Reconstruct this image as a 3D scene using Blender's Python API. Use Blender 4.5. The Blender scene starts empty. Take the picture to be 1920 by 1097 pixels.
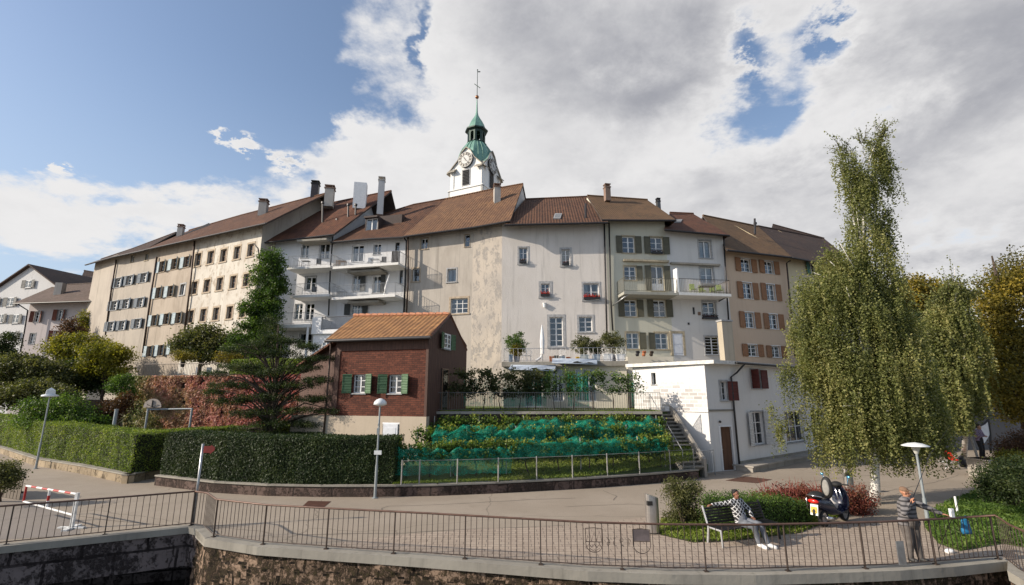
import bpy, bmesh, math, random
import numpy as np
from mathutils import Vector, Matrix, noise as mnoise
R = math.radians
rng = np.random.default_rng(7); random.seed(7)
sc = bpy.context.scene; COL = sc.collection
# ------------------------------------------------------------ camera
FPX, PITCH, CZ = 900.0, R(12.04), 4.05
cam = bpy.data.cameras.new('camera'); cam.sensor_width = 36; cam.lens = FPX/1920*36
cam.clip_start = .1; cam.clip_end = 3000
co = bpy.data.objects.new('camera', cam); COL.objects.link(co)
co.location = (0, 0, CZ); co.rotation_euler = (R(90)+PITCH, 0, 0); sc.camera = co
# ------------------------------------------------------------ light
SUN_AZ, SUN_EL = R(-80), R(26)          # azimuth measured from +Y towards +X
sv = Vector((math.sin(SUN_AZ)*math.cos(SUN_EL), math.cos(SUN_AZ)*math.cos(SUN_EL), math.sin(SUN_EL)))
sv = Vector((-math.cos(R(14))*math.cos(SUN_EL), -math.sin(R(14))*math.cos(SUN_EL), math.sin(SUN_EL)))
sl = bpy.data.lights.new('sun', 'SUN'); sl.energy = 5; sl.angle = R(.55); sl.color = (1, .89, .75)
so = bpy.data.objects.new('sun', sl); COL.objects.link(so); so.rotation_euler = sv.to_track_quat('Z', 'Y').to_euler()
sc.view_settings.view_transform = 'Standard'; sc.view_settings.look = 'None'
sc.view_settings.exposure = 0.28; sc.view_settings.gamma = 1

CP, SP = math.cos(PITCH), math.sin(PITCH)
def ray(px, py):
    x, y = px-960, 548.5-py
    return Vector((x, FPX*CP-y*SP, FPX*SP+y*CP))
def at(px, py, D):                       # point seen at a pixel, D metres ahead
    r = ray(px, py); return Vector((r.x*D/r.y, D, CZ+r.z*D/r.y))
def gnd(px, py, z=0.0):
    r = ray(px, py); k = (z-CZ)/r.z; return Vector((r.x*k, r.y*k, z))

# ------------------------------------------------------------ node helper
class NT:
    def __init__(s, tree): s.t = tree; s.n = tree.nodes; s.l = tree.links
    def new(s, ty, **kw):
        n = s.n.new(ty)
        for k, v in kw.items():
            if k.startswith('_'): setattr(n, k[1:], v)
        return n
    def inp(s, sock, v):
        if hasattr(v, 'is_output') or isinstance(v, bpy.types.NodeSocket): s.l.new(v, sock)
        elif v is not None:
            if sock.type == 'RGBA' and len(v) == 3: v = (*v, 1)
            sock.default_value = v
    def math(s, op, a, b=None, c=None, clamp=False):
        n = s.n.new('ShaderNodeMath'); n.operation = op; n.use_clamp = clamp
        s.inp(n.inputs[0], a); s.inp(n.inputs[1], b); s.inp(n.inputs[2], c); return n.outputs[0]
    def vmath(s, op, a, b=None):
        n = s.n.new('ShaderNodeVectorMath'); n.operation = op
        s.inp(n.inputs[0], a); s.inp(n.inputs[1], b); return n.outputs[0]
    def noise(s, vec, scale, detail=3, rough=.55, dist=0):
        n = s.n.new('ShaderNodeTexNoise'); s.inp(n.inputs['Vector'], vec)
        n.inputs['Scale'].default_value = scale; n.inputs['Detail'].default_value = detail
        n.inputs['Roughness'].default_value = rough; n.inputs['Distortion'].default_value = dist; return n.outputs[0]
    def mix(s, f, a, b, mode='MIX'):
        n = s.n.new('ShaderNodeMix'); n.data_type = 'RGBA'; n.blend_type = mode; n.clamp_factor = True
        s.inp(n.inputs[0], f); s.inp(n.inputs[6], a); s.inp(n.inputs[7], b); return n.outputs[2]
    def ss(s, v, a, b, lo=0., hi=1.):
        n = s.n.new('ShaderNodeMapRange'); n.interpolation_type = 'SMOOTHSTEP'
        s.inp(n.inputs[0], v); n.inputs[1].default_value = a; n.inputs[2].default_value = b
        n.inputs[3].default_value = lo; n.inputs[4].default_value = hi; return n.outputs[0]
    def scale(s, vec, sx, sy, sz):
        n = s.n.new('ShaderNodeMapping'); s.inp(n.inputs[0], vec); n.inputs[3].default_value = (sx, sy, sz); return n.outputs[0]
    def bump(s, h, strength=.3, dist=.02, normal=None):
        n = s.n.new('ShaderNodeBump'); s.inp(n.inputs['Height'], h); n.inputs['Strength'].default_value = strength
        n.inputs['Distance'].default_value = dist
        if normal: s.l.new(normal, n.inputs['Normal'])
        return n.outputs[0]

# ------------------------------------------------------------ sky
w = bpy.data.worlds.new('World'); sc.world = w; w.use_nodes = True
N = NT(w.node_tree); N.n.clear()
tc = N.new('ShaderNodeTexCoord').outputs['Generated']
sky = N.n.new('ShaderNodeTexSky'); sky.sky_type = 'NISHITA'; sky.sun_disc = False
sky.sun_elevation = SUN_EL; sky.sun_rotation = math.atan2(sv.x, sv.y); sky.air_density = 1.0; sky.dust_density = 1.3; sky.ozone_density = 1.2
sx = N.n.new('ShaderNodeSeparateXYZ'); N.l.new(tc, sx.inputs[0]); X, Y, Z = sx.outputs
az0 = N.math('ARCTAN2', X, Y); el0 = N.math('ARCSINE', Z)
zz = N.math('ADD', N.math('MAXIMUM', Z, 0.0), .28)
cb = N.n.new('ShaderNodeCombineXYZ'); N.l.new(N.math('DIVIDE', X, zz), cb.inputs[0]); N.l.new(N.math('DIVIDE', Y, zz), cb.inputs[1]); N.l.new(N.math('MULTIPLY', Z, .6), cb.inputs[2])
P = cb.outputs[0]
nh = N.noise(P, 15, 5, .65)
wn = N.noise(P, 3.2, 6, .65, .2); wm = N.noise(N.vmath('ADD', P, (7.3, 2.1, 4.4)), 3.2, 6, .65, .2)
az = N.math('ADD', az0, N.math('MULTIPLY', N.math('SUBTRACT', wn, .5), .42)); el = N.math('ADD', el0, N.math('MULTIPLY', N.math('SUBTRACT', wm, .5), .26))
def dirazel(px, py):
    r = ray(px, py).normalized(); return math.atan2(r.x, r.y), math.asin(r.z)
def blob(px, py, spx, spy, amp):
    a, e = dirazel(px, py); sa = spx/FPX; se = spy/FPX
    q = N.math('ADD', N.math('POWER', N.math('ABSOLUTE', N.math('DIVIDE', N.math('SUBTRACT', az, a), sa)), 2.0),
               N.math('POWER', N.math('ABSOLUTE', N.math('DIVIDE', N.math('SUBTRACT', el, e), se)), 2.0))
    return N.math('MULTIPLY', N.math('EXPONENT', N.math('MULTIPLY', q, -1.0)), amp)
def wisp(px, py, spx, spy, amp):
    a, e = dirazel(px, py); q = N.math('ADD', N.math('POWER', N.math('ABSOLUTE', N.math('DIVIDE', N.math('SUBTRACT', az0, a), spx/FPX)), 2.0), N.math('POWER', N.math('ABSOLUTE', N.math('DIVIDE', N.math('SUBTRACT', el0, e), spy/FPX)), 2.0))
    return N.math('MULTIPLY', N.math('EXPONENT', N.math('MULTIPLY', q, -1.0)), N.math('MULTIPLY', N.ss(nh, .4, .62), amp))
def total(lst):
    t = lst[0]
    for q in lst[1:]: t = N.math('ADD', t, q)
    return t
n1 = N.noise(P, 2.1, 9, .6, .25); n2 = N.noise(P, 6.5, 6, .62, .1); n3 = N.noise(P, 1.1, 4, .5, .3)
cover = total([N.math('MULTIPLY', N.math('SUBTRACT', n1, .5), 1.7), N.math('MULTIPLY', N.math('SUBTRACT', n2, .5), .7), N.math('MULTIPLY', N.math('SUBTRACT', nh, .5), .3),
    blob(1080, 60, 360, 300, .6), blob(1200, 330, 560, 150, .34), blob(1830, 330, 300, 300, .5), blob(700, 290, 110, 70, .42),
    blob(300, 385, 300, 75, .7), blob(60, 420, 240, 60, .6), blob(1760, 60, 260, 120, .4), blob(660, 90, 70, 90, .15), blob(450, 275, 70, 22, .3), blob(850, 330, 200, 90, .3),
    blob(300, 110, 330, 240, -.6), blob(1425, 220, 120, 55, -.75), blob(1500, 110, 90, 60, -.36), blob(1225, 300, 90, 30, -.2), blob(1640, 215, 80, 25, -.4), blob(60, 200, 200, 220, -.4), blob(560, 180, 60, 70, -.35), blob(1560, 430, 120, 60, -.1), blob(790, 60, 20, 40, -.5)])
cover = N.math('ADD', cover, N.ss(az, -.35, .0, -.14, .0))
cover = total([cover]+[wisp(*a) for a in ((373, 192, 24, 14, 1.25), (418, 256, 34, 18, 1.0), (466, 277, 14, 16, 1.1), (567, 88, 10, 16, 1.3), (613, 140, 18, 10, 1.4), (540, 300, 40, 10, 1.2), (530, 322, 14, 8, 1.2), (110, 312, 16, 8, 1.3), (1400, 90, 40, 60, -.6), (1560, 60, 50, 50, -.6))])
alpha = N.ss(cover, -.06, .34)
thick = N.ss(cover, .1, .9)
dark = total([blob(1200, 130, 260, 85, .62), blob(1000, 50, 200, 80, .2), blob(1450, 350, 400, 70, .35), blob(1880, 50, 180, 110, .45), blob(1780, 470, 300, 80, .6), blob(1350, 500, 600, 80, .35), blob(350, 430, 200, 25, .3), blob(1700, 260, 200, 40, .2)])
dark = N.math('ADD', dark, N.math('MULTIPLY', N.math('SUBTRACT', n3, .5), 1.4))
dark = N.math('ADD', dark, N.math('MULTIPLY', N.math('SUBTRACT', .5, n2), 1.1)); dark = N.math('ADD', dark, N.math('MULTIPLY', N.math('SUBTRACT', .5, nh), .35))
dark = N.math('MULTIPLY', N.ss(dark, -.15, .85), thick)
ccol = N.mix(dark, (1.02, 1.01, 1.01), (.43, .44, .49))
ccol = N.mix(1.0, ccol, (9.6, 9.6, 9.6), 'MULTIPLY')
skyc = N.mix(1.0, sky.outputs[0], (2.0, 2.0, 2.05), 'MULTIPLY')
haze = N.ss(el0, .0, .62, .75, .05)
skyc = N.mix(haze, skyc, (5.6, 6.9, 8.6))
allc = N.mix(alpha, skyc, ccol)
bg = N.n.new('ShaderNodeBackground'); N.l.new(allc, bg.inputs[0]); bg.inputs[1].default_value = .071
ow = N.n.new('ShaderNodeOutputWorld'); N.l.new(bg.outputs[0], ow.inputs[0])

# ------------------------------------------------------------ materials
MATS = {}
def mat(name, fn):
    if name in MATS: return MATS[name]
    m = bpy.data.materials.new(name); m.use_nodes = True; n = NT(m.node_tree)
    b = n.n['Principled BSDF']; fn(n, b, n.n['Material Output']); MATS[name] = m; return m
def obc(n): return n.new('ShaderNodeNewGeometry').outputs['Position']
def uvc(n): return n.new('ShaderNodeUVMap', _uv_map='UV').outputs[0]
def sep(n, v):
    s = n.n.new('ShaderNodeSeparateXYZ'); n.l.new(v, s.inputs[0]); return s.outputs
def plain(name, c, rough=.6, metal=0, var=.12, spec=.4, sc_=6.):
    def f(n, b, o):
        p = obc(n); q = n.noise(p, sc_, 4)
        d = tuple(x*(1-var*2) for x in c)
        n.inp(b.inputs['Base Color'], n.mix(n.ss(q, .3, .7), d, tuple(min(1, x*(1+var)) for x in c)))
        b.inputs['Roughness'].default_value = rough; b.inputs['Metallic'].default_value = metal
        b.inputs['Specular IOR Level'].default_value = spec
    return mat(name, f)
def plaster(name, c, c2=None, stain=.5, bump=.35, patch=0, pc=(.3, .27, .24)):
    c2 = c2 or tuple(x*.72 for x in c)
    def f(n, b, o):
        p = obc(n)
        big = n.noise(n.scale(p, 1, 1, .6), .55, 5, .6, .6); fine = n.noise(p, 9, 5, .7)
        streak = n.noise(n.scale(p, 2.2, 2.2, .12), 1.3, 5, .65)
        col = n.mix(n.ss(big, .36, .72, 0, stain), c, c2)
        col = n.mix(n.ss(streak, .52, .74, 0, stain*.9), col, tuple(x*.5 for x in c)); st2 = n.noise(n.scale(p, 5, 5, .22), 1.6, 4, .6); col = n.mix(n.ss(st2, .56, .8, 0, stain*.5), col, tuple(x*.6 for x in c))
        col = n.mix(n.ss(fine, .5, .9, 0, .25), col, tuple(x*.6 for x in c))
        h = n.math('ADD', fine, n.math('MULTIPLY', big, 1.5))
        if patch:
            pn = n.noise(n.scale(p, 1.3, 1.3, .7), 1.4, 9, .78, .15)
            m = n.ss(pn, .62-patch*.12, .66-patch*.1)
            col = n.mix(n.math('MULTIPLY', m, .8), col, pc); h = n.math('SUBTRACT', h, n.math('MULTIPLY', m, .8))
        n.inp(b.inputs['Base Color'], col); b.inputs['Roughness'].default_value = .9; b.inputs['Specular IOR Level'].default_value = .2
        n.inp(b.inputs['Normal'], n.bump(h, bump, .03))
    return mat(name, f)
def tiles(name, c1, c2, c3, period=.24, row=.36, wave=1.0):
    def f(n, b, o):
        uv = uvc(n); u, v, _ = sep(n, uv)
        p = obc(n)
        wu = n.math('SINE', n.math('MULTIPLY', u, 2*math.pi/period))
        rv = n.math('FRACT', n.math('DIVIDE', v, row))
        cell = n.n.new('ShaderNodeTexWhiteNoise'); cell.noise_dimensions = '2D'
        cc = n.n.new('ShaderNodeCombineXYZ'); n.l.new(n.math('FLOOR', n.math('DIVIDE', u, period)), cc.inputs[0]); n.l.new(n.math('FLOOR', n.math('DIVIDE', v, row)), cc.inputs[1])
        n.l.new(cc.outputs[0], cell.inputs[0])
        big = n.noise(p, .5, 5, .6); mid = n.noise(p, 3.5, 4, .7)
        col = n.mix(n.ss(big, .35, .68), c1, c2)
        col = n.mix(n.math('MULTIPLY', cell.outputs[0], .75), col, c3); col = n.mix(n.ss(n.noise(p, 1.3, 6, .7), .54, .7, 0, .3), col, (.1, .075, .045))
        col = n.mix(n.ss(mid, .5, .8, 0, .45), col, tuple(x*.45 for x in c1))
        groove = n.ss(wu, -1, -.35, .42, 0)
        col = n.mix(groove, col, tuple(x*.35 for x in c1))
        col = n.mix(n.ss(rv, 0, .14, .4, 0), col, tuple(x*.35 for x in c1))
        h = n.math('ADD', n.math('MULTIPLY', wu, .5*wave), n.math('MULTIPLY', rv, -.8))
        n.inp(b.inputs['Base Color'], col); b.inputs['Roughness'].default_value = .85; b.inputs['Specular IOR Level'].default_value = .25
        n.inp(b.inputs['Normal'], n.bump(n.math('ADD', h, n.math('MULTIPLY', cell.outputs[0], .5)), .7, .05))
    return mat(name, f)
def glassmat():
    def f(n, b, o):
        b.inputs['Base Color'].default_value = (.015, .02, .025, 1); b.inputs['Roughness'].default_value = .04; b.inputs['Specular IOR Level'].default_value = 1.0
        p = obc(n); n.inp(b.inputs['Normal'], n.bump(n.noise(p, 1.2, 2), .06, .05))
        t = n.n.new('ShaderNodeBsdfTransparent'); t.inputs[0].default_value = (.6, .66, .7, 1)
        g = n.n.new('ShaderNodeBsdfGlossy'); g.inputs['Roughness'].default_value = .03; g.inputs[0].default_value = (.8, .85, .9, 1)
        fr = n.n.new('ShaderNodeFresnel'); fr.inputs[0].default_value = 1.6
        m = n.n.new('ShaderNodeMixShader'); n.l.new(n.math('ADD', fr.outputs[0], .09, clamp=True), m.inputs[0]); n.l.new(t.outputs[0], m.inputs[1]); n.l.new(g.outputs[0], m.inputs[2])
        n.l.new(m.outputs[0], o.inputs[0])
    return mat('window_glass', f)
def louvre(name, c):
    def f(n, b, o):
        p = obc(n); _, _, z = sep(n, p)
        s = n.math('SINE', n.math('MULTIPLY', z, 2*math.pi/.085))
        q = n.noise(p, 5, 4)
        col = n.mix(n.ss(q, .35, .7, 0, .6), c, tuple(x*.7 for x in c)); col = n.mix(n.ss(s, -1, 0, .5, 0), col, tuple(x*.4 for x in c))
        n.inp(b.inputs['Base Color'], col); b.inputs['Roughness'].default_value = .6; n.inp(b.inputs['Normal'], n.bump(s, .5, .02))
    return mat(name, f)
def boards(name, c, step=.16, vertical=True):
    def f(n, b, o):
        uv = uvc(n); u, v, _ = sep(n, uv); a = u if vertical else v
        q = n.math('FRACT', n.math('DIVIDE', a, step)); p = obc(n)
        g = n.ss(q, 0, .12, 1, 0); nn = n.noise(n.scale(uv, 6 if vertical else .6, .6 if vertical else 6, 1), 2, 5)
        col = n.mix(n.ss(nn, .3, .7), tuple(x*.7 for x in c), c); col = n.mix(g, col, tuple(x*.25 for x in c))
        n.inp(b.inputs['Base Color'], col); b.inputs['Roughness'].default_value = .75; n.inp(b.inputs['Normal'], n.bump(n.math('SUBTRACT', nn, g), .5, .02))
    return mat(name, f)
def brickmat(name, c1, c2, mc, w_=.24, h_=.075, mortar=.012, var=1.0, off=.5):
    def f(n, b, o):
        uv = uvc(n); t = n.n.new('ShaderNodeTexBrick'); n.l.new(uv, t.inputs[0])
        t.inputs['Color1'].default_value = (*c1, 1); t.inputs['Color2'].default_value = (*c2, 1); t.inputs['Mortar'].default_value = (*mc, 1)
        t.inputs['Scale'].default_value = 1; t.inputs['Mortar Size'].default_value = mortar; t.inputs['Brick Width'].default_value = w_; t.inputs['Row Height'].default_value = h_; t.inputs['Bias'].default_value = 0
        t.inputs['Mortar Smooth'].default_value = .3; t.offset = off
        p = obc(n); q = n.noise(p, 1.2, 5, .65); r = n.noise(p, 14, 3)
        col = n.mix(n.ss(q, .4, .75, 0, .5*var), t.outputs[0], tuple(x*.45 for x in c1)); col = n.mix(n.ss(r, .4, .8, 0, .4*var), col, tuple(min(1, x*1.6) for x in c2))
        n.inp(b.inputs['Base Color'], col); b.inputs['Roughness'].default_value = .85; b.inputs['Specular IOR Level'].default_value = .25
        n.inp(b.inputs['Normal'], n.bump(n.math('SUBTRACT', n.math('MULTIPLY', r, .5), t.outputs[1]), .6, .03))
    return mat(name, f)
def leafmat(name, cols, trans=.35):
    def f(n, b, o):
        a = n.new('ShaderNodeAttribute', _attribute_name='rnd').outputs['Fac']
        r = n.n.new('ShaderNodeValToRGB'); n.l.new(a, r.inputs[0]); e = r.color_ramp.elements
        while len(e) < len(cols): e.new(.5)
        for i, c in enumerate(cols): e[i].position = i/(len(cols)-1); e[i].color = (*c, 1)
        p = obc(n); q = n.noise(p, 1.1, 3)
        col = n.mix(n.ss(q, .35, .7, 0, .35), r.outputs[0], tuple(x*.55 for x in cols[0]))
        n.inp(b.inputs['Base Color'], col); b.inputs['Roughness'].default_value = .55; b.inputs['Specular IOR Level'].default_value = .3
        t = n.n.new('ShaderNodeBsdfTranslucent'); n.inp(t.inputs[0], n.mix(1.0, col, (1.5, 1.6, .8), 'MULTIPLY'))
        m = n.n.new('ShaderNodeMixShader'); m.inputs[0].default_value = trans
        n.l.new(b.outputs[0], m.inputs[1]); n.l.new(t.outputs[0], m.inputs[2]); n.l.new(m.outputs[0], o.inputs[0])
    return mat(name, f)

# ------------------------------------------------------------ mesh builder
class MB:
    def __init__(s): s.v = []; s.f = []; s.m = []
    def add(s, vs, fs, mi=0):
        k = len(s.v); s.v += [tuple(p) for p in vs]; s.f += [tuple(i+k for i in f) for f in fs]; s.m += [mi]*len(fs); return s
    def quad(s, a, b, c, d, mi=0): return s.add([a, b, c, d], [(0, 1, 2, 3)], mi)
    def poly(s, pts, mi=0): return s.add(pts, [tuple(range(len(pts)))], mi)
    def hexa(s, p, mi=0):                # p: bottom 4 ccw, top 4 ccw
        return s.add(p, [(3, 2, 1, 0), (4, 5, 6, 7), (0, 1, 5, 4), (1, 2, 6, 5), (2, 3, 7, 6), (3, 0, 4, 7)], mi)
    def box(s, c, d, rz=0, mi=0, tilt=None):
        ca, sa = math.cos(rz), math.sin(rz); ps = []
        for z in (-.5, .5):
            for x, y in ((-.5, -.5), (.5, -.5), (.5, .5), (-.5, .5)):
                q = Vector((x*d[0], y*d[1], z*d[2]))
                if tilt: q = tilt @ q
                ps.append((c[0]+q.x*ca-q.y*sa, c[1]+q.x*sa+q.y*ca, c[2]+q.z))
        return s.hexa(ps, mi)
    def slab(s, top, th, mi=0, mib=None):   # top polygon (ccw from above), thickness down
        n = len(top); b = [(p[0], p[1], p[2]-th) for p in top]
        s.add(top, [tuple(range(n))], mi)
        s.add(list(top)+b, [tuple(range(2*n-1, n-1, -1))]+[((i+1) % n, i, n+i, n+(i+1) % n) for i in range(n)], mi if mib is None else mib)
        return s
    def tube(s, p0, p1, r0, r1=None, n=8, mi=0, cap=True):
        return s.path([p0, p1], [r0, r0 if r1 is None else r1], n, mi, cap)
    def path(s, pts, rad, n=8, mi=0, cap=True):
        pts = [Vector(p) for p in pts]
        if not isinstance(rad, (list, tuple)): rad = [rad]*len(pts)
        vs = []; up = None
        for i, p in enumerate(pts):
            d = (pts[min(i+1, len(pts)-1)]-pts[max(i-1, 0)]).normalized()
            if up is None: up = Vector((0, 0, 1)) if abs(d.z) < .9 else Vector((1, 0, 0))
            a = d.cross(up).normalized(); b = a.cross(d).normalized(); up = b
            for k in range(n):
                t = 2*math.pi*k/n; vs.append(p+(a*math.cos(t)+b*math.sin(t))*rad[i])
        fs = [(i*n+k, i*n+(k+1) % n, (i+1)*n+(k+1) % n, (i+1)*n+k) for i in range(len(pts)-1) for k in range(n)]
        if cap: fs += [tuple(range(n-1, -1, -1)), tuple((len(pts)-1)*n+k for k in range(n))]
        return s.add(vs, fs, mi)
    def ell(s, c, r, seg=12, rings=8, mi=0, M=None):
        vs = []; 
        for i in range(rings+1):
            t = math.pi*i/rings
            for k in range(seg):
                a = 2*math.pi*k/seg; q = Vector((math.sin(t)*math.cos(a)*r[0], math.sin(t)*math.sin(a)*r[1], math.cos(t)*r[2]))
                if M: q = M @ q
                vs.append(q+Vector(c))
        fs = [(i*seg+k, (i+1)*seg+k, (i+1)*seg+(k+1) % seg, i*seg+(k+1) % seg) for i in range(rings) for k in range(seg)]
        return s.add(vs, fs, mi)
    def lathe(s, c, prof, n=16, mi=0, rot=0):
        vs = [(c[0]+r*math.cos(2*math.pi*k/n+rot), c[1]+r*math.sin(2*math.pi*k/n+rot), c[2]+z) for r, z in prof for k in range(n)]
        fs = [(i*n+k, i*n+(k+1) % n, (i+1)*n+(k+1) % n, (i+1)*n+k) for i in range(len(prof)-1) for k in range(n)]
        return s.add(vs, fs, mi)
ORG = {}
def autouv(me):
    uvl = me.uv_layers.new(name='UV'); nl = len(me.loops)
    co_ = np.empty(len(me.vertices)*3); me.vertices.foreach_get('co', co_); co_ = co_.reshape(-1, 3)
    li = np.empty(nl, dtype=np.int32); me.loops.foreach_get('vertex_index', li)
    nf = len(me.polygons); nr = np.empty(nf*3); me.polygons.foreach_get('normal', nr); nr = nr.reshape(-1, 3)
    tot = np.empty(nf, dtype=np.int32); me.polygons.foreach_get('loop_total', tot)
    fn = np.repeat(nr, tot, axis=0); t = np.cross([0, 0, 1.], fn); ln = np.linalg.norm(t, axis=1)
    flat = ln < .05; t[flat] = (1, 0, 0); ln[flat] = 1; t /= ln[:, None]; b = np.cross(fn, t)
    p = co_[li]; uv = np.stack([(p*t).sum(1), (p*b).sum(1)], 1); uvl.data.foreach_set('uv', uv.ravel())
def link(name, me, parent=None, org=None):
    o = bpy.data.objects.new(name, me); COL.objects.link(o)
    if parent is not None:
        o.parent = parent; ORG[o.name] = ORG[parent.name]
    else:
        ORG[o.name] = Vector(org) if org is not None else Vector((0, 0, 0)); o.location = ORG[o.name]
    return o
def obj(name, mb, mats, parent=None, smooth=False, uv=True, weld=False):
    if not isinstance(mats, (list, tuple)): mats = [mats]
    V = np.array(mb.v, dtype=float)
    if parent is not None: og = ORG[parent.name]
    else:
        lo = V.min(0); hi = V.max(0); og = Vector(((lo[0]+hi[0])/2, (lo[1]+hi[1])/2, lo[2]))
    V = V-np.array(og)
    me = bpy.data.meshes.new(name); me.from_pydata(V.tolist(), [], mb.f)
    for m in mats: me.materials.append(m)
    me.polygons.foreach_set('material_index', mb.m)
    if weld:
        bm = bmesh.new(); bm.from_mesh(me); bmesh.ops.remove_doubles(bm, verts=bm.verts, dist=1e-4); bmesh.ops.recalc_face_normals(bm, faces=bm.faces); bm.to_mesh(me); bm.free()
    if smooth: me.polygons.foreach_set('use_smooth', [True]*len(me.polygons))
    me.update()
    if uv: autouv(me)
    return link(name, me, parent, og)
def root(name, loc): return link(name, None, None, loc)
def tag(o, label=None, cat=None, group=None, kind=None):
    if label: o['label'] = label
    if cat: o['category'] = cat
    if group: o['group'] = group
    if kind: o['kind'] = kind
    return o
def copytree(o, loc=None, parent=None):
    c = o.copy(); COL.objects.link(c); c.parent = parent
    if loc is not None: c.location = loc
    for ch in list(o.children): copytree(ch, None, c)
    return c
def leaves(name, C, size, m, parent=None, flat=0., org=None, aspect=.6, rnd=None, nrm=None, jitter=1.):
    C = np.asarray(C, dtype=float); n = len(C)
    if n == 0: return None
    nn = rng.normal(size=(n, 3)); 
    if nrm is not None: nn = nn*jitter+np.asarray(nrm)*1.0
    nn[:, 2] = nn[:, 2]+flat; nn /= np.linalg.norm(nn, axis=1)[:, None]
    t = np.cross(nn, rng.normal(size=(n, 3))); t /= np.linalg.norm(t, axis=1)[:, None]; b = np.cross(nn, t)
    sz = (size*(.6+.8*rng.random(n)))[:, None]
    og = np.array(ORG[parent.name]) if parent is not None else np.array(org if org is not None else (C[:, 0].mean(), C[:, 1].mean(), C[:, 2].min()))
    C = C-og
    V = np.stack([C-t*sz, C-b*sz*aspect, C+t*sz, C+b*sz*aspect], 1).reshape(-1, 3)
    me = bpy.data.meshes.new(name); me.vertices.add(4*n); me.loops.add(4*n); me.polygons.add(n)
    me.vertices.foreach_set('co', V.ravel()); me.loops.foreach_set('vertex_index', np.arange(4*n, dtype=np.int32))
    me.polygons.foreach_set('loop_start', np.arange(0, 4*n, 4, dtype=np.int32)); me.polygons.foreach_set('loop_total', np.full(n, 4, dtype=np.int32))
    at_ = me.attributes.new('rnd', 'FLOAT', 'FACE')
    r = rng.random(n) if rnd is None else np.clip(rnd, 0, 1); at_.data.foreach_set('value', r.astype(np.float32))
    me.materials.append(m); me.update(); me.validate()
    return link(name, me, parent, Vector(og))
# ------------------------------------------------------------ common materials
GL = glassmat()
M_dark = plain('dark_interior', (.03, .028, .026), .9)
M_curt = plain('curtain_cloth', (.62, .6, .56), .9, var=.1)
M_wf = plain('white_window_paint', (.75, .75, .74), .5, var=.05)
M_brf = plain('brown_window_wood', (.2, .12, .075), .6)
M_stone = plain('grey_stone_trim', (.36, .36, .36), .85)
M_sand = plain('sandstone_trim', (.4, .34, .24), .85)
M_tanst = plain('tan_stone_trim', (.42, .34, .25), .85)
M_gut = plain('dark_gutter_metal', (.035, .033, .035), .45, .3)
M_brgut = plain('brown_copper_pipe', (.07, .045, .035), .5, .4)
M_steel = plain('galvanised_steel', (.4, .41, .42), .4, .8, var=.08)
M_rail = plain('dark_rail_metal', (.1, .085, .075), .5, .5)
M_ch = plaster('chimney_plaster', (.45, .42, .38), stain=.6)
M_chb = brickmat('chimney_brick', (.2, .12, .09), (.26, .16, .12), (.25, .23, .2))
M_white = plain('white_render', (.74, .74, .74), .8, var=.04)
M_conc = plaster('concrete', (.36, .33, .29), (.22, .2, .17), .7)
M_cap = plaster('cap_concrete', (.3, .28, .24), (.2, .185, .16), .8)
M_soffit = boards('dark_soffit_boards', (.07, .05, .04))

class Fac:
    def __init__(s, A, B):
        s.A = Vector((A[0], A[1], 0)); s.B = Vector((B[0], B[1], 0)); s.L = (s.B-s.A).length
        s.t = (s.B-s.A)/s.L; s.n = Vector((s.t.y, -s.t.x, 0))
    def sh(s, d): return Fac(s.A+s.n*d, s.B+s.n*d)
    def hit(s, px, py):
        r = ray(px, py); den = r.dot(s.n); k = (s.A-Vector((0, 0, 0))).dot(s.n)/den
        q = Vector((0, 0, CZ))+r*k; return (q-s.A).dot(s.t), q.z
    def hitp(s, px, py): u, z = s.hit(px, py); return s.P(u, z)
    def P(s, u, z, d=0.): q = s.A+s.t*u+s.n*d; return Vector((q.x, q.y, z))
    def rect(s, px, py, w_, h_):
        uc, zc = s.hit(px, py); ul = s.hit(px-w_/2, py)[0]; ur = s.hit(px+w_/2, py)[0]; zt = s.hit(px, py-h_/2)[1]; zb = s.hit(px, py+h_/2)[1]
        return (ul, ur, zb, zt)
    def box(s, mb, u0, u1, z0, z1, d0, d1, mi=0):   # d0<d1 outward
        P = s.P; mb.hexa([P(u0, z0, d1), P(u1, z0, d1), P(u1, z0, d0), P(u0, z0, d0), P(u0, z1, d1), P(u1, z1, d1), P(u1, z1, d0), P(u0, z1, d0)], mi)

def wall_grid(mb, F, z0, topz, holes, mi=0, depth=.22, mir=None):
    """front wall with real openings; topz(u) gives the wall's top"""
    hs = [h for h in holes if h[0] > .02 and h[1] < F.L-.02]
    us = sorted(set([0, F.L]+[h[0] for h in hs]+[h[1] for h in hs])); zm = max([h[3] for h in hs]+[z0+.5])+.02
    zs = sorted(set([z0, zm]+[h[2] for h in hs if h[2] > z0]+[h[3] for h in hs]))
    for a, b in zip(us, us[1:]):
        if b-a < 1e-4: continue
        for c, d in zip(zs, zs[1:]):
            uc, zc = (a+b)/2, (c+d)/2
            if any(h[0] < uc < h[1] and h[2] < zc < h[3] for h in hs): continue
            mb.quad(F.P(a, c), F.P(b, c), F.P(b, d), F.P(a, d), mi)
        ta, tb = max(topz(a), zm), max(topz(b), zm)
        mb.quad(F.P(a, zm), F.P(b, zm), F.P(b, tb), F.P(a, ta), mi)
    mr = mi if mir is None else mir
    for (a, b, c, d) in hs:
        q = depth; P_ = F.P
        mb.quad(P_(a, c), P_(a, d), P_(a, d, -q), P_(a, c, -q), mr); mb.quad(P_(b, d), P_(b, c), P_(b, c, -q), P_(b, d, -q), mr)
        mb.quad(P_(a, c, -q), P_(b, c, -q), P_(b, c), P_(a, c), mr); mb.quad(P_(a, d), P_(b, d), P_(b, d, -q), P_(a, d, -q), mr)
    return hs

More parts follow.
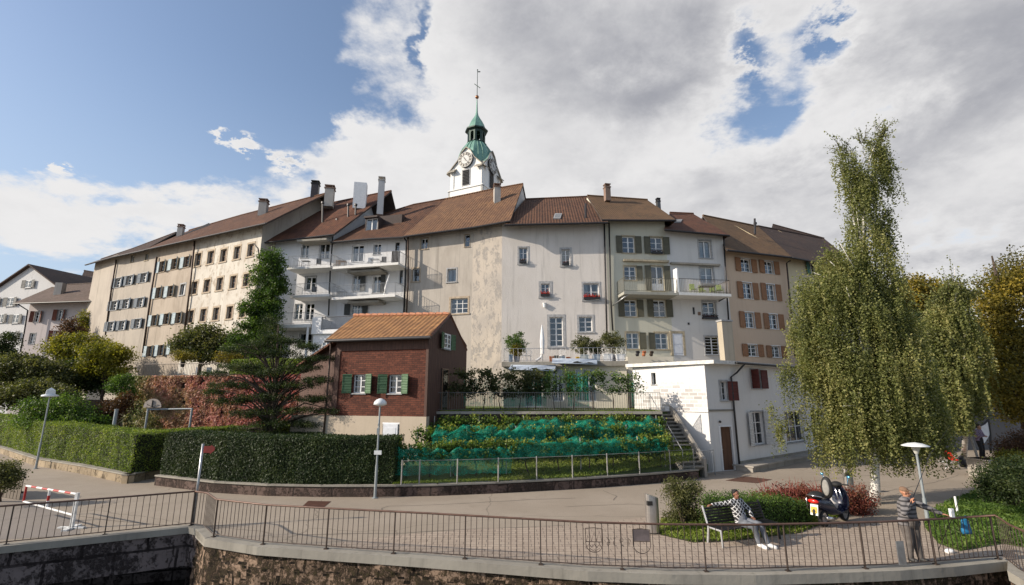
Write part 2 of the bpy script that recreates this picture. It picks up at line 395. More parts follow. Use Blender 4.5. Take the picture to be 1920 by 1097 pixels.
def window(par, F, r, cols=2, rows=3, fm=None, trim=None, tw=.13, shut=None, sm=None, sang=(8, 8), sw=None, depth=.16, curt=.5, sill=True, door=False, box=False, cut=None, awn=False, name='window'):
    a, b, c, d = r; fm = fm or M_wf; wd = b-a; ht = d-c; y = -depth
    m = MB(); fw = min(.07, wd*.08)
    F.box(m, a, a+fw, c, d, y-.05, y); F.box(m, b-fw, b, c, d, y-.05, y)
    F.box(m, a+fw, b-fw, c, c+fw, y-.05, y-.002); F.box(m, a+fw, b-fw, d-fw, d, y-.05, y-.002)
    for i in range(1, cols):
        u = a+wd*i/cols; k = fw*.75 if i*2 == cols or cols == 2 else fw*.4; F.box(m, u-k, u+k, c+fw, d-fw, y-.045, y+.004)
    for j in range(1, rows):
        z = c+ht*j/rows; F.box(m, a+fw, b-fw, z-fw*.3, z+fw*.3, y-.04, y-.006)
    if door: F.box(m, a+fw, b-fw, c+fw, c+ht*.3, y-.045, y-.01)
    o = obj(name, m, fm, par)
    g = MB(); g.quad(F.P(a+.01, c+.01, y-.03), F.P(b-.01, c+.01, y-.03), F.P(b-.01, d-.01, y-.03), F.P(a+.01, d-.01, y-.03)); obj('pane', g, GL, o)
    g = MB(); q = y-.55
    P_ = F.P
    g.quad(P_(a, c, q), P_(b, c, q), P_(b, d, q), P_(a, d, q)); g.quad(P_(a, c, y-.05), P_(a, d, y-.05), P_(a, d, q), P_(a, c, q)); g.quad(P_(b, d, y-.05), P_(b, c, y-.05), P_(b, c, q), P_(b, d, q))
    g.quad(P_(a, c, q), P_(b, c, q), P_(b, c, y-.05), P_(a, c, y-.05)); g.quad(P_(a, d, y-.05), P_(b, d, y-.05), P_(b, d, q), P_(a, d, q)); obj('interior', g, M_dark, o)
    if curt > 0 and random.random() < curt+.1:
        g = MB(); k = wd*random.uniform(.18, .46)*min(1, curt+.4)
        for (u0, u1) in ((a+.03, a+.03+k), (b-.03-k*random.uniform(.4, 1), b-.03)):
            nseg = 8; pts = []
            for i in range(nseg+1):
                u = u0+(u1-u0)*i/nseg; dd = y-.1-.02*math.sin(i*2.2)
                pts.append((P_(u, c+.03, dd), P_(u, d-.03, dd)))
            for i in range(nseg): g.quad(pts[i][0], pts[i+1][0], pts[i+1][1], pts[i][1])
        obj('curtain', g, M_curt, o)
    if trim:
        g = MB(); F.box(g, a-tw, a, c-.0, d, -.05, .025); F.box(g, b, b+tw, c, d, -.05, .025); F.box(g, a-tw, b+tw, d, d+tw*1.1, -.05, .028)
        F.box(g, a-tw*1.2, b+tw*1.2, c-tw*.8, c, -.05, .07 if sill else .028); obj('surround', g, trim, o)
    elif sill:
        g = MB(); F.box(g, a-.06, b+.06, c-.07, c, -.12, .06); obj('sill', g, M_stone, o)
    if shut:
        w_ = sw or wd/2
        for side in shut:
            an = R(sang[0] if side == 'L' else sang[1]); g = MB(); th = .035
            u0 = a-.03 if side == 'L' else b+.03; sg = -1 if side == 'L' else 1
            du = math.cos(an)*w_*sg; dn = math.sin(an)*w_
            A0 = F.P(u0, 0, .045); B0 = F.P(u0+du, 0, .045+dn)
            if sg < 0: A0, B0 = B0, A0
            S = Fac(A0, B0); S.box(g, 0, S.L, c-.02, d+.02, 0, th)
            for zc in (c, (c+d)/2-.03, d-.06): S.box(g, 0, S.L, zc, zc+.06, th, th+.014, 0)
            S.box(g, 0, .05, c+.06, d-.06, th, th+.011); S.box(g, S.L-.05, S.L, c+.06, d-.06, th, th+.011)
            obj('shutter', g, sm, o)
    return o

def roofstrip(mb, E, Rr, th=.2, mi=0, mib=1):
    """E, Rr: lists of eave and ridge points left to right"""
    for i in range(len(E)-1):
        mb.slab([E[i], E[i+1], Rr[i+1], Rr[i]], th, mi, mib)

def house(name, label, front, z0, eave, ridge, back, wallm, roofm, over=.7, wins=(), sidem=None, group=None, cat='house', extraL=.0, extraR=.0, hips=(0, 0), gut=True, bdepth=None, recess=.2):
    """front: [(px,py,D)...]; eave/ridge: pixels of the roof's edges, one per front vertex."""
    V = [at(*f) for f in front]; facs = [Fac(V[i], V[i+1]) for i in range(len(V)-1)]
    ch = Fac(V[0], V[-1]); rt = root(name, (ch.A.x, ch.A.y, z0)); tag(rt, label, cat, group)
    E = []; RR = []
    chE = ch.sh(over); chR = ch.sh(-back)
    # eave points: project along the chord-shifted line, bulge follows the front polyline
    for i, (p, q) in enumerate(zip(eave, ridge)):
        j = min(i*len(facs)//max(1, len(eave)-1), len(facs)-1) if len(eave) != len(front) else min(i, len(facs)-1)
        f = facs[j].sh(over); E.append(f.hitp(*p)); RR.append(chR.hitp(*q))
    topE = [e.copy() for e in E]
    def zt(F):
        # wall top under the roof: interpolate by chord coordinate
        def g(u):
            p = F.P(u, 0); s = (p-ch.A).dot(ch.t)
            se = [(e-ch.A).dot(ch.t) for e in E]; sr = [(e-ch.A).dot(ch.t) for e in RR]
            ze = float(np.interp(s, se, [e.z for e in E])); zr = float(np.interp(s, sr, [e.z for e in RR]))
            return ze+(zr-ze)*over/(over+back)-.16
        return g
    m = MB(); wl = []
    for k, F in enumerate(facs):
        hl = []
        for wd in wins:
            if wd.get('f', 0) != k: continue
            r = F.rect(*wd['r']); wl.append((F, r, wd)); hl.append(r)
        wall_grid(m, F, z0, zt(F), hl, depth=recess)
    bd = bdepth or back*2
    L, Rt = ch.P(0, 0), ch.P(ch.L, 0); 
    for (q, F, u, e, rg) in ((0, facs[0], 0, E[0], RR[0]), (1, facs[-1], facs[-1].L, E[-1], RR[-1])):
        fr = F.P(u, z0); ft = F.P(u, zt(F)(u)); bk = fr-ch.n*bd; rz = rg.z-.2
        pk = fr-ch.n*back; pk = Vector((pk.x, pk.y, rz if not hips[q] else ft.z)); bt = Vector((bk.x, bk.y, ft.z))
        pts = [fr, ft, pk, bt, bk]
        m.poly(pts if q == 0 else pts[::-1], 1)
    bl = facs[0].P(0, z0)-ch.n*bd; br = facs[-1].P(facs[-1].L, z0)-ch.n*bd
    m.quad(br, bl, Vector((bl.x, bl.y, zt(facs[0])(0))), Vector((br.x, br.y, zt(facs[-1])(facs[-1].L))), 1)
    obj('wall', m, [wallm, sidem or wallm], rt)
    m = MB(); roofstrip(m, E, RR)
    # back slope
    Bk = [Vector((p.x, p.y, 0))-ch.n*(bd-back) for p in RR]; Bk = [Vector((p.x, p.y, e.z)) for p, e in zip(Bk, E)]
    roofstrip(m, Bk[::-1], RR[::-1])
    for i in range(len(RR)-1): m.tube(RR[i]+Vector((0, 0, .0)), RR[i+1], .12, n=6)
    ro = obj('roof', m, [roofm, M_soffit], rt)
    if gut:
        m = MB()
        for i in range(len(E)-1): m.tube(E[i]+Vector((0, 0, -.12))+ch.n*.06, E[i+1]+Vector((0, 0, -.12))+ch.n*.06, .08, n=8)
        obj('gutter', m, M_gut, rt)
    for (F, r, wd) in wl:
        kw = {k: v for k, v in wd.items() if k not in ('r', 'f')}
        window(rt, F, r, **kw)
    rt['_'] = 1; del rt['_']
    return dict(root=rt, facs=facs, E=E, R=RR, ch=ch, roof=ro)

def chimney(par, px, pt, pb, wpx, D, m, cap=True, capm=None, rz=.2, dk=1.0, pot=False):
    a = at(px, pt, D); b = at(px, pb, D); c = at(px+wpx, pt, D); w_ = (c-a).length*.9
    g = MB(); h = a.z-b.z; g.box((a.x, a.y, b.z+h/2-.15), (w_, w_*dk, h+.3), rz)
    if cap:
        g.box((a.x, a.y, a.z+.05), (w_*1.2, w_*dk*1.2, .1), rz, 1)
        for sx_ in (-.4, .4):
            for sy_ in (-.4, .4): g.box((a.x+sx_*w_, a.y+sy_*w_*dk, a.z+.2), (.09, .09, .24), rz, 1)
        g.box((a.x, a.y, a.z+.35), (w_*1.15, w_*dk*1.15, .08), rz, 1)
    return obj('chimney', g, [m, capm or M_chb], par)
def pipe(par, pts, r=.06, m=None, name='downpipe'):
    g = MB(); g.path(pts, r, 8); 
    return obj(name, g, m or M_gut, par, smooth=True)
def railing(g, P0, P1, h, step=.13, r=.012, top=.025, bot=.1, posts=True, zoff=0):
    P0, P1 = Vector(P0), Vector(P1); L = (P1-P0).length; n = max(1, int(L/step))
    up = Vector((0, 0, 1)); g.tube(P0+up*h, P1+up*h, top, n=6); g.tube(P0+up*bot, P1+up*bot, r*1.3, n=4)
    for i in range(n+1):
        p = P0.lerp(P1, i/n); g.tube(p+up*(bot if 0 < i < n else 0), p+up*h, r if 0 < i < n else r*2, n=4)
    return g
# ============================================================ HOUSES
W_beige = plaster('beige_render', (.41, .365, .31), (.32, .285, .245), .8)
W_beige2 = plaster('warm_beige_render', (.41, .35, .285), (.29, .24, .19), .8)
W_cream = plaster('peeling_cream_render', (.6, .56, .49), (.45, .4, .34), .7, patch=.7, pc=(.36, .3, .23))
W_white = plaster('cool_white_render', (.7, .7, .71), (.6, .6, .6), .3, .15)
W_white2 = plaster('balcony_white_render', (.66, .66, .66), (.56, .55, .53), .35, .15)
W_grey = plaster('weathered_beige_render', (.47, .425, .37), (.36, .32, .275), .8)
W_patch = plaster('flaking_grey_render', (.5, .44, .37), (.36, .33, .3), .7, .5, patch=.9, pc=(.3, .28, .26))
W_offw = plaster('off_white_rough_render', (.62, .58, .54), (.52, .48, .43), .5, .5)
W_green = plaster('pale_green_render', (.56, .54, .44), (.5, .47, .38), .3, .15)
W_wh3 = plaster('plain_white_render', (.62, .6, .57), (.56, .54, .5), .25, .15)
W_peach = plaster('peach_render', (.58, .44, .32), (.5, .38, .28), .25, .15)
W_yell = plaster('pale_yellow_render', (.58, .5, .34), (.5, .43, .3), .3, .15)
T_brown = tiles('brown_roof_tiles', (.115, .055, .032), (.155, .075, .042), (.055, .03, .022))
T_red = tiles('red_brown_roof_tiles', (.12, .052, .032), (.17, .072, .04), (.07, .035, .024))
T_orange = tiles('ochre_roof_tiles', (.21, .115, .06), (.16, .085, .048), (.1, .055, .036), .28)
T_dark = tiles('dark_roof_tiles', (.06, .04, .035), (.09, .055, .04), (.05, .035, .03))
T_moss = tiles('mossy_roof_tiles', (.14, .082, .045), (.085, .055, .033), (.17, .1, .05), .2, .28)
T_bright = tiles('orange_corrugated_tiles', (.34, .175, .07), (.27, .14, .06), (.16, .08, .04), .3, .42)
S_blue = louvre('blue_shutter_paint', (.055, .09, .13)); S_lblue = louvre('light_blue_shutter_paint', (.42, .52, .56))
S_olive = louvre('olive_shutter_paint', (.115, .11, .075)); S_brown = louvre('brown_shutter_paint', (.32, .15, .065))
S_red = louvre('dark_red_shutter_paint', (.12, .022, .016)); S_green = louvre('green_shutter_paint', (.07, .15, .07)); S_dark = louvre('dark_shutter_paint', (.06, .065, .065))
S_turq = louvre('turquoise_shutter_paint', (.06, .2, .17)); S_white = louvre('white_shutter_paint', (.7, .7, .68)); S_rdull = louvre('rust_shutter_paint', (.2, .06, .035))

# --- B1 far end of the row, curved
b1w = []
for (x, y) in ((222, 530), (243.5, 525.5), (270.5, 520.5), (215, 573), (237, 569.5), (264, 567), (208.5, 612), (230, 610), (258.5, 606.5)):
    b1w.append(dict(f=1, r=(x, y, 10.5, 17), rows=3, shut='LR', sm=S_blue, sang=(6, 14), trim=M_stone, tw=.08, fm=M_wf))
for (x, y) in ((248.5, 485), (275.5, 482)): b1w.append(dict(f=1, r=(x, y, 5.5, 12), cols=1, rows=1, trim=M_sand, tw=.1, curt=.9))
house('row_house', 'long beige row house with dark blue shutters at the curved far end', [(170, 540, 62), (209, 540, 57.3), (285, 540, 53)], 3.5,
      [(161, 495.5), (212, 481), (273, 467.5)], [(190, 486), (250, 466), (330, 436)], 5, W_beige, T_dark, over=.9, wins=b1w, group='houses of the old town row')
# --- B2 + B3 share a roof
b2w = []
for (x, y, c) in ((304.7, 500, 1), (327.5, 495, 1), (350.5, 491, 1), (298, 549, 1), (320.5, 546, 1), (290, 601, 1), (312.5, 598, 1), (335, 596, 1), (281, 659, 1), (302, 657, 1), (325.5, 654, 1)):
    b2w.append(dict(f=0, r=(x, y, 10, 20), rows=3, shut='LR', sm=S_lblue, sang=(8, 30), trim=M_tanst, tw=.07, fm=M_brf))
b2w.append(dict(f=0, r=(342.5, 543, 9, 20), cols=2, rows=1, trim=M_stone, curt=1))
house('row_house', 'beige row house with light blue shutters on every window', [(285, 540, 53), (355.5, 540, 49)], 4.5,
      [(273, 467), (364, 447)], [(355, 432), (452, 404)], 6, W_beige2, T_brown, over=.9, wins=b2w, group='houses of the old town row')
b3w = []
for (x, y) in ((371, 487), (395, 482.6), (419, 479), (444.6, 474), (470, 469), (364, 540), (388, 536), (412, 532.5), (437, 529), (462, 525), (357, 594), (381, 591), (405, 588.5), (430.6, 586), (455, 583), (352, 640), (377, 638), (401, 636)):
    b3w.append(dict(f=0, r=(x, y, 11, 23), cols=2, rows=2, trim=M_tanst, tw=.17, fm=M_brf, curt=.8, depth=.2))
B3 = house('row_house', 'tall cream row house with peeling render and deep bare windows', [(355.5, 540, 49), (480, 540, 43.6)], 4.5,
      [(364, 447), (500, 417)], [(452, 404), (611, 363)], 6, W_cream, T_brown, over=.9, wins=b3w, sidem=W_beige, group='houses of the old town row')
chimney(B3['root'], 495, 381, 402, 15, 49, M_ch)
chimney(B3['root'], 592, 347, 374, 14, 49.5, plain('dark_chimney_sheet', (.06, .05, .05), .5, .3), capm=plain('black_cap', (.02, .02, .02), .6))
chimney(B3['root'], 619, 356, 384, 17, 48, M_ch)
chimney(B3['root'], 340, 427, 441, 10, 57, M_ch)
# attic vents under the eave
# --- B4 white with balconies (red roof)
b4w = [dict(f=0, r=(571.7, 470, 14, 27), rows=1, door=False, curt=1), dict(f=0, r=(608, 470, 20, 29), rows=1, curt=1),
       dict(f=0, r=(582, 531, 20, 24), rows=2, trim=M_stone, tw=.08), dict(f=0, r=(559, 584, 15, 29), rows=3), dict(f=0, r=(580, 584, 17, 31), rows=3, curt=.3),
       dict(f=0, r=(572, 638, 24, 26), rows=2)]
B4 = house('row_house', 'white row house with stacked balconies beside the tall green climber', [(480, 540, 45.2), (621, 500, 43.8)], 3,
      [(484, 455), (627, 438)], [(606, 384), (734, 358)], 6.2, W_white, T_red, over=1.0, wins=b4w, group='houses of the old town row')
chimney(B4['root'], 677, 345, 388, 25, 47, M_white, cap=False, dk=.7)
chimney(B4['root'], 716, 340, 398, 12, 45.6, plaster('grey_chimney', (.5, .5, .5)), capm=M_ch)
for (x, t, bt) in ((605, 382, 424), (653, 386, 402), (667, 386, 398), (632, 414, 424)):
    a = at(x, t, 45.5); b = at(x, bt, 45.5); g = MB(); g.tube(b-Vector((0, 0, .3)), a, .09); g.tube(a, a+Vector((0, 0, .2)), .16); obj('vent_pipe', g, M_gut, B4['root'])
def skylight(H, px, py, w_, h_):
    E, Rr = H['E'], H['R']; n = (Rr[0]-E[0]).cross(E[1]-E[0]); n = n if n.z > 0 else -n; n.normalize()
    def on(x, y):
        r = ray(x, y); k = (E[0]-Vector((0, 0, CZ))).dot(n)/r.dot(n); return Vector((0, 0, CZ))+r*k
    a, b, c, d = on(px-w_/2, py+h_/2), on(px+w_/2, py+h_/2), on(px+w_/2+3, py-h_/2), on(px-w_/2+3, py-h_/2)
    g = MB(); g.hexa([p+n*q for q in (-.05, .12) for p in (a, b, c, d)]); o = obj('skylight', g, M_stone, H['root'])
    g = MB(); cc = (a+b+c+d)/4; g.quad(*[cc+(p-cc)*.78+n*.13 for p in (a, b, c, d)]); obj('pane', g, GLASS_SKY, o)
GLASS_SKY = plain('skylight_glass', (.05, .06, .07), .03, var=0, spec=1)
skylight(B4, 620, 414, 12, 9); skylight(B4, 655, 383, 12, 6); skylight(B4, 583, 421, 12, 6)
# --- B5 white with two wide balconies
b5w = [dict(f=0, r=(670.8, 475, 22, 31), rows=1, curt=1, trim=M_white, tw=.06), dict(f=0, r=(707, 467, 14, 20), rows=1), dict(f=0, r=(745, 463, 8, 18), cols=1, rows=2, fm=M_dark),
       dict(f=0, r=(668, 531, 15, 30), cols=2, rows=1, shut='R', sm=S_dark, sw=.55, curt=1), dict(f=0, r=(706, 533, 15, 32), cols=2, rows=1, shut='R', sm=S_dark, sw=.5, curt=1), dict(f=0, r=(752, 518, 6, 27), cols=1, rows=2, fm=M_dark),
       dict(f=0, r=(668.6, 580, 22, 20), cols=4, rows=2, shut='LR', sm=S_dark, sw=.55), dict(f=0, r=(638, 640, 22, 26), rows=3)]
B5 = house('row_house', 'white row house with two wide balconies and a dark dormer', [(621, 500, 43.8), (760, 500, 42)], 3,
      [(621, 453), (690, 446.5), (759, 443)], [(718, 402), (776, 384), (838, 373)], 6.5, W_white2, T_brown, over=.8, wins=b5w, group='houses of the old town row')
# dormer
def boxhouse(par, name, F, u0, u1, z0, z1, d0, d1, m):
    g = MB(); F.box(g, u0, u1, z0, z1, d0, d1); return obj(name, g, m, par)
Fd = B5['ch'].sh(-.9); r = Fd.rect(697, 425, 21, 30); M_dorm = boards('dormer_boards', (.055, .035, .03), .2)
g = MB(); F = Fd; a, b, c, d = r
F.box(g, a-.12, a, c-.5, d, -4, 0); F.box(g, b, b+.12, c-.5, d, -4, 0); F.box(g, a-.12, b+.12, d, d+.18, -4.5, .35); dm = obj('dormer', g, M_dorm, B5['root'])
window(B5['root'], Fd, r, cols=2, rows=1, curt=1, sill=False, depth=.05)
Fs = B5['ch'].sh(-1.8); r = Fs.rect(728, 420, 50, 32); boxhouse(B5['root'], 'dormer', Fs, r[0], r[1], r[2]-.6, r[3], -3.5, 0, M_dorm)
# --- B6 beige with weathered corner, ochre roof (bends)
b6w = [dict(f=0, r=(795.5, 457, 13, 20), cols=2, rows=1, trim=M_tanst, tw=.08), dict(f=1, r=(877.5, 451.5, 11, 23), cols=1, rows=2, trim=M_tanst, tw=.05),
       dict(f=0, r=(780, 515.5, 13, 24), cols=1, rows=1, trim=M_tanst, tw=.12), dict(f=0, r=(847, 516.5, 16, 24), cols=1, rows=1, trim=M_stone, tw=.12, curt=1),
       dict(f=0, r=(862.8, 573.5, 35, 28), cols=3, rows=3, trim=M_tanst, tw=.16)]
b6w[4]['f'] = 0; b6w[4]['r'] = (861, 573.5, 32, 28)
B6 = house('row_house', 'weathered beige house with ochre roof below the clock tower', [(760, 500, 42), (886, 500, 40.3), (941, 500, 39.3)], 3,
      [(757, 442), (886, 425), (957, 412.5)], [(836, 373.5), (930, 354), (981, 345)], 6.5, W_grey, T_orange, over=.8, sidem=W_offw, group='houses of the old town row', wins=[dict(b6w[0]), dict(b6w[1], f=0, r=(876, 451.5, 10, 23)), b6w[2], b6w[3], b6w[4]])
# flaking strip is the second facet
B6w = [c for c in B6['root'].children if c.name.startswith('wall')][0]
B6w.data.materials.append(W_patch)
F1 = B6['facs'][1]
for p in B6w.data.polygons:
    if abs(p.normal.dot(F1.n)) > .999 and p.material_index == 0 and (p.center+ORG[B6w.name]-F1.A).dot(F1.t) > -.01: p.material_index = 2
chimney(B6['root'], 932, 353, 404, 13, 43.2, M_ch)
# --- B7 off-white
b7w = [dict(f=0, r=(981, 479.5, 16, 30), rows=3, trim=M_stone, tw=.13, curt=.7), dict(f=0, r=(1061, 483, 16, 30), rows=3, trim=M_stone, tw=.16, curt=.7),
       dict(f=0, r=(1022.5, 544, 16, 24), rows=3, trim=M_stone, tw=.2, curt=0), dict(f=0, r=(1108.5, 547, 29, 31), rows=2, cols=2, trim=M_stone, tw=.14, curt=.8),
       dict(f=0, r=(1043, 622, 25, 55), rows=5, trim=M_stone, tw=.2, curt=0), dict(f=0, r=(1098, 608, 25, 28), rows=3, trim=M_stone, tw=.16, curt=0)]
B7 = house('row_house', 'off white rough rendered house over the roof terrace', [(941, 500, 39.3), (1138, 500, 38.95)], 3,
      [(946, 420), (1140, 415.5)], [(984, 374), (1101, 369)], 6.5, W_offw, T_brown, over=1.15, wins=b7w, group='houses of the old town row')
skylight(B7, 1044, 407, 13, 9)
for (x, t, bt) in ((1098, 382, 410),): a = at(x, t, 39); b = at(x, bt, 39); g = MB(); g.tube(b-Vector((0, 0, .3)), a, .1); obj('vent_pipe', g, M_gut, B7['root'])
# --- B8 pale green, olive shutters
b8w = []
for (x, y) in ((1178.5, 458.8), (1231, 460.4), (1182.5, 578), (1237, 578.5)): b8w.append(dict(f=0, r=(x, y, 23, 31), rows=3, trim=M_sand, tw=.1, shut='LR', sm=S_olive, sang=(4, 4), curt=.5))
b8w.append(dict(f=0, r=(1181.5, 512, 22, 26), rows=3, trim=M_sand, tw=.1, shut='R', sm=S_olive, sang=(4, 4)))
b8w.append(dict(f=0, r=(1233, 522, 23, 46), rows=2, trim=M_sand, tw=.1, shut='LR', sm=S_olive, sang=(4, 4), door=True))
b8w.append(dict(f=0, r=(1186.5, 639, 24, 30), rows=3, trim=M_sand, tw=.12, shut='R', sm=S_olive, sang=(4, 4)))
b8w.append(dict(f=0, r=(1240.5, 639.5, 24, 30), rows=3, trim=M_sand, tw=.12, shut='L', sm=S_olive, sang=(4, 4)))
B8 = house('row_house', 'pale green house with olive shutters and a hipped brown roof', [(1138, 500, 38.95), (1252, 500, 39.5)], 3,
      [(1128, 411), (1267, 411.5)], [(1101, 367), (1214, 375)], 5.5, W_green, T_moss, over=.9, wins=b8w, hips=(0, 1), group='houses of the old town row')
# roof hip on the right closes the gable
g = MB(); e, r_ = B8['E'][-1], B8['R'][-1]; bk = Vector((e.x, e.y, e.z))-B8['ch'].n*12.8; g.slab([e, bk, r_], .15); obj('roof', g, [T_moss], B8['root'])
g = MB(); e, r_ = B8['E'][0], B8['R'][0]; 
chimney(B8['root'], 1138, 353, 372, 11, 43, M_chb, pot=True)
chimney(B8['root'], 1234, 379, 390, 7, 44, plain('steel_flue', (.12, .12, .12), .4, .5), capm=M_gut)
# white entrance door in B8/B9
def doorway(par, F, r, m, trim, tw=.15, handle=True, name='door', d=-.08, glass=False):
    a, b, c, z = r; g = MB(); F.box(g, a, b, c, z, d-.05, d+.09+.02); o = obj(name, g, m, par)
    F2 = F
    g = MB(); F2.box(g, a-tw, a, c, z, -.02, .06); F2.box(g, b, b+tw, c, z, -.02, .06); F2.box(g, a-tw, b+tw, z, z+tw, -.02, .063); obj('surround', g, trim, o)
    g = MB()
    for (zz0, zz1) in ((.1, .45), (.52, .9)):
        h = z-c; F2.box(g, a+.12*(b-a), b-.12*(b-a), c+h*zz0, c+h*zz1, d+.11, d+.125)
    obj('pane' if glass else 'panel', g, GL if glass else m, o)
    if handle: g = MB(); p = F.P(a+(b-a)*.12, c+(z-c)*.48, d+.15); g.ell(p, (.03, .03, .03), 8, 6); obj('handle', g, M_steel, o)
    return o
M_wdoor = plain('white_door_paint', (.66, .68, .72), .4, var=.04)
r = B8['facs'][0].rect(1252, 645, 2, 2)
F8 = B8['facs'][0]
# --- B9 white
b9w = [dict(f=0, r=(1322, 467.5, 22, 32), rows=1, trim=M_stone, tw=.12, curt=1), dict(f=0, r=(1325.5, 516, 24, 30), rows=2, trim=M_stone, tw=.12, curt=1),
       dict(f=0, r=(1330, 581, 24, 30), rows=3, trim=M_stone, tw=.12), dict(f=0, r=(1336, 648, 27, 34), rows=6, trim=M_stone, tw=.1, curt=0)]
B9 = house('row_house', 'narrow white house with a red roof and a glass fronted balcony', [(1252, 500, 39.5), (1361, 500, 40.3)], 3,
      [(1245, 429), (1367, 440)], [(1256, 399), (1300, 401)], 5.0, W_wh3, T_red, over=.8, wins=b9w, hips=(0, 1), group='houses of the old town row')
g = MB(); e, r_ = B9['E'][-1], B9['R'][-1]; bk = Vector((e.x, e.y, e.z))-B9['ch'].n*11; g.slab([e, bk, r_], .15); obj('roof', g, [T_red], B9['root'])
skylight(B9, 1270, 416, 12, 5)
F9 = B9['facs'][0]; doorway(B9['root'], F9, F9.rect(1271, 646, 19, 41), M_wdoor, M_sand, .2)
for (x, y, w_, h_) in ((1300.5, 583, 3, 13), (1311, 588, 5, 6), (1291, 607, 3, 4)):
    r = F9.rect(x, y, w_, h_); g = MB(); F9.box(g, r[0], r[1], r[2], r[3], .0, .05); obj('wall_box', g, M_gut if w_ != 5 else M_brf, B9['root'])
# box chimney in front of B9/B10
a, b = at(1364, 668, 38.5), at(1364, 604, 38.5); g = MB(); g.box((a.x, a.y, (a.z+b.z)/2-.5), (.95, .6, b.z-a.z+1.0), .25); g.box((a.x, a.y, b.z+.08), (1.08, .72, .12), .25, 1)
o = obj('flue_shaft', g, [plaster('beige_shaft', (.42, .37, .29)), M_stone]); tag(o, 'tall beige flue shaft standing on the annex roof beside the white house', 'chimney')
# --- B10 peach, brown shutters
b10w = []
for (x, y, w_, h_) in ((1398, 497.5, 19, 24), (1441.5, 501.4, 17, 23), (1401.5, 545, 18, 30), (1445, 548, 17, 30), (1405.5, 600, 18, 29), (1450, 603, 17, 28), (1411, 657, 18, 22), (1455, 659.5, 17, 21)):
    b10w.append(dict(f=0, r=(x, y, w_, h_), rows=3, shut='LR', sm=S_brown, sang=(3, 3), sw=.62, trim=M_wf, tw=.05, curt=.8))
B10 = house('row_house', 'peach house with tan brown shutters beside the birch', [(1362, 550, 40.4), (1481, 550, 43.2)], 0,
      [(1362, 467), (1484, 481)], [(1318, 404), (1422, 425)], 6, W_peach, T_moss, over=1.0, wins=b10w, hips=(1, 0), group='houses of the old town row')
g = MB(); e, r_ = B10['E'][0], B10['R'][0]; bk = Vector((e.x, e.y, e.z))-B10['ch'].n*12.5; g.quad(r_+Vector((0, 0, -.1)), e+Vector((0, 0, -.3)), bk+Vector((0, 0, -.3)), bk+Vector((.0, .0, -.2))); 
for (x, t, bt) in ((1415, 410, 434),): a = at(x, t, 45); b = at(x, bt, 45); g = MB(); g.tube(b-Vector((0, 0, .3)), a, .1); g.tube(a-Vector((0, 0, .6)), a-Vector((0, 0, .4)), .16); obj('vent_pipe', g, M_gut, B10['root'])
b11w = [dict(f=0, r=(1524, 505, 12, 22), rows=3, shut='LR', sm=S_turq, sw=.6), dict(f=0, r=(1530, 560, 12, 26), rows=3, shut='LR', sm=S_turq, sw=.6), dict(f=0, r=(1535, 615, 12, 26), rows=3, shut='LR', sm=S_turq, sw=.6)]
B11 = house('row_house', 'pale yellow house with turquoise shutters half hidden by the birch', [(1481, 550, 43.2), (1580, 550, 47)], 0,
      [(1484, 481), (1585, 500)], [(1421, 424), (1540, 447)], 6, W_yell, T_dark, over=1.0, wins=b11w, group='houses of the old town row')
B12 = house('far_house', 'dark gabled roof rising behind the yellow house', [(1455, 470, 60), (1580, 480, 60)], 6, [(1440, 455), (1580, 475)], [(1449, 421), (1545, 447)], 6, W_offw, T_dark, over=.6)
# verge boards and downpipes on the seams
for (H, pts) in ((B5, [(1035, 400), (1037, 860)]),):
    pass
def dp(H, pts, D, r=.06, m=None):
    pipe(H['root'], [at(x, y, D) for x, y in pts], r, m)
dp(B1 := B3, [(476, 457), (484, 466), (489, 500)], 43.1)
dp(B4, [(624, 444), (619.5, 500), (616, 592)], 43.2, .07); dp(B5, [(757, 445), (762, 452), (760, 520), (757, 592)], 41.5, .08); dp(B6, [(765, 443), (765.5, 520), (762, 592)], 41.3, .07, M_brgut)
dp(B7, [(1133, 420), (1136, 560), (1138.5, 640)], 38.75, .07); dp(B8, [(1142, 418), (1145, 560), (1149, 620)], 38.7, .07)
dp(B9, [(1357, 445), (1361, 520), (1366, 600)], 40.0, .07); dp(B10, [(1482, 489), (1475, 493), (1482, 570), (1491, 668)], 42.6, .07, M_brgut)
for (x0, y0, x1, y1, D, H) in ((217, 489, 196, 636, 57, 'a'),):
    pipe(bpy.data.objects['row_house'], [at(218, 487, 57), at(209, 540, 57), at(198, 628, 57)], .09, M_brgut)
pipe(bpy.data.objects['row_house.001'], [at(294, 482, 52.6), at(284, 545, 52.6), at(268, 662, 52.6)], .1, M_brgut)
dp(B3, [(365, 452), (356, 540), (346, 620)], 48.6, .09, M_brgut)

# ------------------------------------------------------------ balconies
M_slab = plain('white_balcony_slab', (.68, .67, .64), .8, var=.04)
def balcony(H, F, pl, pr, out, h=1.05, sides='LR', solid=None, step=.13, th=.22, name='balcony', m=None, rm=None, top=.022):
    """pl/pr: pixels of the slab's front top corners, on the plane `out` metres in front of the facade"""
    G = F.sh(out); a = G.hitp(*pl); b = G.hitp(*pr); z = (a.z+b.z)/2; a.z = b.z = z; n = F.n
    a2, b2 = a-n*out, b-n*out
    g = MB(); g.slab([a, b, b2, a2], th); o = obj(name, g, m or M_slab, H['root'])
    g = MB(); e = .04
    A, B = a-n*e+F.t*e, b-n*e-F.t*e; A2, B2 = a2+F.t*e, b2-F.t*e
    railing(g, A, B, h, step, top=top)
    if 'L' in sides: railing(g, A2, A, h, step, top=top)
    if 'R' in sides: railing(g, B, B2, h, step, top=top)
    obj('railing', g, rm or M_steel, o); return a, b, z, o
F4, F5 = B4['facs'][0], B5['facs'][0]
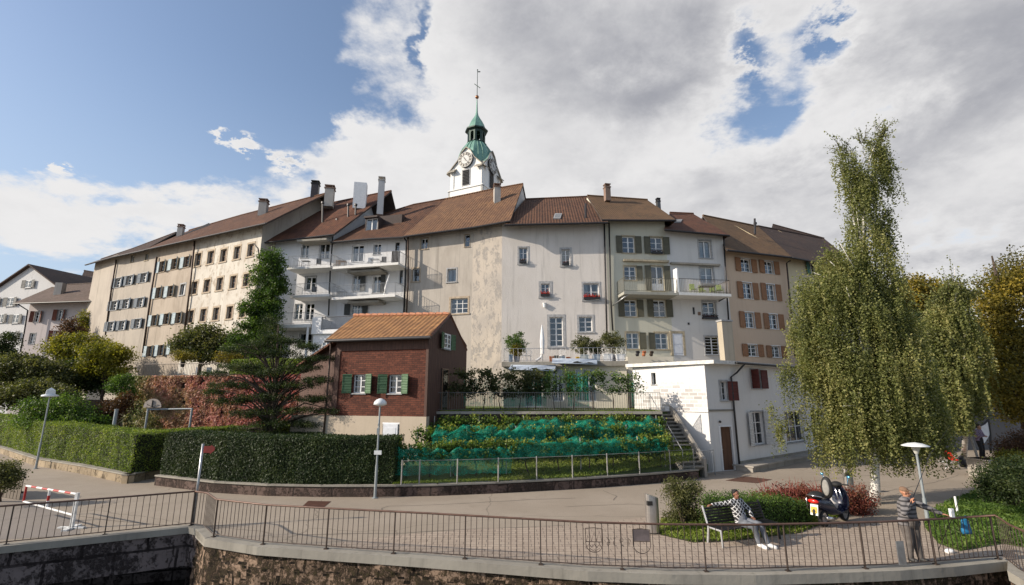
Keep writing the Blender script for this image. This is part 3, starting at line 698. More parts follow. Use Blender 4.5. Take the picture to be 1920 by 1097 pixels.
bal4 = [balcony(B4, F4, (538, 502), (619, 496), 1.7), balcony(B4, F4, (543, 556), (618, 549), 1.7), balcony(B4, F4, (497, 610.5), (583, 606.5), 2.2, th=.3)]
bal5 = [balcony(B5, F5, (624, 500.5), (747, 491), 1.9), balcony(B5, F5, (622, 558), (741, 551), 1.9)]
# awning boxes and soffit shading under upper floors
for (x0, x1, y, F, H) in ((560, 615, 453, F4, B4), (655, 715, 511, F5, B5), (655, 712, 568, F5, B5)):
    G = F.sh(1.2); a, b = G.hit(x0, y), G.hit(x1, y); g = MB(); F.box(g, a[0], b[0], a[1]-.1, a[1]+.08, .1, 1.5); obj('awning_box', g, M_cap, H['root'])
# lower loggia of B5: white parapet box
G = F5.sh(2.4); a = G.hitp(584, 619); b = G.hitp(700, 619); g = MB()
u0, u1 = (a-F5.A).dot(F5.t), (b-F5.A).dot(F5.t); z = a.z
F5.box(g, u0, u1, z-.35, z, 0, 2.4); F5.box(g, u0, u0+.9, z, z+1.15, 2.2, 2.4); F5.box(g, u0, u0+.2, z, z+1.15, 0, 2.2); F5.box(g, u0+.1, u1, 2.5, z-.35, 0, 2.2)
o = obj('loggia', g, M_white, B5['root']); g = MB(); railing(g, F5.P(u0+.9, z, 2.3), F5.P(u1, z, 2.3), 1.1, .1); obj('railing', g, M_rail, o)
window(B5['root'], F5.sh(2.2), F5.sh(2.2).rect(612, 652, 16, 22), rows=3, depth=-.06, curt=0)
# posts below B4's lowest balcony
G = F4.sh(2.1)
for x in (502, 578):
    p = G.hitp(x, 614); g = MB(); g.box((p.x, p.y, (p.z+3)/2), (.16, .16, p.z-3), .1); obj('balcony_post', g, M_white, B4['root'])
# B8/B9 balcony
F8, F9 = B8['facs'][0], B9['facs'][0]
bal8 = balcony(B8, F8, (1170, 546), (1271, 549), 1.7, h=1.15, sides='L', m=plaster('olive_slab', (.36, .35, .3)), rm=plain('olive_rail', (.16, .15, .11), .5), step=.14)
bal9 = balcony(B9, F9, (1273, 549), (1371, 550), 1.7, h=1.15, sides='R', rm=M_rail)
a, b, z, o = bal9; g = MB(); p = a; q = p-F9.n*.6; g.slab([p+F9.t*-.06+Vector((0, 0, 2.0)), p+F9.t*.06+Vector((0, 0, 2.0)), q+F9.t*.06+Vector((0, 0, 2.0)), q-F9.t*.06+Vector((0, 0, 2.0))], 2.0); obj('balcony_screen', g, M_white, B9['root'])
pipe(B8['root'], [F8.sh(1.6).hitp(1178, 552), F8.sh(.1).hitp(1149, 573)], .05, M_steel, 'bracket'); pipe(B9['root'], [F9.sh(1.5).hitp(1366, 555), F9.sh(.1).hitp(1348, 565)], .05, M_gut, 'bracket')
for (F, H, x0, x1, y) in ((F8, B8, 1168, 1252, 488.5), (F9, B9, 1256, 1347, 494)):
    a, b = F.hit(x0, y), F.hit(x1, y); g = MB(); F.box(g, a[0], b[0], a[1]-.1, a[1]+.06, .0, .3); obj('awning_box', g, M_sand if H is B8 else M_cap, H['root'])
# ============================================================ GROUND
def stainmat(name, c1, c2, c3, s=1., bump=.3, cracks=True):
    def f(n, b, o):
        p = obc(n); a = n.noise(p, .22*s, 6, .6, .4); q = n.noise(p, 1.6*s, 6, .75); g = n.noise(p, 28, 3, .7)
        col = n.mix(n.ss(a, .35, .66), c1, c2); col = n.mix(n.ss(q, .48, .75, 0, .6), col, c3); col = n.mix(n.ss(n.noise(n.scale(p, .5, 2.2, 1), 1.1, 7, .75, .5), .55, .72, 0, .35), col, tuple(x*.62 for x in c1)); col = n.mix(n.ss(g, .4, .7, 0, .5), col, tuple(x*.6 for x in c1))
        if cracks:
            v = n.n.new('ShaderNodeTexVoronoi'); v.feature = 'DISTANCE_TO_EDGE'; v.inputs['Scale'].default_value = .11
            pp = n.n.new('ShaderNodeMix'); pp.data_type = 'VECTOR'; pp.inputs[0].default_value = .12; n.l.new(p, pp.inputs[4])
            nz = n.n.new('ShaderNodeTexNoise'); nz.inputs['Scale'].default_value = .6; nz.inputs['Detail'].default_value = 5; n.l.new(p, nz.inputs[0])
            sc2 = n.vmath('MULTIPLY', nz.outputs[1], (9, 9, 9)); n.l.new(sc2, pp.inputs[5]); n.l.new(pp.outputs[1], v.inputs[0])
            col = n.mix(n.ss(v.outputs[0], .0, .0035, .5, 0), col, tuple(x*.3 for x in c1))
        n.inp(b.inputs['Base Color'], col); b.inputs['Roughness'].default_value = .85; b.inputs['Specular IOR Level'].default_value = .3
        n.inp(b.inputs['Normal'], n.bump(n.math('ADD', q, g), bump, .01))
    return mat(name, f)
M_asph = stainmat('worn_asphalt', (.30, .25, .195), (.35, .295, .235), (.26, .215, .165))
M_asph2 = stainmat('road_asphalt', (.23, .2, .175), (.27, .235, .2), (.19, .165, .145))
M_pave = brickmat('paving_blocks', (.33, .265, .21), (.38, .31, .245), (.15, .12, .1), .42, .21, .012, .5)
M_grass = stainmat('lawn_soil', (.07, .1, .025), (.09, .13, .03), (.06, .06, .03), 2., .6, False)
M_hill = stainmat('garden_soil', (.05, .05, .025), (.06, .07, .03), (.07, .05, .03), 2., .6, False)
def stonewall(name, c, moss, dark, amt):
    def f(n, b, o):
        p = obc(n); uv = uvc(n)
        st = n.noise(n.scale(uv, 1, 1, 1), 1.3, 6, .7, .4); ms = n.noise(n.scale(uv, 1.4, .8, 1), .9, 9, .8, .8); fn = n.noise(p, 9, 6, .8)
        u, v, _ = sep(n, uv)
        t = n.n.new('ShaderNodeTexBrick'); n.l.new(n.vmath('ADD', uv, n.vmath('MULTIPLY', n.n.new('ShaderNodeTexNoise').outputs[1], (.1, .1, .1))), t.inputs[0])
        t.inputs['Scale'].default_value = 1; t.inputs['Brick Width'].default_value = 1.5; t.inputs['Row Height'].default_value = .62; t.inputs['Mortar Size'].default_value = .035
        t.inputs['Color1'].default_value = (*c, 1); t.inputs['Color2'].default_value = (*[x*.75 for x in c], 1); t.inputs['Mortar'].default_value = (*dark, 1)
        col = n.mix(n.ss(st, .4, .7, 0, .7), t.outputs[0], tuple(x*.5 for x in c))
        m = n.math('MULTIPLY', n.ss(n.math('ADD', n.math('MULTIPLY', ms, 1.), n.math('MULTIPLY', n.math('SUBTRACT', fn, .5), .7)), .47-amt, .6-amt), .9)
        mc = n.mix(n.ss(fn, .45, .7), dark, moss)
        col = n.mix(m, col, mc)
        n.inp(b.inputs['Base Color'], col); b.inputs['Roughness'].default_value = .95; b.inputs['Specular IOR Level'].default_value = .15
        n.inp(b.inputs['Normal'], n.bump(n.math('ADD', n.math('MULTIPLY', m, fn), n.math('MULTIPLY', t.outputs[1], -.4)), 1.0, .08))
    return mat(name, f)
M_quay = stonewall('mossy_quay_stone', (.3, .21, .15), (.06, .05, .02), (.012, .01, .008), .05)
M_low = stonewall('tan_low_wall', (.36, .29, .2), (.2, .15, .09), (.14, .11, .08), -.1)
M_lowd = stonewall('shaded_low_wall', (.14, .1, .085), (.08, .06, .05), (.05, .04, .035), 0)  # low wall stone with the shade of its unlit face put into the colour
M_old = stonewall('old_terrace_wall', (.13, .11, .09), (.05, .05, .025), (.03, .025, .02), .05)

TOPR = [(-200, 972), (0, 950), (120, 941), (250, 931), (366, 922), (389, 925), (406, 937), (500, 947.5), (650, 955.5), (800, 963), (950, 971.5), (1100, 980), (1250, 984), (1400, 985), (1550, 982), (1660, 979), (1758, 974), (1866, 967), (1893, 985), (1925, 999), (2050, 1050)]
QP = [gnd(x, y, 1.05) for x, y in TOPR]; QP = [Vector((p.x, p.y, 0)) for p in QP]
def offs(i, d):
    a = QP[max(0, i-1)]; b = QP[min(len(QP)-1, i+1)]; t = (b-a).normalized(); return QP[i]+Vector((t.y, -t.x, 0))*d
EDGE = [offs(i, .06) for i in range(len(QP))]
g = MB(); far = [Vector((260, 10, 0)), Vector((260, 600, 0)), Vector((-300, 600, 0)), Vector((-300, 18, 0))]
g.poly(EDGE+far); tag(obj('ground', g, M_asph), kind='structure')
# paved quay area (a sheet 4 mm up)
pv = [offs(i, -.05)+Vector((0, 0, .004)) for i in range(8, 19)]
back = [gnd(x, y, .004) for x, y in ((1900, 1010), (1830, 975), (1740, 970), (1690, 972), (1500, 990), (1350, 968), (1230, 968), (1060, 985), (880, 992), (740, 1004), (620, 1020))]
g = MB(); g.poly(pv+back); tag(obj('pavement', g, M_pave), kind='structure')
rd = [gnd(x, y, .004) for x, y in ((-150, 1010), (0, 1012), (150, 1003), (150, 975), (60, 940), (-60, 930), (-260, 900))]
g = MB(); g.poly(rd); tag(obj('road', g, M_asph2), kind='structure')
# coping + quay wall + bridge beam
def strip(pts0, pts1, z0, z1, mi, g):
    for i in range(len(pts0)-1): g.quad(pts0[i]+Vector((0, 0, z0)), pts0[i+1]+Vector((0, 0, z0)), pts1[i+1]+Vector((0, 0, z1)), pts1[i]+Vector((0, 0, z1)), mi)
I0 = 5
g = MB(); a = [offs(i, -.18) for i in range(I0, len(QP))]; b = [offs(i, .2) for i in range(I0, len(QP))]
strip(b, a, .05, .05, 0, g); strip(a[::-1], a[::-1], 0.0, .05, 0, g); strip(b, b, -.16, .05, 0, g); c = [offs(i, .13) for i in range(I0, len(QP))]; strip(c, b, -.16, -.16, 0, g)
cop = obj('coping', g, M_cap); 
g = MB(); seg = [offs(i, .14) for i in range(I0, len(QP))]
Z = Vector((0, 0, 1))
for i in range(len(seg)-1):
    n_ = max(1, int((seg[i+1]-seg[i]).length/.16)); d = (seg[i+1]-seg[i]).normalized(); nn = Vector((d.y, -d.x, 0))
    for k in range(n_):
        p, q = seg[i].lerp(seg[i+1], k/n_), seg[i].lerp(seg[i+1], (k+1)/n_)
        zs = [-.16-.16*j for j in range(26)]
        def rough(v): return v+nn*(.09*mnoise.fractal(v*2.2, 1, 2, 4)-.02+.05*(v.z+.16)*-.6)
        for z1, z2 in zip(zs, zs[1:]): g.quad(rough(p+Z*z2), rough(q+Z*z2), rough(q+Z*z1), rough(p+Z*z1))
qw = obj('quay_wall', g, M_quay, weld=True, smooth=True); tag(qw, 'mossy stone quay wall dropping to the river under the long railing', 'wall')
cop.parent = qw; cop.location = ORG[cop.name]-ORG[qw.name]; cop['kind'] = 'thing'; del cop['kind']
g = MB(); a = [offs(i, -.18) for i in range(0, 7)]; b = [offs(i, .2) for i in range(0, 7)]
strip(b, a, .06, .06, 0, g); strip(a[::-1], a[::-1], 0, .06, 0, g); strip(b, b, -.12, .06, 0, g)
Bc = [offs(i, .13) for i in range(0, 6)]; strip(Bc, b[:6], -.12, -.12, 0, g)
M_beam = stonewall('dark_bridge_concrete', (.17, .14, .135), (.07, .055, .055), (.025, .02, .02), -.02)
strip(Bc, Bc, -1.05, -.12, 1, g); Bi = [q+Vector((.3, 7, 0)) for q in Bc]; strip(Bi, Bc, -1.05, -1.05, 1, g)
br = obj('bridge', g, [M_cap, M_beam]); tag(br, 'low concrete bridge with a stained beam over the dark river opening', 'bridge')
g = MB(); l, r = Bc[0]+Vector((-6, 0, 0)), Bc[-1]+Vector((-.2, 0, 0)); l2, r2 = l+Vector((0, 9, 0)), r+Vector((-.5, 9, 0))
g.quad(r-Z*4.2, r2-Z*4.2, r2-Z*1.0, r-Z*1.0); g.quad(r2-Z*4.2, l2-Z*4.2, l2-Z*.9, r2-Z*.9); g.quad(l2-Z*4.2, l-Z*4.2, l-Z*.9, l2-Z*.9); obj('abutment', g, M_beam, br)
s0 = offs(5, .26); 
g = MB(); g.poly([Vector((-300, -60, -4)), Vector((260, -60, -4)), Vector((260, 60, -4)), Vector((-300, 60, -4))])
tag(obj('river', g, plain('river_water', (.02, .03, .025), .08, spec=.8)), kind='structure')

# manhole covers, patches
def patch(pxs, m, name, z=.008, **kw):
    g = MB(); g.poly([gnd(x, y, z) for x, y in pxs]); return tag(obj(name, g, m), **kw)
M_iron = plain('rusty_iron', (.1, .045, .03), .7, .3)
patch([(565, 951), (606, 952), (621, 940), (578, 939)], M_iron, 'manhole_cover', label='rusty square iron manhole cover in the asphalt before the hedge', cat='manhole cover')
patch([(1360, 901), (1420, 906), (1448, 899), (1395, 893)], plain('ramp_iron', (.12, .06, .04), .7, .3), 'manhole_cover', label='brown iron cover plate in the asphalt near the annex door', cat='manhole cover')

# low retaining walls
def wallrun(name, pts, h, th, m, label, cat='wall', capm=None, zb=0, pre=None):
    g = MB()
    for i in range(len(pts)-1):
        F = Fac(pts[i], pts[i+1]); F.box(g, 0, F.L, zb-.2, zb+h-.06, -th, 0, 0); F.box(g, -.02, F.L+.02, zb+h-.06, zb+h, -th-.02, .03, 1)
    return tag(obj(name, g, [m, capm or M_cap]), label, cat)
WA = [gnd(-100, 830), gnd(0, 850), gnd(65, 873), gnd(150, 888), gnd(236, 907)]
wallrun('low_wall', WA, .42, .3, M_low, 'low tan sandstone wall at the foot of the sunlit hedge')
WA2 = [gnd(237.5, 907), gnd(300, 893)+Vector((.3, 1.5, 0))]
wallrun('low_wall', WA2, .42, .3, M_low, 'short low wall turning the corner into the garden entrance')
WB = [gnd(289, 910), gnd(400, 924), gnd(500, 930), gnd(600, 932), gnd(700, 932)]
wallrun('low_wall', WB, .45, .3, M_lowd, 'low shade toned wall in front of the dark clipped hedge')
WC = [gnd(701, 932), gnd(820, 930), gnd(937, 925), gnd(1100, 916), gnd(1220, 907), gnd(1311, 898)]
wallrun('low_wall', WC, .45, .3, M_lowd, 'low shade toned wall under the vineyard wire fence')
# lawns / terraces
def up(p, z): return Vector((p.x, p.y, z))
def terr(name, pts, m=M_grass, th=None, kind='structure'):
    g = MB(); zmin = min(p.z for p in pts); g.slab(pts, (zmin+.6) if th is None else th); return tag(obj(name, g, m), kind=kind)
terr('lawn', [up(p, .38) for p in [WB[0]+Vector((0.05, .2, 0))]+[q+Vector((0, .25, 0)) for q in WB[1:]+WC[1:]]]+[Vector((11, 28, .38)), Vector((11, 30, .38)), Vector((-18, 40, .38)), Vector((-17, 27, .38))])
terr('lawn', [up(q+Vector((0, .3, 0)), .36) for q in WA]+[up(WA2[1]+Vector((-.3, .2, 0)), .36), Vector((-18, 40, .36)), Vector((-55, 56, .36))], M_hill)
# vineyard slope
V0 = [q+Vector((.0, .32, 0)) for q in WC[:-1]]+[gnd(1262, 903)+Vector((0, .32, 0))]
g = MB(); T0 = at(803, 775, 27.2); T1 = at(1238, 777, 26.6)
n_ = 10
lo = [up(V0[min(len(V0)-1, i)], .46) for i in range(len(V0))]; hi = [Vector((-4.2+i*(12.4/(len(V0)-1)), 27.2, 1.5)) for i in range(len(V0))]
for i in range(len(lo)-1): g.quad(lo[i], lo[i+1], hi[i+1], hi[i])
tag(obj('lawn', g, M_grass), kind='structure')
# upper terrace z=3.15
ZT = 3.15
TE = [Vector((-4.6, 27.3, ZT)), Vector((-4.55, 27.0, ZT)), Vector((8.1, 26.9, ZT)), Vector((8.0, 28.7, ZT)), Vector((9.0, 28.7, ZT)), Vector((8.6, 31, ZT)), Vector((12, 38.5, ZT)), Vector((40, 44, ZT)), Vector((40, 70, ZT)), Vector((-14, 70, ZT)), Vector((-14, 33, ZT)), Vector((-4.6, 33, ZT))]
terr('terrace', TE, M_grass, 4.2)
F = Fac(Vector((-4.6, 26.95, 0)), Vector((8.12, 26.85, 0))); g = MB(); F.box(g, 0, F.L, 0, ZT-.12, -.3, .02, 0); F.box(g, -.02, F.L+.02, ZT-.12, ZT+.02, -.35, .08, 1)
tag(obj('retaining_wall', g, [M_old, M_conc]), 'dark old retaining wall between the vineyard and the upper terrace', 'wall'); FT = F
# left: hill behind ivy wall
IV = [at(243, 750, 38.5), at(420, 750, 37), at(640, 750, 34.5)]
IVF = [Fac(IV[0], IV[1]), Fac(IV[1], IV[2])]; ZI = IVF[0].hit(300, 706)[1]
g = MB()
for F in IVF: F.box(g, 0, F.L, 0, ZI-.1, -.4, 0, 0); F.box(g, 0, F.L, ZI-.1, ZI+.04, -.45, .08, 1)
Fs = Fac(IV[0]+Vector((-.3, 9, 0)), IV[0]); Fs.box(g, 0, Fs.L, 0, ZI-.1, -.4, 0, 0)
ivw = obj('retaining_wall', g, [M_old, M_cap]); tag(ivw, 'high retaining wall overgrown with red and green creeper', 'wall')
terr('hillside', [up(IV[0]+Vector((.1, .3, 0)), ZI-.1), up(IV[1]+Vector((.1, .3, 0)), ZI-.1), up(IV[2]+Vector((.1, .3, 0)), ZI-.1), Vector((-13.8, 70, ZI-.1)), Vector((-70, 90, ZI-.1)), Vector((-44, 58, ZI-.1)), Vector((-34, 46, ZI-.1))], M_hill, 6)
# garden slope on the far left (heightfield)
def gy(x): return max(31., 30.8+(-27.6-x)*.66)
def gh(x, y): 
    t = min(1, max(0, (y-gy(x))/28)); return .35+3.2*t*t*(3-2*t)+.25*mnoise.noise(Vector((x*.15, y*.15, 0)))*min(1, t*6)
g = MB(); nx, ny = 40, 30
for j in range(ny+1):
    for i in range(nx+1):
        x0 = -110+(-29.5+110)*i/nx; yy = 70*j/ny; x = x0-max(0, yy-7)*.62*(i/nx); y = gy(x0)+yy; g.v.append((x, y, gh(x, y)))
for j in range(ny):
    for i in range(nx): k = j*(nx+1)+i; g.f.append((k, k+1, k+nx+2, k+nx+1)); g.m.append(0)
tag(obj('garden_slope', g, M_hill, smooth=True), kind='structure')

# ============================================================ TERRACE HOUSE below B7
W_pale = plaster('pale_terrace_render', (.58, .54, .45), (.5, .46, .38), .3, .15)
FH = Fac(at(944, 720, 33.2), at(1176, 720, 32.2)); ZR = FH.hit(1060, 678)[1]
th = root('terrace_house', FH.P(0, ZT)); tag(th, 'low pale terrace house with a roof terrace above the upper vines', 'house')
ws = [dict(r=(1000, 730, 34, 66), cols=2, rows=1, curt=.5, door=False), dict(r=(1046, 722, 22, 62), cols=2, rows=1, curt=.6), dict(r=(1098, 722, 40, 62), cols=3, rows=1, curt=1)]
rs = [FH.rect(*q['r']) for q in ws]; g = MB(); wall_grid(g, FH, ZT, lambda u: ZR-.3, rs); F = FH
b0, b1 = F.P(0, ZT)-F.n*8, F.P(F.L, ZT)-F.n*8
g.quad(F.P(0, ZT), F.P(0, ZR-.3), up(b0, ZR-.3), b0); g.quad(F.P(F.L, ZR-.3), F.P(F.L, ZT), b1, up(b1, ZR-.3)); obj('wall', g, W_pale, th)
g = MB(); g.slab([F.P(-.1, ZR, .25), F.P(F.L+.1, ZR, .25), up(b1, ZR), up(b0, ZR)], .32, 0, 1); obj('roof_slab', g, [M_conc, M_cap], th)
for q, r in zip(ws, rs): q.pop('r'); window(th, FH, r, sill=False, **q)
g = MB(); r = FH.rect(1046, 722, 10, 62)
for x, w_ in ((1026, 11), (1069, 12)):
    r = FH.rect(x, 718, w_, 44); FH.box(g, r[0], r[1], r[2], r[3], .03, .08)
    obj('shutter', g, S_green, th); g = MB()
# folded awnings
M_awn = plain('grey_awning_canvas', (.33, .38, .45), .85, var=.05)
def awning(x0, x1, y, drop, out, zz):
    G = FH.sh(.25); a, b = G.hit(x0, y), G.hit(x1, y); g = MB(); n_ = 16
    def pt(i, j):
        u = a[0]+(b[0]-a[0])*i/n_; s = j/6; return FH.P(u, a[1]-drop*s-.06*math.sin(i*1.3+j)*s-.05*math.sin(i*.5), .3+out*math.sin(s*1.6))
    for i in range(n_):
        for j in range(6): g.quad(pt(i, j+1), pt(i+1, j+1), pt(i+1, j), pt(i, j))
    ends = [pt(0, j) for j in range(7)]
    g.tube(pt(0, 0), pt(n_, 0), .07); g.tube(pt(0, 6), pt(n_, 6), .035)
    o = obj('awning', g, M_awn, th, smooth=True); g = MB(); g.tube(FH.P(a[0]+.2, a[1]-.1, .2), pt(1, 6), .025); g.tube(FH.P(b[0]-.2, b[1]-.1, .2), pt(n_-1, 6), .025); obj('awning_arm', g, M_steel, o)
awning(958, 1042, 686, .3, 1.1, 0); awning(1036, 1118, 674, .3, 1.0, 0)
g = MB(); F = FH; 
railing(g, F.P(.05, ZR, .15), F.P(F.L*.32, ZR, .15), .9, .3, .01, .018); railing(g, F.P(F.L*.33, ZR, .15), F.P(F.L, ZR, .15), .9, .3, .01, .018); railing(g, F.P(F.L, ZR, .15), F.P(F.L, ZR, -4), .9, .3, .01, .018); railing(g, F.P(0.05, ZR, .15), F.P(0.05, ZR, -4), .9, .3, .01, .018)
obj('railing', g, M_steel, th)

# ============================================================ ANNEX
M_shing = brickmat('white_eternit_shingles', (.66, .65, .64), (.38, .36, .34), (.28, .26, .25), .42, .17, .012, .7)
def shing(n, b, o):
    uv = uvc(n); t = n.n.new('ShaderNodeTexBrick'); n.l.new(uv, t.inputs[0]); t.inputs['Scale'].default_value = 1
    t.inputs['Color1'].default_value = (.72, .71, .7, 1); t.inputs['Color2'].default_value = (.42, .395, .375, 1); t.inputs['Mortar'].default_value = (.75, .74, .73, 1)
    t.inputs['Mortar Size'].default_value = .018; t.inputs['Brick Width'].default_value = .5; t.inputs['Row Height'].default_value = .21; t.inputs['Bias'].default_value = .1
    p = obc(n); q = n.noise(p, .55, 4, .6); _, _, wz = sep(n, p); col = n.mix(n.math('MULTIPLY', n.ss(n.math('ADD', wz, n.math('MULTIPLY', q, 1.6)), 5.0, 6.1), .9), t.outputs[0], (.74, .73, .73)); r = n.noise(p, 12, 4); col = n.mix(n.ss(r, .45, .8, 0, .5), col, (.35, .33, .32))
    n.inp(b.inputs['Base Color'], col); b.inputs['Roughness'].default_value = .7; _, v, _ = sep(n, uv)
    n.inp(b.inputs['Normal'], n.bump(n.math('FRACT', n.math('DIVIDE', v, .21)), .4, .03))
M_shing = mat('weathered_white_shingles', shing)
W_ann = plaster('annex_white_render', (.7, .69, .67), (.62, .6, .58), .3, .15)
A0, A1, A2, A3 = at(1190, 760, 30.5), gnd(1337, 885), gnd(1387, 881), gnd(1575, 847)
AL, AM, AR = Fac(A0, A1), Fac(A1, A2), Fac(A2, A3); ZA = AL.hit(1335, 680)[1]
an = root('annex', (A1.x, A1.y, 0)); tag(an, 'white two storey annex with a shingled upper wall and brown door', 'house')
g = MB(); rl = AL.rect(1226, 710, 8, 22); wall_grid(g, AL, 0, lambda u: ZA, [rl], 0)
rm = AM.rect(1357, 733, 13, 35); rdoor = AM.rect(1363, 839, 21, 78); rdoor = (rdoor[0], rdoor[1], .02, rdoor[3]); wall_grid(g, AM, 0, lambda u: ZA, [rm, rdoor], 0)
rws = [dict(r=(1417, 711, 17, 34), rows=3, shut='LR', sm=S_red, sang=(70, 12), sw=.55, trim=M_stone, tw=.08, curt=.2), dict(r=(1530, 708, 14, 32), rows=3, shut='LR', sm=S_red, sang=(10, 10), sw=.5, trim=M_stone, tw=.08),
       dict(r=(1422, 803, 22, 62), rows=3, cols=2, shut='LR', sm=S_white, sang=(10, 70), sw=.6, trim=M_stone, tw=.07, curt=0), dict(r=(1490, 800, 34, 58), rows=2, cols=3), dict(r=(1535, 795, 26, 56), rows=2, cols=2)]
rr = [AR.rect(*q['r']) for q in rws]; wall_grid(g, AR, 0, lambda u: ZA, rr, 0)
bk = [A0+Vector((6, 9, 0)), A3+Vector((-2, 5, 0))]
g.quad(A3, bk[1], up(bk[1], ZA), up(A3, ZA)); g.quad(bk[1], bk[0], up(bk[0], ZA), up(bk[1], ZA)); g.quad(bk[0], A0, up(A0, ZA), up(bk[0], ZA)); obj('wall', g, W_ann, an)
g = MB(); zb = [AL.hit(1236, 766), AL.hit(1333, 775)]
zsh = (zb[0][1]+zb[1][1])/2
for (u0, u1, z0, z1) in ((.0, rl[0], zsh, ZA-.1), (rl[1], AL.L+.02, zsh, ZA-.1), (rl[0], rl[1], zsh, rl[2]), (rl[0], rl[1], rl[3], ZA-.1)): g.quad(AL.P(u0, z0, .035), AL.P(u1, z0, .035), AL.P(u1, z1, .035), AL.P(u0, z1, .035))
AL.box(g, 0, AL.L+.02, zsh-.04, zsh, 0, .06); obj('shingle_cladding', g, M_shing, an)
window(an, AL, rl, cols=1, rows=1, fm=M_wf, trim=M_stone, tw=.06, curt=0)
window(an, AM, rm, cols=2, rows=3, trim=M_stone, tw=.09, curt=0, shut='R', sm=S_red, sang=(8, 12), sw=.62)
M_bdoor = boards('brown_door_wood', (.13, .06, .03), .3); doorway(an, AM, rdoor, M_bdoor, M_white, .06, d=-.18)
for q, r in zip(rws, rr): q.pop('r'); window(an, AR, r, **q)
g = MB(); roofp = [AL.P(-.3, ZA+.14, .35), AM.P(0, ZA+.14, .45)-AL.t*-.2, AM.P(AM.L, ZA+.14, .4), AR.P(AR.L+.4, ZA+.14, .4), up(bk[1], ZA+.14)+Vector((0, .3, 0)), up(bk[0], ZA+.14)]
g.slab(roofp, .2, 0, 1); obj('roof', g, [M_conc, plain('white_fascia', (.68, .66, .62), .6)], an)
g = MB(); g.tube(AM.P(AM.L, ZA+.04, .45), AR.P(AR.L+.3, ZA+.04, .45), .07); obj('gutter', g, M_gut, an)
pipe(an, [AR.P(.9, ZA+.0, .4), AR.P(.4, ZA-.5, .15), AM.P(AM.L-.1, ZA-.75, .1), AM.P(AM.L-.1, .05, .1)], .055)
g = MB(); AM.box(g, 0, AM.L, zsh+.0, zsh+.1, 0, .05); AR.box(g, .1, AR.L, .0, .45, 0, .04); obj('string_course', g, M_cap, an)
g = MB(); p = AM.P(.75, rdoor[3]+.28, .06); g.ell(p, (.07, .07, .07)); obj('door_lamp', g, M_gut, an)
# long stone ledge
L0, L1 = gnd(1412, 886), gnd(1580, 851); F = Fac(L0, L1); g = MB(); F.box(g, 0, F.L, 0, .24, -1.1, 0); F.box(g, -.06, F.L, .24, .32, -1.15, .08)
tag(obj('stone_ledge', g, M_conc), 'long low stone ledge running along the annex wall', 'ledge')
# outdoor stair
SF = Fac(gnd(1262, 880)+Vector((0, -.1, 0)), A1+Vector((-.35, -.15, 0))); st = root('stair', SF.P(0, 0)); tag(st, 'concrete garden stair climbing beside the white annex wall', 'stairs')
bot = Vector((9.2, 26.2, .45)); nst = 15
s0 = Vector((9.1, 25.3, 0)); s1 = Vector((8.62, 28.9, 0)); d = s1-s0; dl = d.length; d.normalize(); sd = Vector((-d.y, d.x, 0)); zs_ = .38
for k in range(nst):
    g = MB(); p = s0+d*(dl*k/nst); z = zs_+(ZT-zs_)*(k+1)/nst; W2 = .55; n1_ = dl/nst
    g.box(p+d*(n1_*.5+.03)+Z*(z-.035), (W2*2, n1_+.1, .07), math.atan2(d.y, d.x)-math.pi/2); g.box(p+d*(n1_*.75)+Z*(z-.13), (W2*1.9, .03, .13), math.atan2(d.y, d.x)-math.pi/2); obj('step', g, M_cap, st)
g = MB()
for sg, h0, h1 in ((-1, .5, .45), (1, -.05, -.1)):
    a = s0+sd*sg*.62; b = s1+sd*sg*.62; w2 = sd*.07
    g.hexa([a-w2, a+w2, b+w2, b-w2, a-w2+Z*(zs_+h0), a+w2+Z*(zs_+h0), b+w2+Z*(ZT+h1), b-w2+Z*(ZT+h1)])
obj('stringer', g, M_conc, st); g = MB(); a = s0+sd*.55; b = s1+sd*.55
for k in range(5): q = a.lerp(b, k/4); g.tube(q+Z*(zs_+(ZT-zs_)*k/4-.1), q+Z*(zs_+(ZT-zs_)*k/4+.95), .018, n=6)
g.tube(a+Z*(zs_+.95), b+Z*(ZT+.95), .02, n=6); obj('handrail', g, M_steel, st)
gt = root('garden_gate', gnd(1316, 892)); tag(gt, 'grey tube frame gate at the foot of the garden stair', 'gate'); g = MB(); a, b = gnd(1316, 893), gnd(1341, 890)
for q in (a, b): g.tube(q, q+Z*1.25, .03, n=8)
g.tube(a+Z*1.22, b+Z*1.22, .022, n=6); g.tube(a+Z*.15, b+Z*.15, .02, n=6); obj('gate_frame', g, M_steel, gt); g = MB()
for k in range(1, 7): q = a.lerp(b, k/7); g.tube(q+Z*.15, q+Z*1.2, .008, n=4)
obj('bars', g, M_steel, gt)
F = Fac(at(1560, 800, 36.5), at(1960, 800, 38.5)); g = MB(); F.box(g, 0, F.L, 0, 3.6, -.4, 0, 0); F.box(g, 0, F.L, 3.6, 3.75, -.5, .1, 1)
tag(obj('backing_wall', g, [plaster('dark_grey_render', (.13, .13, .135)), M_cap]), 'long dark grey wall behind the birches at the end of the square', 'wall')
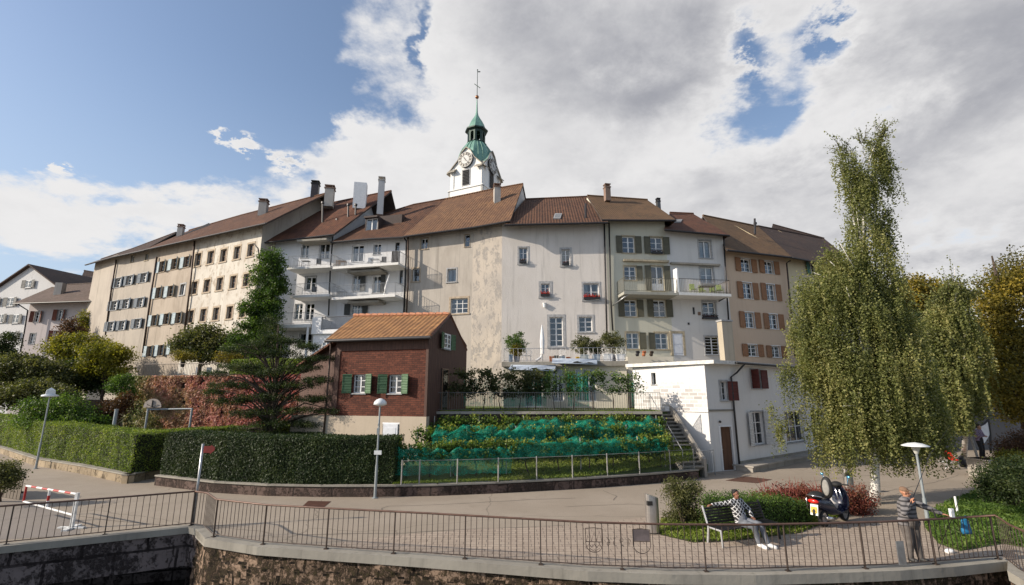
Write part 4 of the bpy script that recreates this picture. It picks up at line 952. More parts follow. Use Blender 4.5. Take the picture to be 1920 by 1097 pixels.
# stair side rail on the left
# ============================================================ BRICK HOUSE
M_brick = brickmat('red_brick', (.075, .026, .018), (.155, .052, .032), (.035, .024, .02), .3, .11, .01, .8)
M_brdark = boards('dark_brown_boards', (.1, .048, .034), .22); W_found = plaster('foundation_render', (.5, .42, .33), (.42, .35, .27), .5)
bw = [dict(f=0, r=(673.5, 719.5, 25, 35), rows=3, shut='LR', sm=S_green, sang=(22, 22), sw=.5, curt=.2), dict(f=0, r=(740.5, 720, 26, 35), rows=3, shut='LR', sm=S_green, sang=(22, 22), sw=.5, curt=.2)]
BH = house('brick_house', 'red brick garden house with green shutters and orange tiled roof', [(626, 720, 27.3), (801.5, 720, 25.7)], .3,
           [(611, 636), (808, 629)], [(664, 593), (844, 590)], 2.75, M_brick, T_bright, over=.45, wins=bw, sidem=M_brdark, hips=(1, 0))
F = BH['facs'][0]; u0, z0_ = F.hit(700, 780)
rd_ = F.rect(732.6, 828, 27, 66); rd_ = (rd_[0], rd_[1], F.hit(732, 862)[1], F.hit(732, 795)[1])
rtb = BH['root']; g = MB(); zf = F.hit(700, 780)[1]
for (a, b, c, d_) in ((-2.6, rd_[0], .3, zf), (rd_[1], F.L+.03, .3, zf), (rd_[0], rd_[1], rd_[3], zf), (rd_[0], rd_[1], .3, rd_[2])): F.box(g, a, b, c, d_, -.3, .06)
obj('foundation', g, W_found, rtb); doorway(rtb, F, rd_, M_wdoor, M_white, .08, d=-.0)
g = MB(); zt_ = F.hit(700, 657)[1]; F.box(g, 0, F.L, zt_, F.hit(700, 640)[1], 0, .05); F.box(g, F.L-.12, F.L+.02, zf, zt_, 0, .05); F.box(g, -.02, .3, zf, zt_, 0, .05); obj('timber_band', g, M_brdark, rtb)
SD = Fac(F.P(F.L, 0), F.P(F.L, 0)-F.n*5.5)
for (x, y, w_, h_) in ((837.5, 640, 13, 28),): window(rtb, SD.sh(.06), SD.sh(.06).rect(x, y, w_, h_), rows=3, shut='LR', sm=S_green, sang=(10, 10), sw=.45, curt=0, depth=-.05)
r = SD.rect(832.5, 722, 12, 62); window(rtb, SD.sh(.06), (r[0], r[1], ZT, r[3]), cols=1, rows=1, curt=0, depth=-.04, fm=M_brf, sill=False)
g = MB(); e1, rg = BH['E'][-1], BH['R'][-1]; bk_ = rg-BH['ch'].n*2.75; bk_ = Vector((bk_.x, bk_.y, e1.z-.25))
g.tube(e1, rg, .09, n=4); g.tube(rg, bk_, .09, n=4); obj('verge_board', g, plain('verge_wood', (.16, .07, .045), .7), rtb)
g = MB(); R0, R1 = BH['R'][0], BH['R'][1]
for k in range(15): p = R0.lerp(R1, k/15); q = R0.lerp(R1, (k+.86)/15); g.tube(p+Z*.05, q+Z*.02, .14, .12, n=8)
obj('ridge_tiles', g, plain('salmon_ridge_tile', (.5, .22, .12), .8), rtb)
# left hip slope + lean to
g = MB(); e, r_ = BH['E'][0], BH['R'][0]; bk2 = e-BH['ch'].n*6.2; g.slab([e, r_, bk2][::-1], .12); obj('roof', g, [T_bright], rtb)
LT = Fac(at(562, 730, 31), at(628, 730, 29)); za, zb_ = LT.hit(563, 687)[1], LT.hit(627, 645)[1]
g = MB(); g.add([LT.P(0, .3), LT.P(LT.L, .3), LT.P(LT.L, zb_), LT.P(0, za), LT.P(0, .3, -3), LT.P(LT.L, .3, -3), LT.P(LT.L, zb_, -3), LT.P(0, za, -3)], [(0, 1, 2, 3), (4, 0, 3, 7), (5, 4, 7, 6), (1, 5, 6, 2)])
lt = obj('lean_to', g, M_brdark, rtb); g = MB(); g.slab([LT.P(-.4, za-.1, .4), LT.P(LT.L, zb_+.15, .4), LT.P(LT.L, zb_+.15, -3.2), LT.P(-.4, za-.1, -3.2)], .12); obj('roof', g, [T_red], lt)
pipe(rtb, [F.P(-.25, F.hit(612, 640)[1], .2), F.P(-.3, 4, .12), F.P(-.35, .4, .12)], .05, M_brgut)

# ============================================================ CHURCH TOWER
M_tw = plaster('tower_white_render', (.76, .75, .72), (.7, .68, .64), .2, .1)
def copper(n, b, o):
    p = obc(n); q = n.noise(n.scale(p, 1, 1, .25), .9, 5, .65); col = n.mix(n.ss(q, .35, .7), (.11, .24, .19), (.2, .36, .29)); uv = uvc(n); u, v, _ = sep(n, uv)
    r = n.noise(p, 3, 4); col = n.mix(n.ss(r, .5, .8, 0, .5), col, (.07, .1, .08)); n.inp(b.inputs['Base Color'], col); b.inputs['Roughness'].default_value = .55; b.inputs['Metallic'].default_value = .15
M_cop = mat('green_copper', copper); M_copd = plain('dark_copper', (.035, .06, .05), .5, .3)
TD = 80.; th_ = R(26.5); s_ = 6.5
cl = at(845, 340, TD); tdir = Vector((math.cos(th_), -math.sin(th_), 0)); bdir = Vector((math.sin(th_), math.cos(th_), 0))
tc_ = Vector((cl.x, cl.y, 0))+tdir*s_/2+bdir*s_/2
def tz(y, D=78.): return at(900, y, D).z
tw = root('church_tower', (tc_.x, tc_.y, 10)); tag(tw, 'white church clock tower with a green copper dome and weathervane', 'church tower')
def tl(x, y, z): q = tc_+tdir*x+bdir*y; return Vector((q.x, q.y, z))
z0, ze, zp = tz(362), tz(311), tz(274)
FW = [Fac(tl(-s_/2, -s_/2, 0), tl(s_/2, -s_/2, 0)), Fac(tl(s_/2, -s_/2, 0), tl(s_/2, s_/2, 0)), Fac(tl(s_/2, s_/2, 0), tl(-s_/2, s_/2, 0)), Fac(tl(-s_/2, s_/2, 0), tl(-s_/2, -s_/2, 0))]
prof = [(-s_/2-.0, ze), (-s_/2+.5, ze+.55), (-s_*.27, ze+1.5), (-s_*.14, zp-.75), (0, zp), (s_*.14, zp-.75), (s_*.27, ze+1.5), (s_/2-.5, ze+.55), (s_/2, ze)]
g = MB()
for F in FW: g.poly([F.P(0, 8), F.P(s_, 8)]+[F.P(s_/2+x, z) for x, z in prof[::-1]])
obj('wall', g, M_tw, tw)
g = MB()
for F in FW: F.box(g, -.25, s_+.25, z0-.2, z0+1.0, -.1, .25); F.box(g, -.35, s_+.35, z0+1.0, z0+1.15, -.1, .4)
obj('base_cornice', g, M_tw, tw)
g = MB()                                        # gable cornices
for F in FW:
    pr = [(-s_/2-.75, ze-.5)]+[(x, z+.12) for x, z in prof]+[(s_/2+.75, ze-.5)]
    for (x1, z1), (x2, z2) in zip(pr, pr[1:]):
        g.hexa([F.P(s_/2+x1, z1-.2, .3), F.P(s_/2+x2, z2-.2, .3), F.P(s_/2+x2, z2-.2, -1.2), F.P(s_/2+x1, z1-.2, -1.2), F.P(s_/2+x1, z1, .3), F.P(s_/2+x2, z2, .3), F.P(s_/2+x2, z2, -1.2), F.P(s_/2+x1, z1, -1.2)])
obj('gable_cornice', g, plain('stone_cornice', (.3, .27, .22), .7), tw)
zd, zdt = ze+.3, tz(253)
g = MB(); H_ = zdt-zd; ang = math.atan2(tdir.y, tdir.x)+math.pi/8
pf = [(3.5, -.2), (3.5, .5), (3.5, H_*.25), (3.45, H_*.42), (3.2, H_*.6), (2.75, H_*.76), (2.2, H_*.9), (1.75, H_)]
g.lathe((tc_.x, tc_.y, zd), pf, 8, rot=ang); 
for k in range(24):
    a = 2*math.pi*k/24+ang; ra = [r*(math.cos(math.pi/8)/math.cos(((k*15+22.5) % 45-22.5)*math.pi/180)) for r, z in pf]
    g.path([(tc_.x+math.cos(a)*r*1.0, tc_.y+math.sin(a)*r*1.0, zd+z) for r, (_, z) in zip(ra, pf)], .05, 4)
obj('dome', g, M_cop, tw)
g = MB()                                        # little gable roofs running into the dome
for F in FW:
    for (x1, z1), (x2, z2) in zip(prof[1:-1], prof[2:-1]): g.quad(F.P(s_/2+x1, z1+.15, .2), F.P(s_/2+x2, z2+.15, .2), F.P(s_/2+x2*.9, z2+.15, -2.6), F.P(s_/2+x1*.9, z1+.15, -2.6))
obj('gable_roof', g, M_cop, tw)
zl0, zl1 = zdt, tz(229)
g = MB()
for k in range(8):
    a = ang+2*math.pi*k/8; b = ang+2*math.pi*(k+1)/8; rr_ = 1.62; A = Vector((tc_.x+math.cos(a)*rr_, tc_.y+math.sin(a)*rr_, 0)); B = Vector((tc_.x+math.cos(b)*rr_, tc_.y+math.sin(b)*rr_, 0)); F = Fac(A, B); L = F.L
    F.box(g, 0, L*.24, zl0-.1, zl1, -.12, .05); F.box(g, L*.76, L, zl0-.1, zl1, -.12, .05)
    nA = 6; pts = [(L*.5-L*.26*math.cos(math.pi*i/nA), zl1-.75+L*.26*math.sin(math.pi*i/nA)) for i in range(nA+1)]
    for (x1, z1), (x2, z2) in zip(pts, pts[1:]): g.hexa([F.P(x1, z1, .04), F.P(x2, z2, .04), F.P(x2, z2, -.1), F.P(x1, z1, -.1), F.P(x1, zl1, .04), F.P(x2, zl1, .04), F.P(x2, zl1, -.1), F.P(x1, zl1, -.1)])
obj('lantern', g, M_copd, tw)
g = MB(); c = (tc_.x, tc_.y, zl1); g.lathe(c, [(1.6, -.1), (2.15, .05), (2.15, .3), (1.75, .45)], 8, rot=ang); obj('lantern_cornice', g, M_copd, tw); g = MB(); g.lathe((tc_.x, tc_.y, zl0), [(1.8, -.1), (1.95, 0), (1.8, .15), (1.5, .2)], 8, rot=ang); obj('lantern_base', g, M_copd, tw)
zs0, zs1 = tz(223), tz(189); Hs = zs1-zs0
g = MB(); g.lathe((tc_.x, tc_.y, zl1+.4), [(1.75, 0), (1.62, .5), (1.42, Hs*.3), (1.05, Hs*.5), (.6, Hs*.7), (.32, Hs*.85), (.2, Hs+.1), (.09, tz(165)-zl1-.4)], 8, rot=ang); obj('spire', g, M_cop, tw)
M_gold = plain('copper_ball', (.35, .16, .08), .3, .9)
zb1 = tz(160.6); g = MB(); g.ell((tc_.x, tc_.y, zb1), (.36, .36, .36)); obj('ball', g, M_gold, tw, smooth=True)
g = MB(); zc_ = tz(139); zt2 = tz(108); g.tube((tc_.x, tc_.y, zb1), (tc_.x, tc_.y, zt2), .07, .05); dd = (tdir*.55+Vector((0, 0, -.55)))*1.15
g.tube(Vector((tc_.x, tc_.y, zc_))-dd, Vector((tc_.x, tc_.y, zc_))+dd, .07); g.box((tc_.x+.3, tc_.y, zt2-.4), (.5, .05, .2)); g.ell((tc_.x, tc_.y, zt2), (.13, .13, .13)); obj('weathervane', g, M_copd, tw)
# clocks
M_clk = plain('clock_dark_face', (.06, .055, .05), .5); M_clw = plain('clock_pale_numerals', (.62, .58, .5), .5); M_cring = plain('clock_inner_face', (.5, .5, .48), .5)
for i, F in enumerate(FW[:2]):
    zc = tz(298) if i == 0 else tz(303, 78); cx = s_/2; rd2 = 1.45
    def cp(r, a, d): return F.P(cx+r*math.sin(a), zc+r*math.cos(a), d)
    def disc(g, r0, r1, d, n=40):
        for k in range(n):
            a, b = 2*math.pi*k/n, 2*math.pi*(k+1)/n; g.quad(cp(r0, a, d), cp(r0, b, d), cp(r1, b, d), cp(r1, a, d))
    g = MB(); disc(g, 0, rd2, .42); disc(g, rd2, rd2, .3); 
    for k in range(40): a, b = 2*math.pi*k/40, 2*math.pi*(k+1)/40; g.quad(cp(rd2, a, .05), cp(rd2, b, .05), cp(rd2, b, .42), cp(rd2, a, .42))
    ck = obj('clock', g, M_clk, tw); g = MB(); disc(g, .0, .82, .45); disc(g, 1.36, 1.45, .45); obj('dial', g, M_cring, ck)
    g = MB(); num = ['XII', 'I', 'II', 'III', 'IIII', 'V', 'VI', 'VII', 'VIII', 'IX', 'X', 'XI']
    for k, s in enumerate(num):
        a = 2*math.pi*k/12; wc = .1; tot = len(s)*wc
        def np_(x, y, d): # x along tangent, y radial
            ct, st_ = math.cos(a), math.sin(a); return F.P(cx+x*ct+y*st_, zc-x*st_+y*ct, d)
        for j, chh in enumerate(s):
            x0 = -tot/2+wc*(j+.5); segs = {'I': [((0, .9), (0, 1.32))], 'V': [((-.05, 1.32), (0, .9)), ((.05, 1.32), (0, .9))], 'X': [((-.05, 1.32), (.05, .9)), ((.05, 1.32), (-.05, .9))]}[chh]
            for (p, q) in segs: 
                h = .03; g.quad(np_(x0+p[0]-h, p[1], .47), np_(x0+q[0]-h, q[1], .47), np_(x0+q[0]+h, q[1], .47), np_(x0+p[0]+h, p[1], .47))
    obj('numerals', g, M_clw, ck)
    for (nm, a, L, w2) in (('hour_hand', 2*math.pi*(10.9/12), .75, .09), ('minute_hand', 2*math.pi*(23/60), 1.15, .06)):
        g = MB(); t = (math.sin(a), math.cos(a)); s = (math.cos(a), -math.sin(a))
        g.quad(*[F.P(cx+t[0]*p+s[0]*q, zc+t[1]*p+s[1]*q, .5+(.02 if nm[0] == 'm' else 0)) for p, q in ((-.25, -w2), (-.25, w2), (L, w2*.4), (L, -w2*.4))]); obj(nm, g, M_clk, ck)
    g = MB(); zz1, zz0 = tz(316), tz(344)
    F.box(g, cx-.85, cx+.85, zz0-.15, zz1+.15, .0, .08, 0)
    for k in range(10): z = zz0+(zz1-zz0)*k/10; g.hexa([F.P(cx-.65, z, .16), F.P(cx+.65, z, .16), F.P(cx+.65, z+.05, .09), F.P(cx-.65, z+.05, .09), F.P(cx-.65, z+.05, .2), F.P(cx+.65, z+.05, .2), F.P(cx+.65, z+.25, .09), F.P(cx-.65, z+.25, .09)], 1)
    obj('louvre_window', g, [M_stone, plain('louvre_dark', (.03, .03, .03), .6)], tw)
    for k in (-1, 1): g = MB(); F.box(g, cx+k*(s_/2-.35)-.35, cx+k*(s_/2-.35)+.35, z0+1.1, ze+.1, 0, .12); obj('pilaster', g, M_tw, tw)

# ============================================================ FAR LEFT HOUSES
W_far = plaster('far_grey_render', (.52, .52, .52), (.45, .45, .45), .3, .1); W_pink = plaster('far_pink_render', (.5, .45, .44), (.42, .37, .36), .3, .1)
g = MB(); F = Fac(at(-40, 600, 72), at(108, 600, 68)); c1 = root('gabled_house', F.P(0, 2)); tag(c1, 'pale gabled house with dark roof at the far end of the garden', 'house')
ap = F.hitp(60, 498); L_ = F.P(0, F.hit(-22, 557)[1]); R_ = F.P(F.L, F.hit(93, 543)[1]); g.poly([F.P(0, 1), F.P(F.L, 1), R_, ap, L_])
bkv = -F.n*14; g.quad(F.P(F.L, 1), F.P(F.L, 1)+bkv, R_+bkv, R_); g.quad(F.P(0, 1)+bkv, F.P(0, 1), L_, L_+bkv); obj('wall', g, W_far, c1)
o_ = F.n*.5; g = MB(); dR, dL = (R_-ap)*1.1, (L_-ap)*1.1
g.slab([ap+dR+o_, ap+dR+bkv, ap+bkv+Z*.15, ap+o_+Z*.15], .2); g.slab([ap+dL+bkv, ap+dL+o_, ap+o_+Z*.15, ap+bkv+Z*.15], .2); obj('roof', g, [T_dark], c1)
for (x, y, w_, h_) in ((54, 532.5, 11, 14), (20, 566, 12, 16), (30, 598, 11, 16), (2, 597, 10, 16), (25, 629, 11, 14), (-10, 566, 11, 15)): window(c1, F.sh(.1), F.sh(.1).rect(x, y, w_, h_), rows=2, shut='LR', sm=S_dark, depth=-.03, curt=1)
fw = []
for (x, y, c) in ((70, 594, 0), (113, 591, 0), (60, 635, 1), (105, 630, 0)): fw.append(dict(f=0, r=(x, y, 11, 20), rows=3, shut='LR' if not c else None, sm=S_rdull, sang=(30, 30), trim=M_stone, tw=.08, fm=M_wf))
C2 = house('pink_house', 'pinkish house with rust red shutters and a wide brown roof', [(50, 600, 64), (175, 600, 63)], 1.5, [(26, 568), (186, 563)], [(104, 535), (200, 530)], 5, W_pink, tiles('grey_brown_tiles', (.15, .11, .09), (.18, .13, .11), (.12, .09, .07)), over=1.6, wins=fw)
chimney(C2['root'], 115, 531, 560, 13, 65, M_ch, cap=False)
pipe(C2['root'], [at(33, 570, 62), at(52, 582, 63), at(46, 620, 63), at(38, 660, 63)], .08)
C3 = house('far_house', 'small far roof peeking between the gable and the row', [(150, 540, 80), (185, 540, 80)], 2, [(148, 530), (190, 532)], [(158, 507), (185, 512)], 4, W_far, T_dark, over=.5)

# tar seams in the asphalt
g = MB(); M_tar = plain('tar_seam', (.12, .1, .085), .8)
for pts, w_ in (([(715, 962), (716, 953), (730, 949), (800, 947), (900, 942), (1010, 936), (1080, 934)], .02), ([(560, 1003), (640, 1001), (745, 1000), (880, 992), (1000, 988), (1060, 985)], .025), ([(1150, 938), (1156, 930), (1130, 920)], .02), ([(1420, 915), (1500, 905), (1600, 893), (1700, 888)], .02), ([(1640, 925), (1750, 905), (1800, 890)], .018), ([(150, 968), (200, 975), (300, 984), (420, 986)], .02), ([(1060, 950), (1180, 945), (1230, 948)], .015)):
    q = [gnd(x, y, .0045) for x, y in pts]
    for a, b in zip(q, q[1:]):
        n_ = max(2, int((b-a).length/.25)); pr = None
        for k in range(n_+1):
            p = a.lerp(b, k/n_); p = p+Vector((mnoise.noise(p*1.7), mnoise.noise(p*1.7+Vector((5, 5, 5))), 0))*.05; t = (b-a).normalized(); sd = Vector((-t.y, t.x, 0))*w_*(.6+.6*abs(mnoise.noise(p*3)))
            cur = (p-sd, p+sd)
            if pr: g.quad(pr[0], cur[0], cur[1], pr[1])
            pr = cur
tag(obj('road_seam', g, M_tar), kind='structure')
# ============================================================ VEGETATION
L_birch = leafmat('birch_leaves', [(0.08, 0.095, 0.032), (0.157, 0.175, 0.055), (0.242, 0.243, 0.086), (0.329, 0.3, 0.119)])
L_dark = leafmat('dark_leaves', [(0.014, 0.025, 0.010), (0.029, 0.048, 0.016), (0.057, 0.081, 0.025), (0.103, 0.115, 0.040)])
L_green = leafmat('fresh_leaves', [(0.036, 0.072, 0.014), (0.072, 0.132, 0.024), (0.120, 0.192, 0.036), (0.180, 0.240, 0.048)])
L_climb = leafmat('climber_leaves', [(.02, .045, .01), (.045, .09, .015), (.09, .15, .025), (.13, .18, .035)])
L_yel = leafmat('yellowing_leaves', [(0.069, 0.081, 0.014), (0.150, 0.150, 0.020), (0.252, 0.230, 0.029), (0.367, 0.298, 0.035)])
L_olive = leafmat('olive_leaves', [(0.041, 0.054, 0.020), (0.095, 0.101, 0.038), (0.149, 0.149, 0.054), (0.189, 0.176, 0.068)])
L_gold = leafmat('golden_leaves', [(0.071, 0.071, 0.014), (0.155, 0.131, 0.024), (0.238, 0.178, 0.026), (0.405, 0.297, 0.036)])
L_hedge = leafmat('hedge_leaves', [(0.054, 0.090, 0.014), (0.126, 0.180, 0.029), (0.216, 0.270, 0.047), (0.342, 0.360, 0.072)])
L_hedged = leafmat('shaded_hedge_leaves', [(.014, .026, .008), (.025, .045, .013), (.045, .07, .02), (.1, .12, .045)], .2)  # hedge leaves darkened in colour to imitate the unlit hedge front
L_ivy = leafmat('creeper_leaves', [(0.150, 0.200, 0.062), (0.300, 0.250, 0.112), (0.425, 0.250, 0.138), (0.450, 0.200, 0.150), (0.375, 0.106, 0.106)], .25)
L_vine = leafmat('vine_leaves', [(0.038, 0.075, 0.018), (0.075, 0.135, 0.030), (0.135, 0.195, 0.038), (0.225, 0.255, 0.045), (0.450, 0.375, 0.060)])
L_red = leafmat('red_twigs', [(.08, .02, .015), (.16, .035, .025), (.22, .07, .04), (.17, .11, .05)], .2)
L_brownred = leafmat('rust_leaves', [(.05, .03, .015), (.09, .045, .025), (.14, .06, .03)])
L_grass = leafmat('grass_blades', [(0.065, 0.104, 0.016), (0.130, 0.182, 0.026), (0.195, 0.247, 0.039), (0.234, 0.234, 0.065)], .3)
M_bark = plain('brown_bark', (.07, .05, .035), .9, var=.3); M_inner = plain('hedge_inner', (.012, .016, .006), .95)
def birchbark(n, b, o):
    p = obc(n); q = n.noise(n.scale(p, 3, 3, 9), 1.2, 5, .7); r = n.noise(n.scale(p, 2, 2, 2), 1.5, 4)
    col = n.mix(n.ss(q, .52, .6), (.66, .63, .58), (.05, .045, .04)); col = n.mix(n.ss(r, .4, .7, 0, .4), col, (.4, .36, .3)); n.inp(b.inputs['Base Color'], col); b.inputs['Roughness'].default_value = .8
M_birch = mat('birch_bark', birchbark)
def pb(px, py, rx, ry, D, deep=None):
    c = at(px, py, D); s = math.sqrt((c-Vector((0, 0, CZ))).length**2)/FPX*math.cos(math.atan(math.hypot(px-960, py-548)/FPX))
    return (c, rx*s, (deep if deep is not None else rx*s*.8), ry*s)
def crown(blobs, per_m3=None, nclump=60, per=60, sig=.25, shell=.5, top=.15):
    vol = np.array([(b[1]*b[2]+b[1]*b[3]+b[2]*b[3]) for b in blobs]); vol = vol/vol.sum(); P_ = []; Rn = []; CC = []
    for b, v in zip(blobs, vol):
        k = max(3, int(nclump*v)); d = rng.normal(size=(k, 3)); d /= np.linalg.norm(d, axis=1)[:, None]
        r = rng.random(k)**shell; c = np.array(b[0])+d*r[:, None]*np.array(b[1:4]); CC.append(c)
        q = np.clip(rng.normal(.45, .22, k), 0, 1)
        pts = np.repeat(c, per, 0)+rng.normal(size=(k*per, 3))*np.array([sig, sig, sig*.7]); P_.append(pts); Rn.append(np.repeat(q, per)+rng.normal(0, .13, k*per))
    return np.concatenate(P_), np.concatenate(Rn), np.concatenate(CC)
def limbs(g, base, top, centres, n, r0, mi=0, sag=.0):
    base, top = Vector(base), Vector(top); mid = base.lerp(top, .5)+Vector((random.uniform(-.1, .1), random.uniform(-.1, .1), 0))*(top-base).length*.1
    tr = [base+Vector((0, 0, -.15)), base.lerp(mid, .5), mid, mid.lerp(top, .5), top]; g.path(tr, [r0*1.25, r0, r0*.75, r0*.5, r0*.15], 9, mi)
    idx = rng.choice(len(centres), min(n, len(centres)), replace=False)
    for i in idx:
        c = Vector(centres[i]); zt_ = base.z+(min(c.z, top.z)-base.z)*random.uniform(.45, .8); t = max(.1, min(.95, (zt_-base.z)/max(.1, (top.z-base.z)))); s = base.lerp(top, t)
        m_ = s.lerp(c, .5)+Vector((0, 0, random.uniform(.0, .25)*(c-s).length)); rr = r0*(1-t)*.5+.012
        g.path([s, s.lerp(m_, .6)+Vector((0, 0, .05)), m_, c], [rr, rr*.75, rr*.5, rr*.15], 5, mi)
def tree(name, label, cat, base, topz, blobs, lm, nclump, per, sig, size, r0=.12, nl=25, bark=None, shell=.5, flat=.4, group=None, trunktop=None):
    base = Vector(base); rt = root(name, base); tag(rt, label, cat, group)
    P_, rn, cc = crown(blobs, nclump=nclump, per=per, sig=sig, shell=shell)
    leaves('crown', P_, size, lm, rt, flat=flat, rnd=rn)
    g = MB(); tp = trunktop or (sum(b[0].x for b in blobs)/len(blobs), sum(b[0].y for b in blobs)/len(blobs), topz); limbs(g, base, tp, cc, nl, r0); obj('trunk', g, bark or M_bark, rt, smooth=True, uv=False)
    return rt
def bush(name, label, blobs, lm, nclump, per, sig, size, base=None, cat='shrub', stems=6, **k):
    zb = min(b[0].z-b[3] for b in blobs); bx = sum(b[0].x for b in blobs)/len(blobs); by = sum(b[0].y for b in blobs)/len(blobs)
    base = Vector(base) if base is not None else Vector((bx, by, zb)); rt = root(name, base); tag(rt, label, cat, k.get('group'))
    P_, rn, cc = crown(blobs, nclump=nclump, per=per, sig=sig); P_[:, 2] = np.maximum(P_[:, 2], base.z+.02); leaves('foliage', P_, size, lm, rt, flat=k.get('flat', .4), rnd=rn)
    g = MB()
    for i in rng.choice(len(cc), min(stems, len(cc)), replace=False): c = Vector(cc[i]); g.path([base+Vector((random.uniform(-.1, .1), random.uniform(-.1, .1), -.05)), base.lerp(c, .5)+Vector((0, 0, .1)), c], [.03, .02, .006], 5)
    obj('stem', g, M_bark, rt, uv=False); return rt

# ---------- weeping birch
D_B = 19.5; bb = gnd(1639, 944)
def weeping(name, label, base, blobs, tops, n, size, lm, slen, r0, group=None, trunkpts=None, arch=(), zmin=.7):
    rt = root(name, base); tag(rt, label, 'tree', group)
    vol = np.array([b[1]*b[3] for b in blobs]); vol /= vol.sum(); P_ = []; Rn = []; starts = []; g = MB()
    for b, v in zip(blobs, vol):
        k = int(n*v)
        for _ in range(k):
            d = rng.normal(size=3); d /= np.linalg.norm(d); r = rng.random()**.45; s = np.array(b[0])+d*r*np.array(b[1:4]); s[2] += b[3]*.1
            if mnoise.fractal(Vector(s)*.75, 1, 2, 3) < (-.3 if s[2] < 9.5 else -.12): continue
            L = slen*rng.uniform(.35, 1.25)*min(1, b[3]/1.2+.3); m = max(4, int(L/.035)); t = np.linspace(0, 1, m); q = rng.normal(.5, .16)+.6*mnoise.noise(Vector(s)*.8); 
            dx = rng.normal(0, .12, 2)*L; 
            xs = s[0]+dx[0]*(t**.5)+rng.normal(0, .04, m); ys = s[1]+dx[1]*(t**.5)+rng.normal(0, .04, m); zs = s[2]-L*t+rng.normal(0, .03, m)
            P_.append(np.stack([xs, ys, zs], 1)); Rn.append(q+rng.normal(0, .14, m)); starts.append(s)
    # clumps around the strand starts so that the crown reads dense
    S = np.array(starts); S2 = np.repeat(S[rng.random(len(S)) < .6], 9, 0); S2 = S2+rng.normal(size=S2.shape)*np.array([.13, .13, .12]); P_.append(S2); Rn.append(rng.normal(.5, .2, len(S2)))
    for (c, dirv, L) in tops:                       # sparse twigs at the top
        for _ in range(int(10*L)+6):
            p0 = np.array(c)+rng.normal(size=3)*.12*L; e = np.array(dirv)*L*rng.uniform(.4, 1)+rng.normal(size=3)*.28*L; m = int(13*L)+8; t = np.linspace(.1, 1, m)[:, None]
            pts = p0+e*t+np.array([0, 0, -.25*L])*(t**2)+rng.normal(size=(m, 3))*.045; P_.append(pts); Rn.append(rng.normal(.35, .2, m)); g.path([p0, p0+e*.5+np.array([0, 0, -.06*L]), p0+e+np.array([0, 0, -.25*L])], [.012, .008, .004], 4)
    C = np.concatenate(P_); Rn = np.concatenate(Rn); ok = C[:, 2] > zmin; leaves('crown', C[ok], size, lm, rt, flat=0, rnd=Rn[ok], aspect=.7)
    tp = trunkpts; nn_ = len(tp); g2 = MB(); g2.path(tp, [r0*(1-.93*i/(nn_-1))*(1.25 if i == 0 else 1) for i in range(nn_)], 12)
    tpz = [p.z for p in tp]
    for i in rng.choice(len(S), min(70, len(S)), replace=False):
        c = Vector(S[i]); z = base.z+max(2.2, (c.z-base.z)*random.uniform(.5, .85)); z = min(z, tpz[-1]-.3)
        s = Vector((np.interp(z, tpz, [p.x for p in tp]), np.interp(z, tpz, [p.y for p in tp]), z)); rr = max(.015, r0*(1-(z-base.z)/(tpz[-1]-base.z))*.35)
        m_ = s.lerp(c, .55)+Vector((0, 0, .22*(c-s).length)); g2.path([s, s.lerp(m_, .5)+Vector((0, 0, .1)), m_, c], [rr, rr*.8, rr*.5, .01], 5)
    for pts in arch: g2.path(pts, [.014, .013, .011, .008, .005][:len(pts)], 6)
    g2.add(g.v, g.f, 1); obj('trunk', g2, [M_birch, M_bark], rt, smooth=True, uv=False); return rt
B_ = lambda *a: pb(a[0], a[1], a[2], a[3], a[4] if len(a) > 4 else D_B, a[5] if len(a) > 5 else None)
bl = [B_(1640, 275, 20, 24), B_(1585, 300, 26, 24), B_(1655, 305, 18, 36), B_(1606, 335, 36, 38), B_(1642, 370, 28, 44), B_(1612, 405, 38, 46), B_(1655, 410, 20, 40), B_(1615, 455, 46, 36), B_(1570, 495, 44, 34), B_(1640, 500, 50, 46), B_(1670, 540, 36, 40), B_(1600, 530, 60, 40), B_(1545, 555, 62, 48), B_(1600, 590, 80, 60), B_(1665, 590, 45, 60),
      B_(1530, 620, 52, 56), B_(1620, 680, 110, 70), B_(1560, 700, 62, 60), B_(1690, 660, 55, 80), B_(1700, 740, 62, 70), B_(1630, 770, 100, 60), B_(1560, 790, 55, 44), B_(1505, 780, 34, 26), B_(1462, 795, 16, 18), B_(1478, 740, 20, 14), B_(1448, 765, 12, 14), B_(1740, 780, 40, 60), B_(1520, 680, 20, 26), B_(1668, 800, 60, 40), B_(1480, 700, 22, 18)]
tp = [bb+Vector((0, 0, -.1)), at(1641, 900, D_B), at(1640, 840, D_B), at(1632, 740, D_B), at(1622, 620, D_B), at(1615, 500, D_B), at(1620, 400, D_B), at(1630, 300, D_B), at(1650, 245, D_B)]
sm_ = lambda px, py: at(px, py, D_B)
weeping('weeping_birch', 'tall weeping birch with a slim white trunk and drooping olive crown', bb, bl,
        [(sm_(1648, 268), (.25, 0, 1), 1.35), (sm_(1590, 285), (-.35, 0, .8), 1.1), (sm_(1655, 320), (.7, 0, .6), .7), (sm_(1660, 400), (.4, 0, .2), .5), (sm_(1560, 480), (-.5, 0, .3), .6), (sm_(1618, 270), (0, 0, 1), .8), (sm_(1655, 250), (.2, 0, 1), .55)],
        8200, .038, L_birch, 1.5, .17, zmin=.95, trunkpts=tp, arch=[[sm_(1615, 520), sm_(1570, 500)+Vector((0, -.8, 0)), sm_(1545, 470)+Vector((0, -1, 0))]])
D2 = 25.; b2 = gnd(1806, 868)
B2_ = lambda *a: pb(a[0], a[1], a[2], a[3], D2)
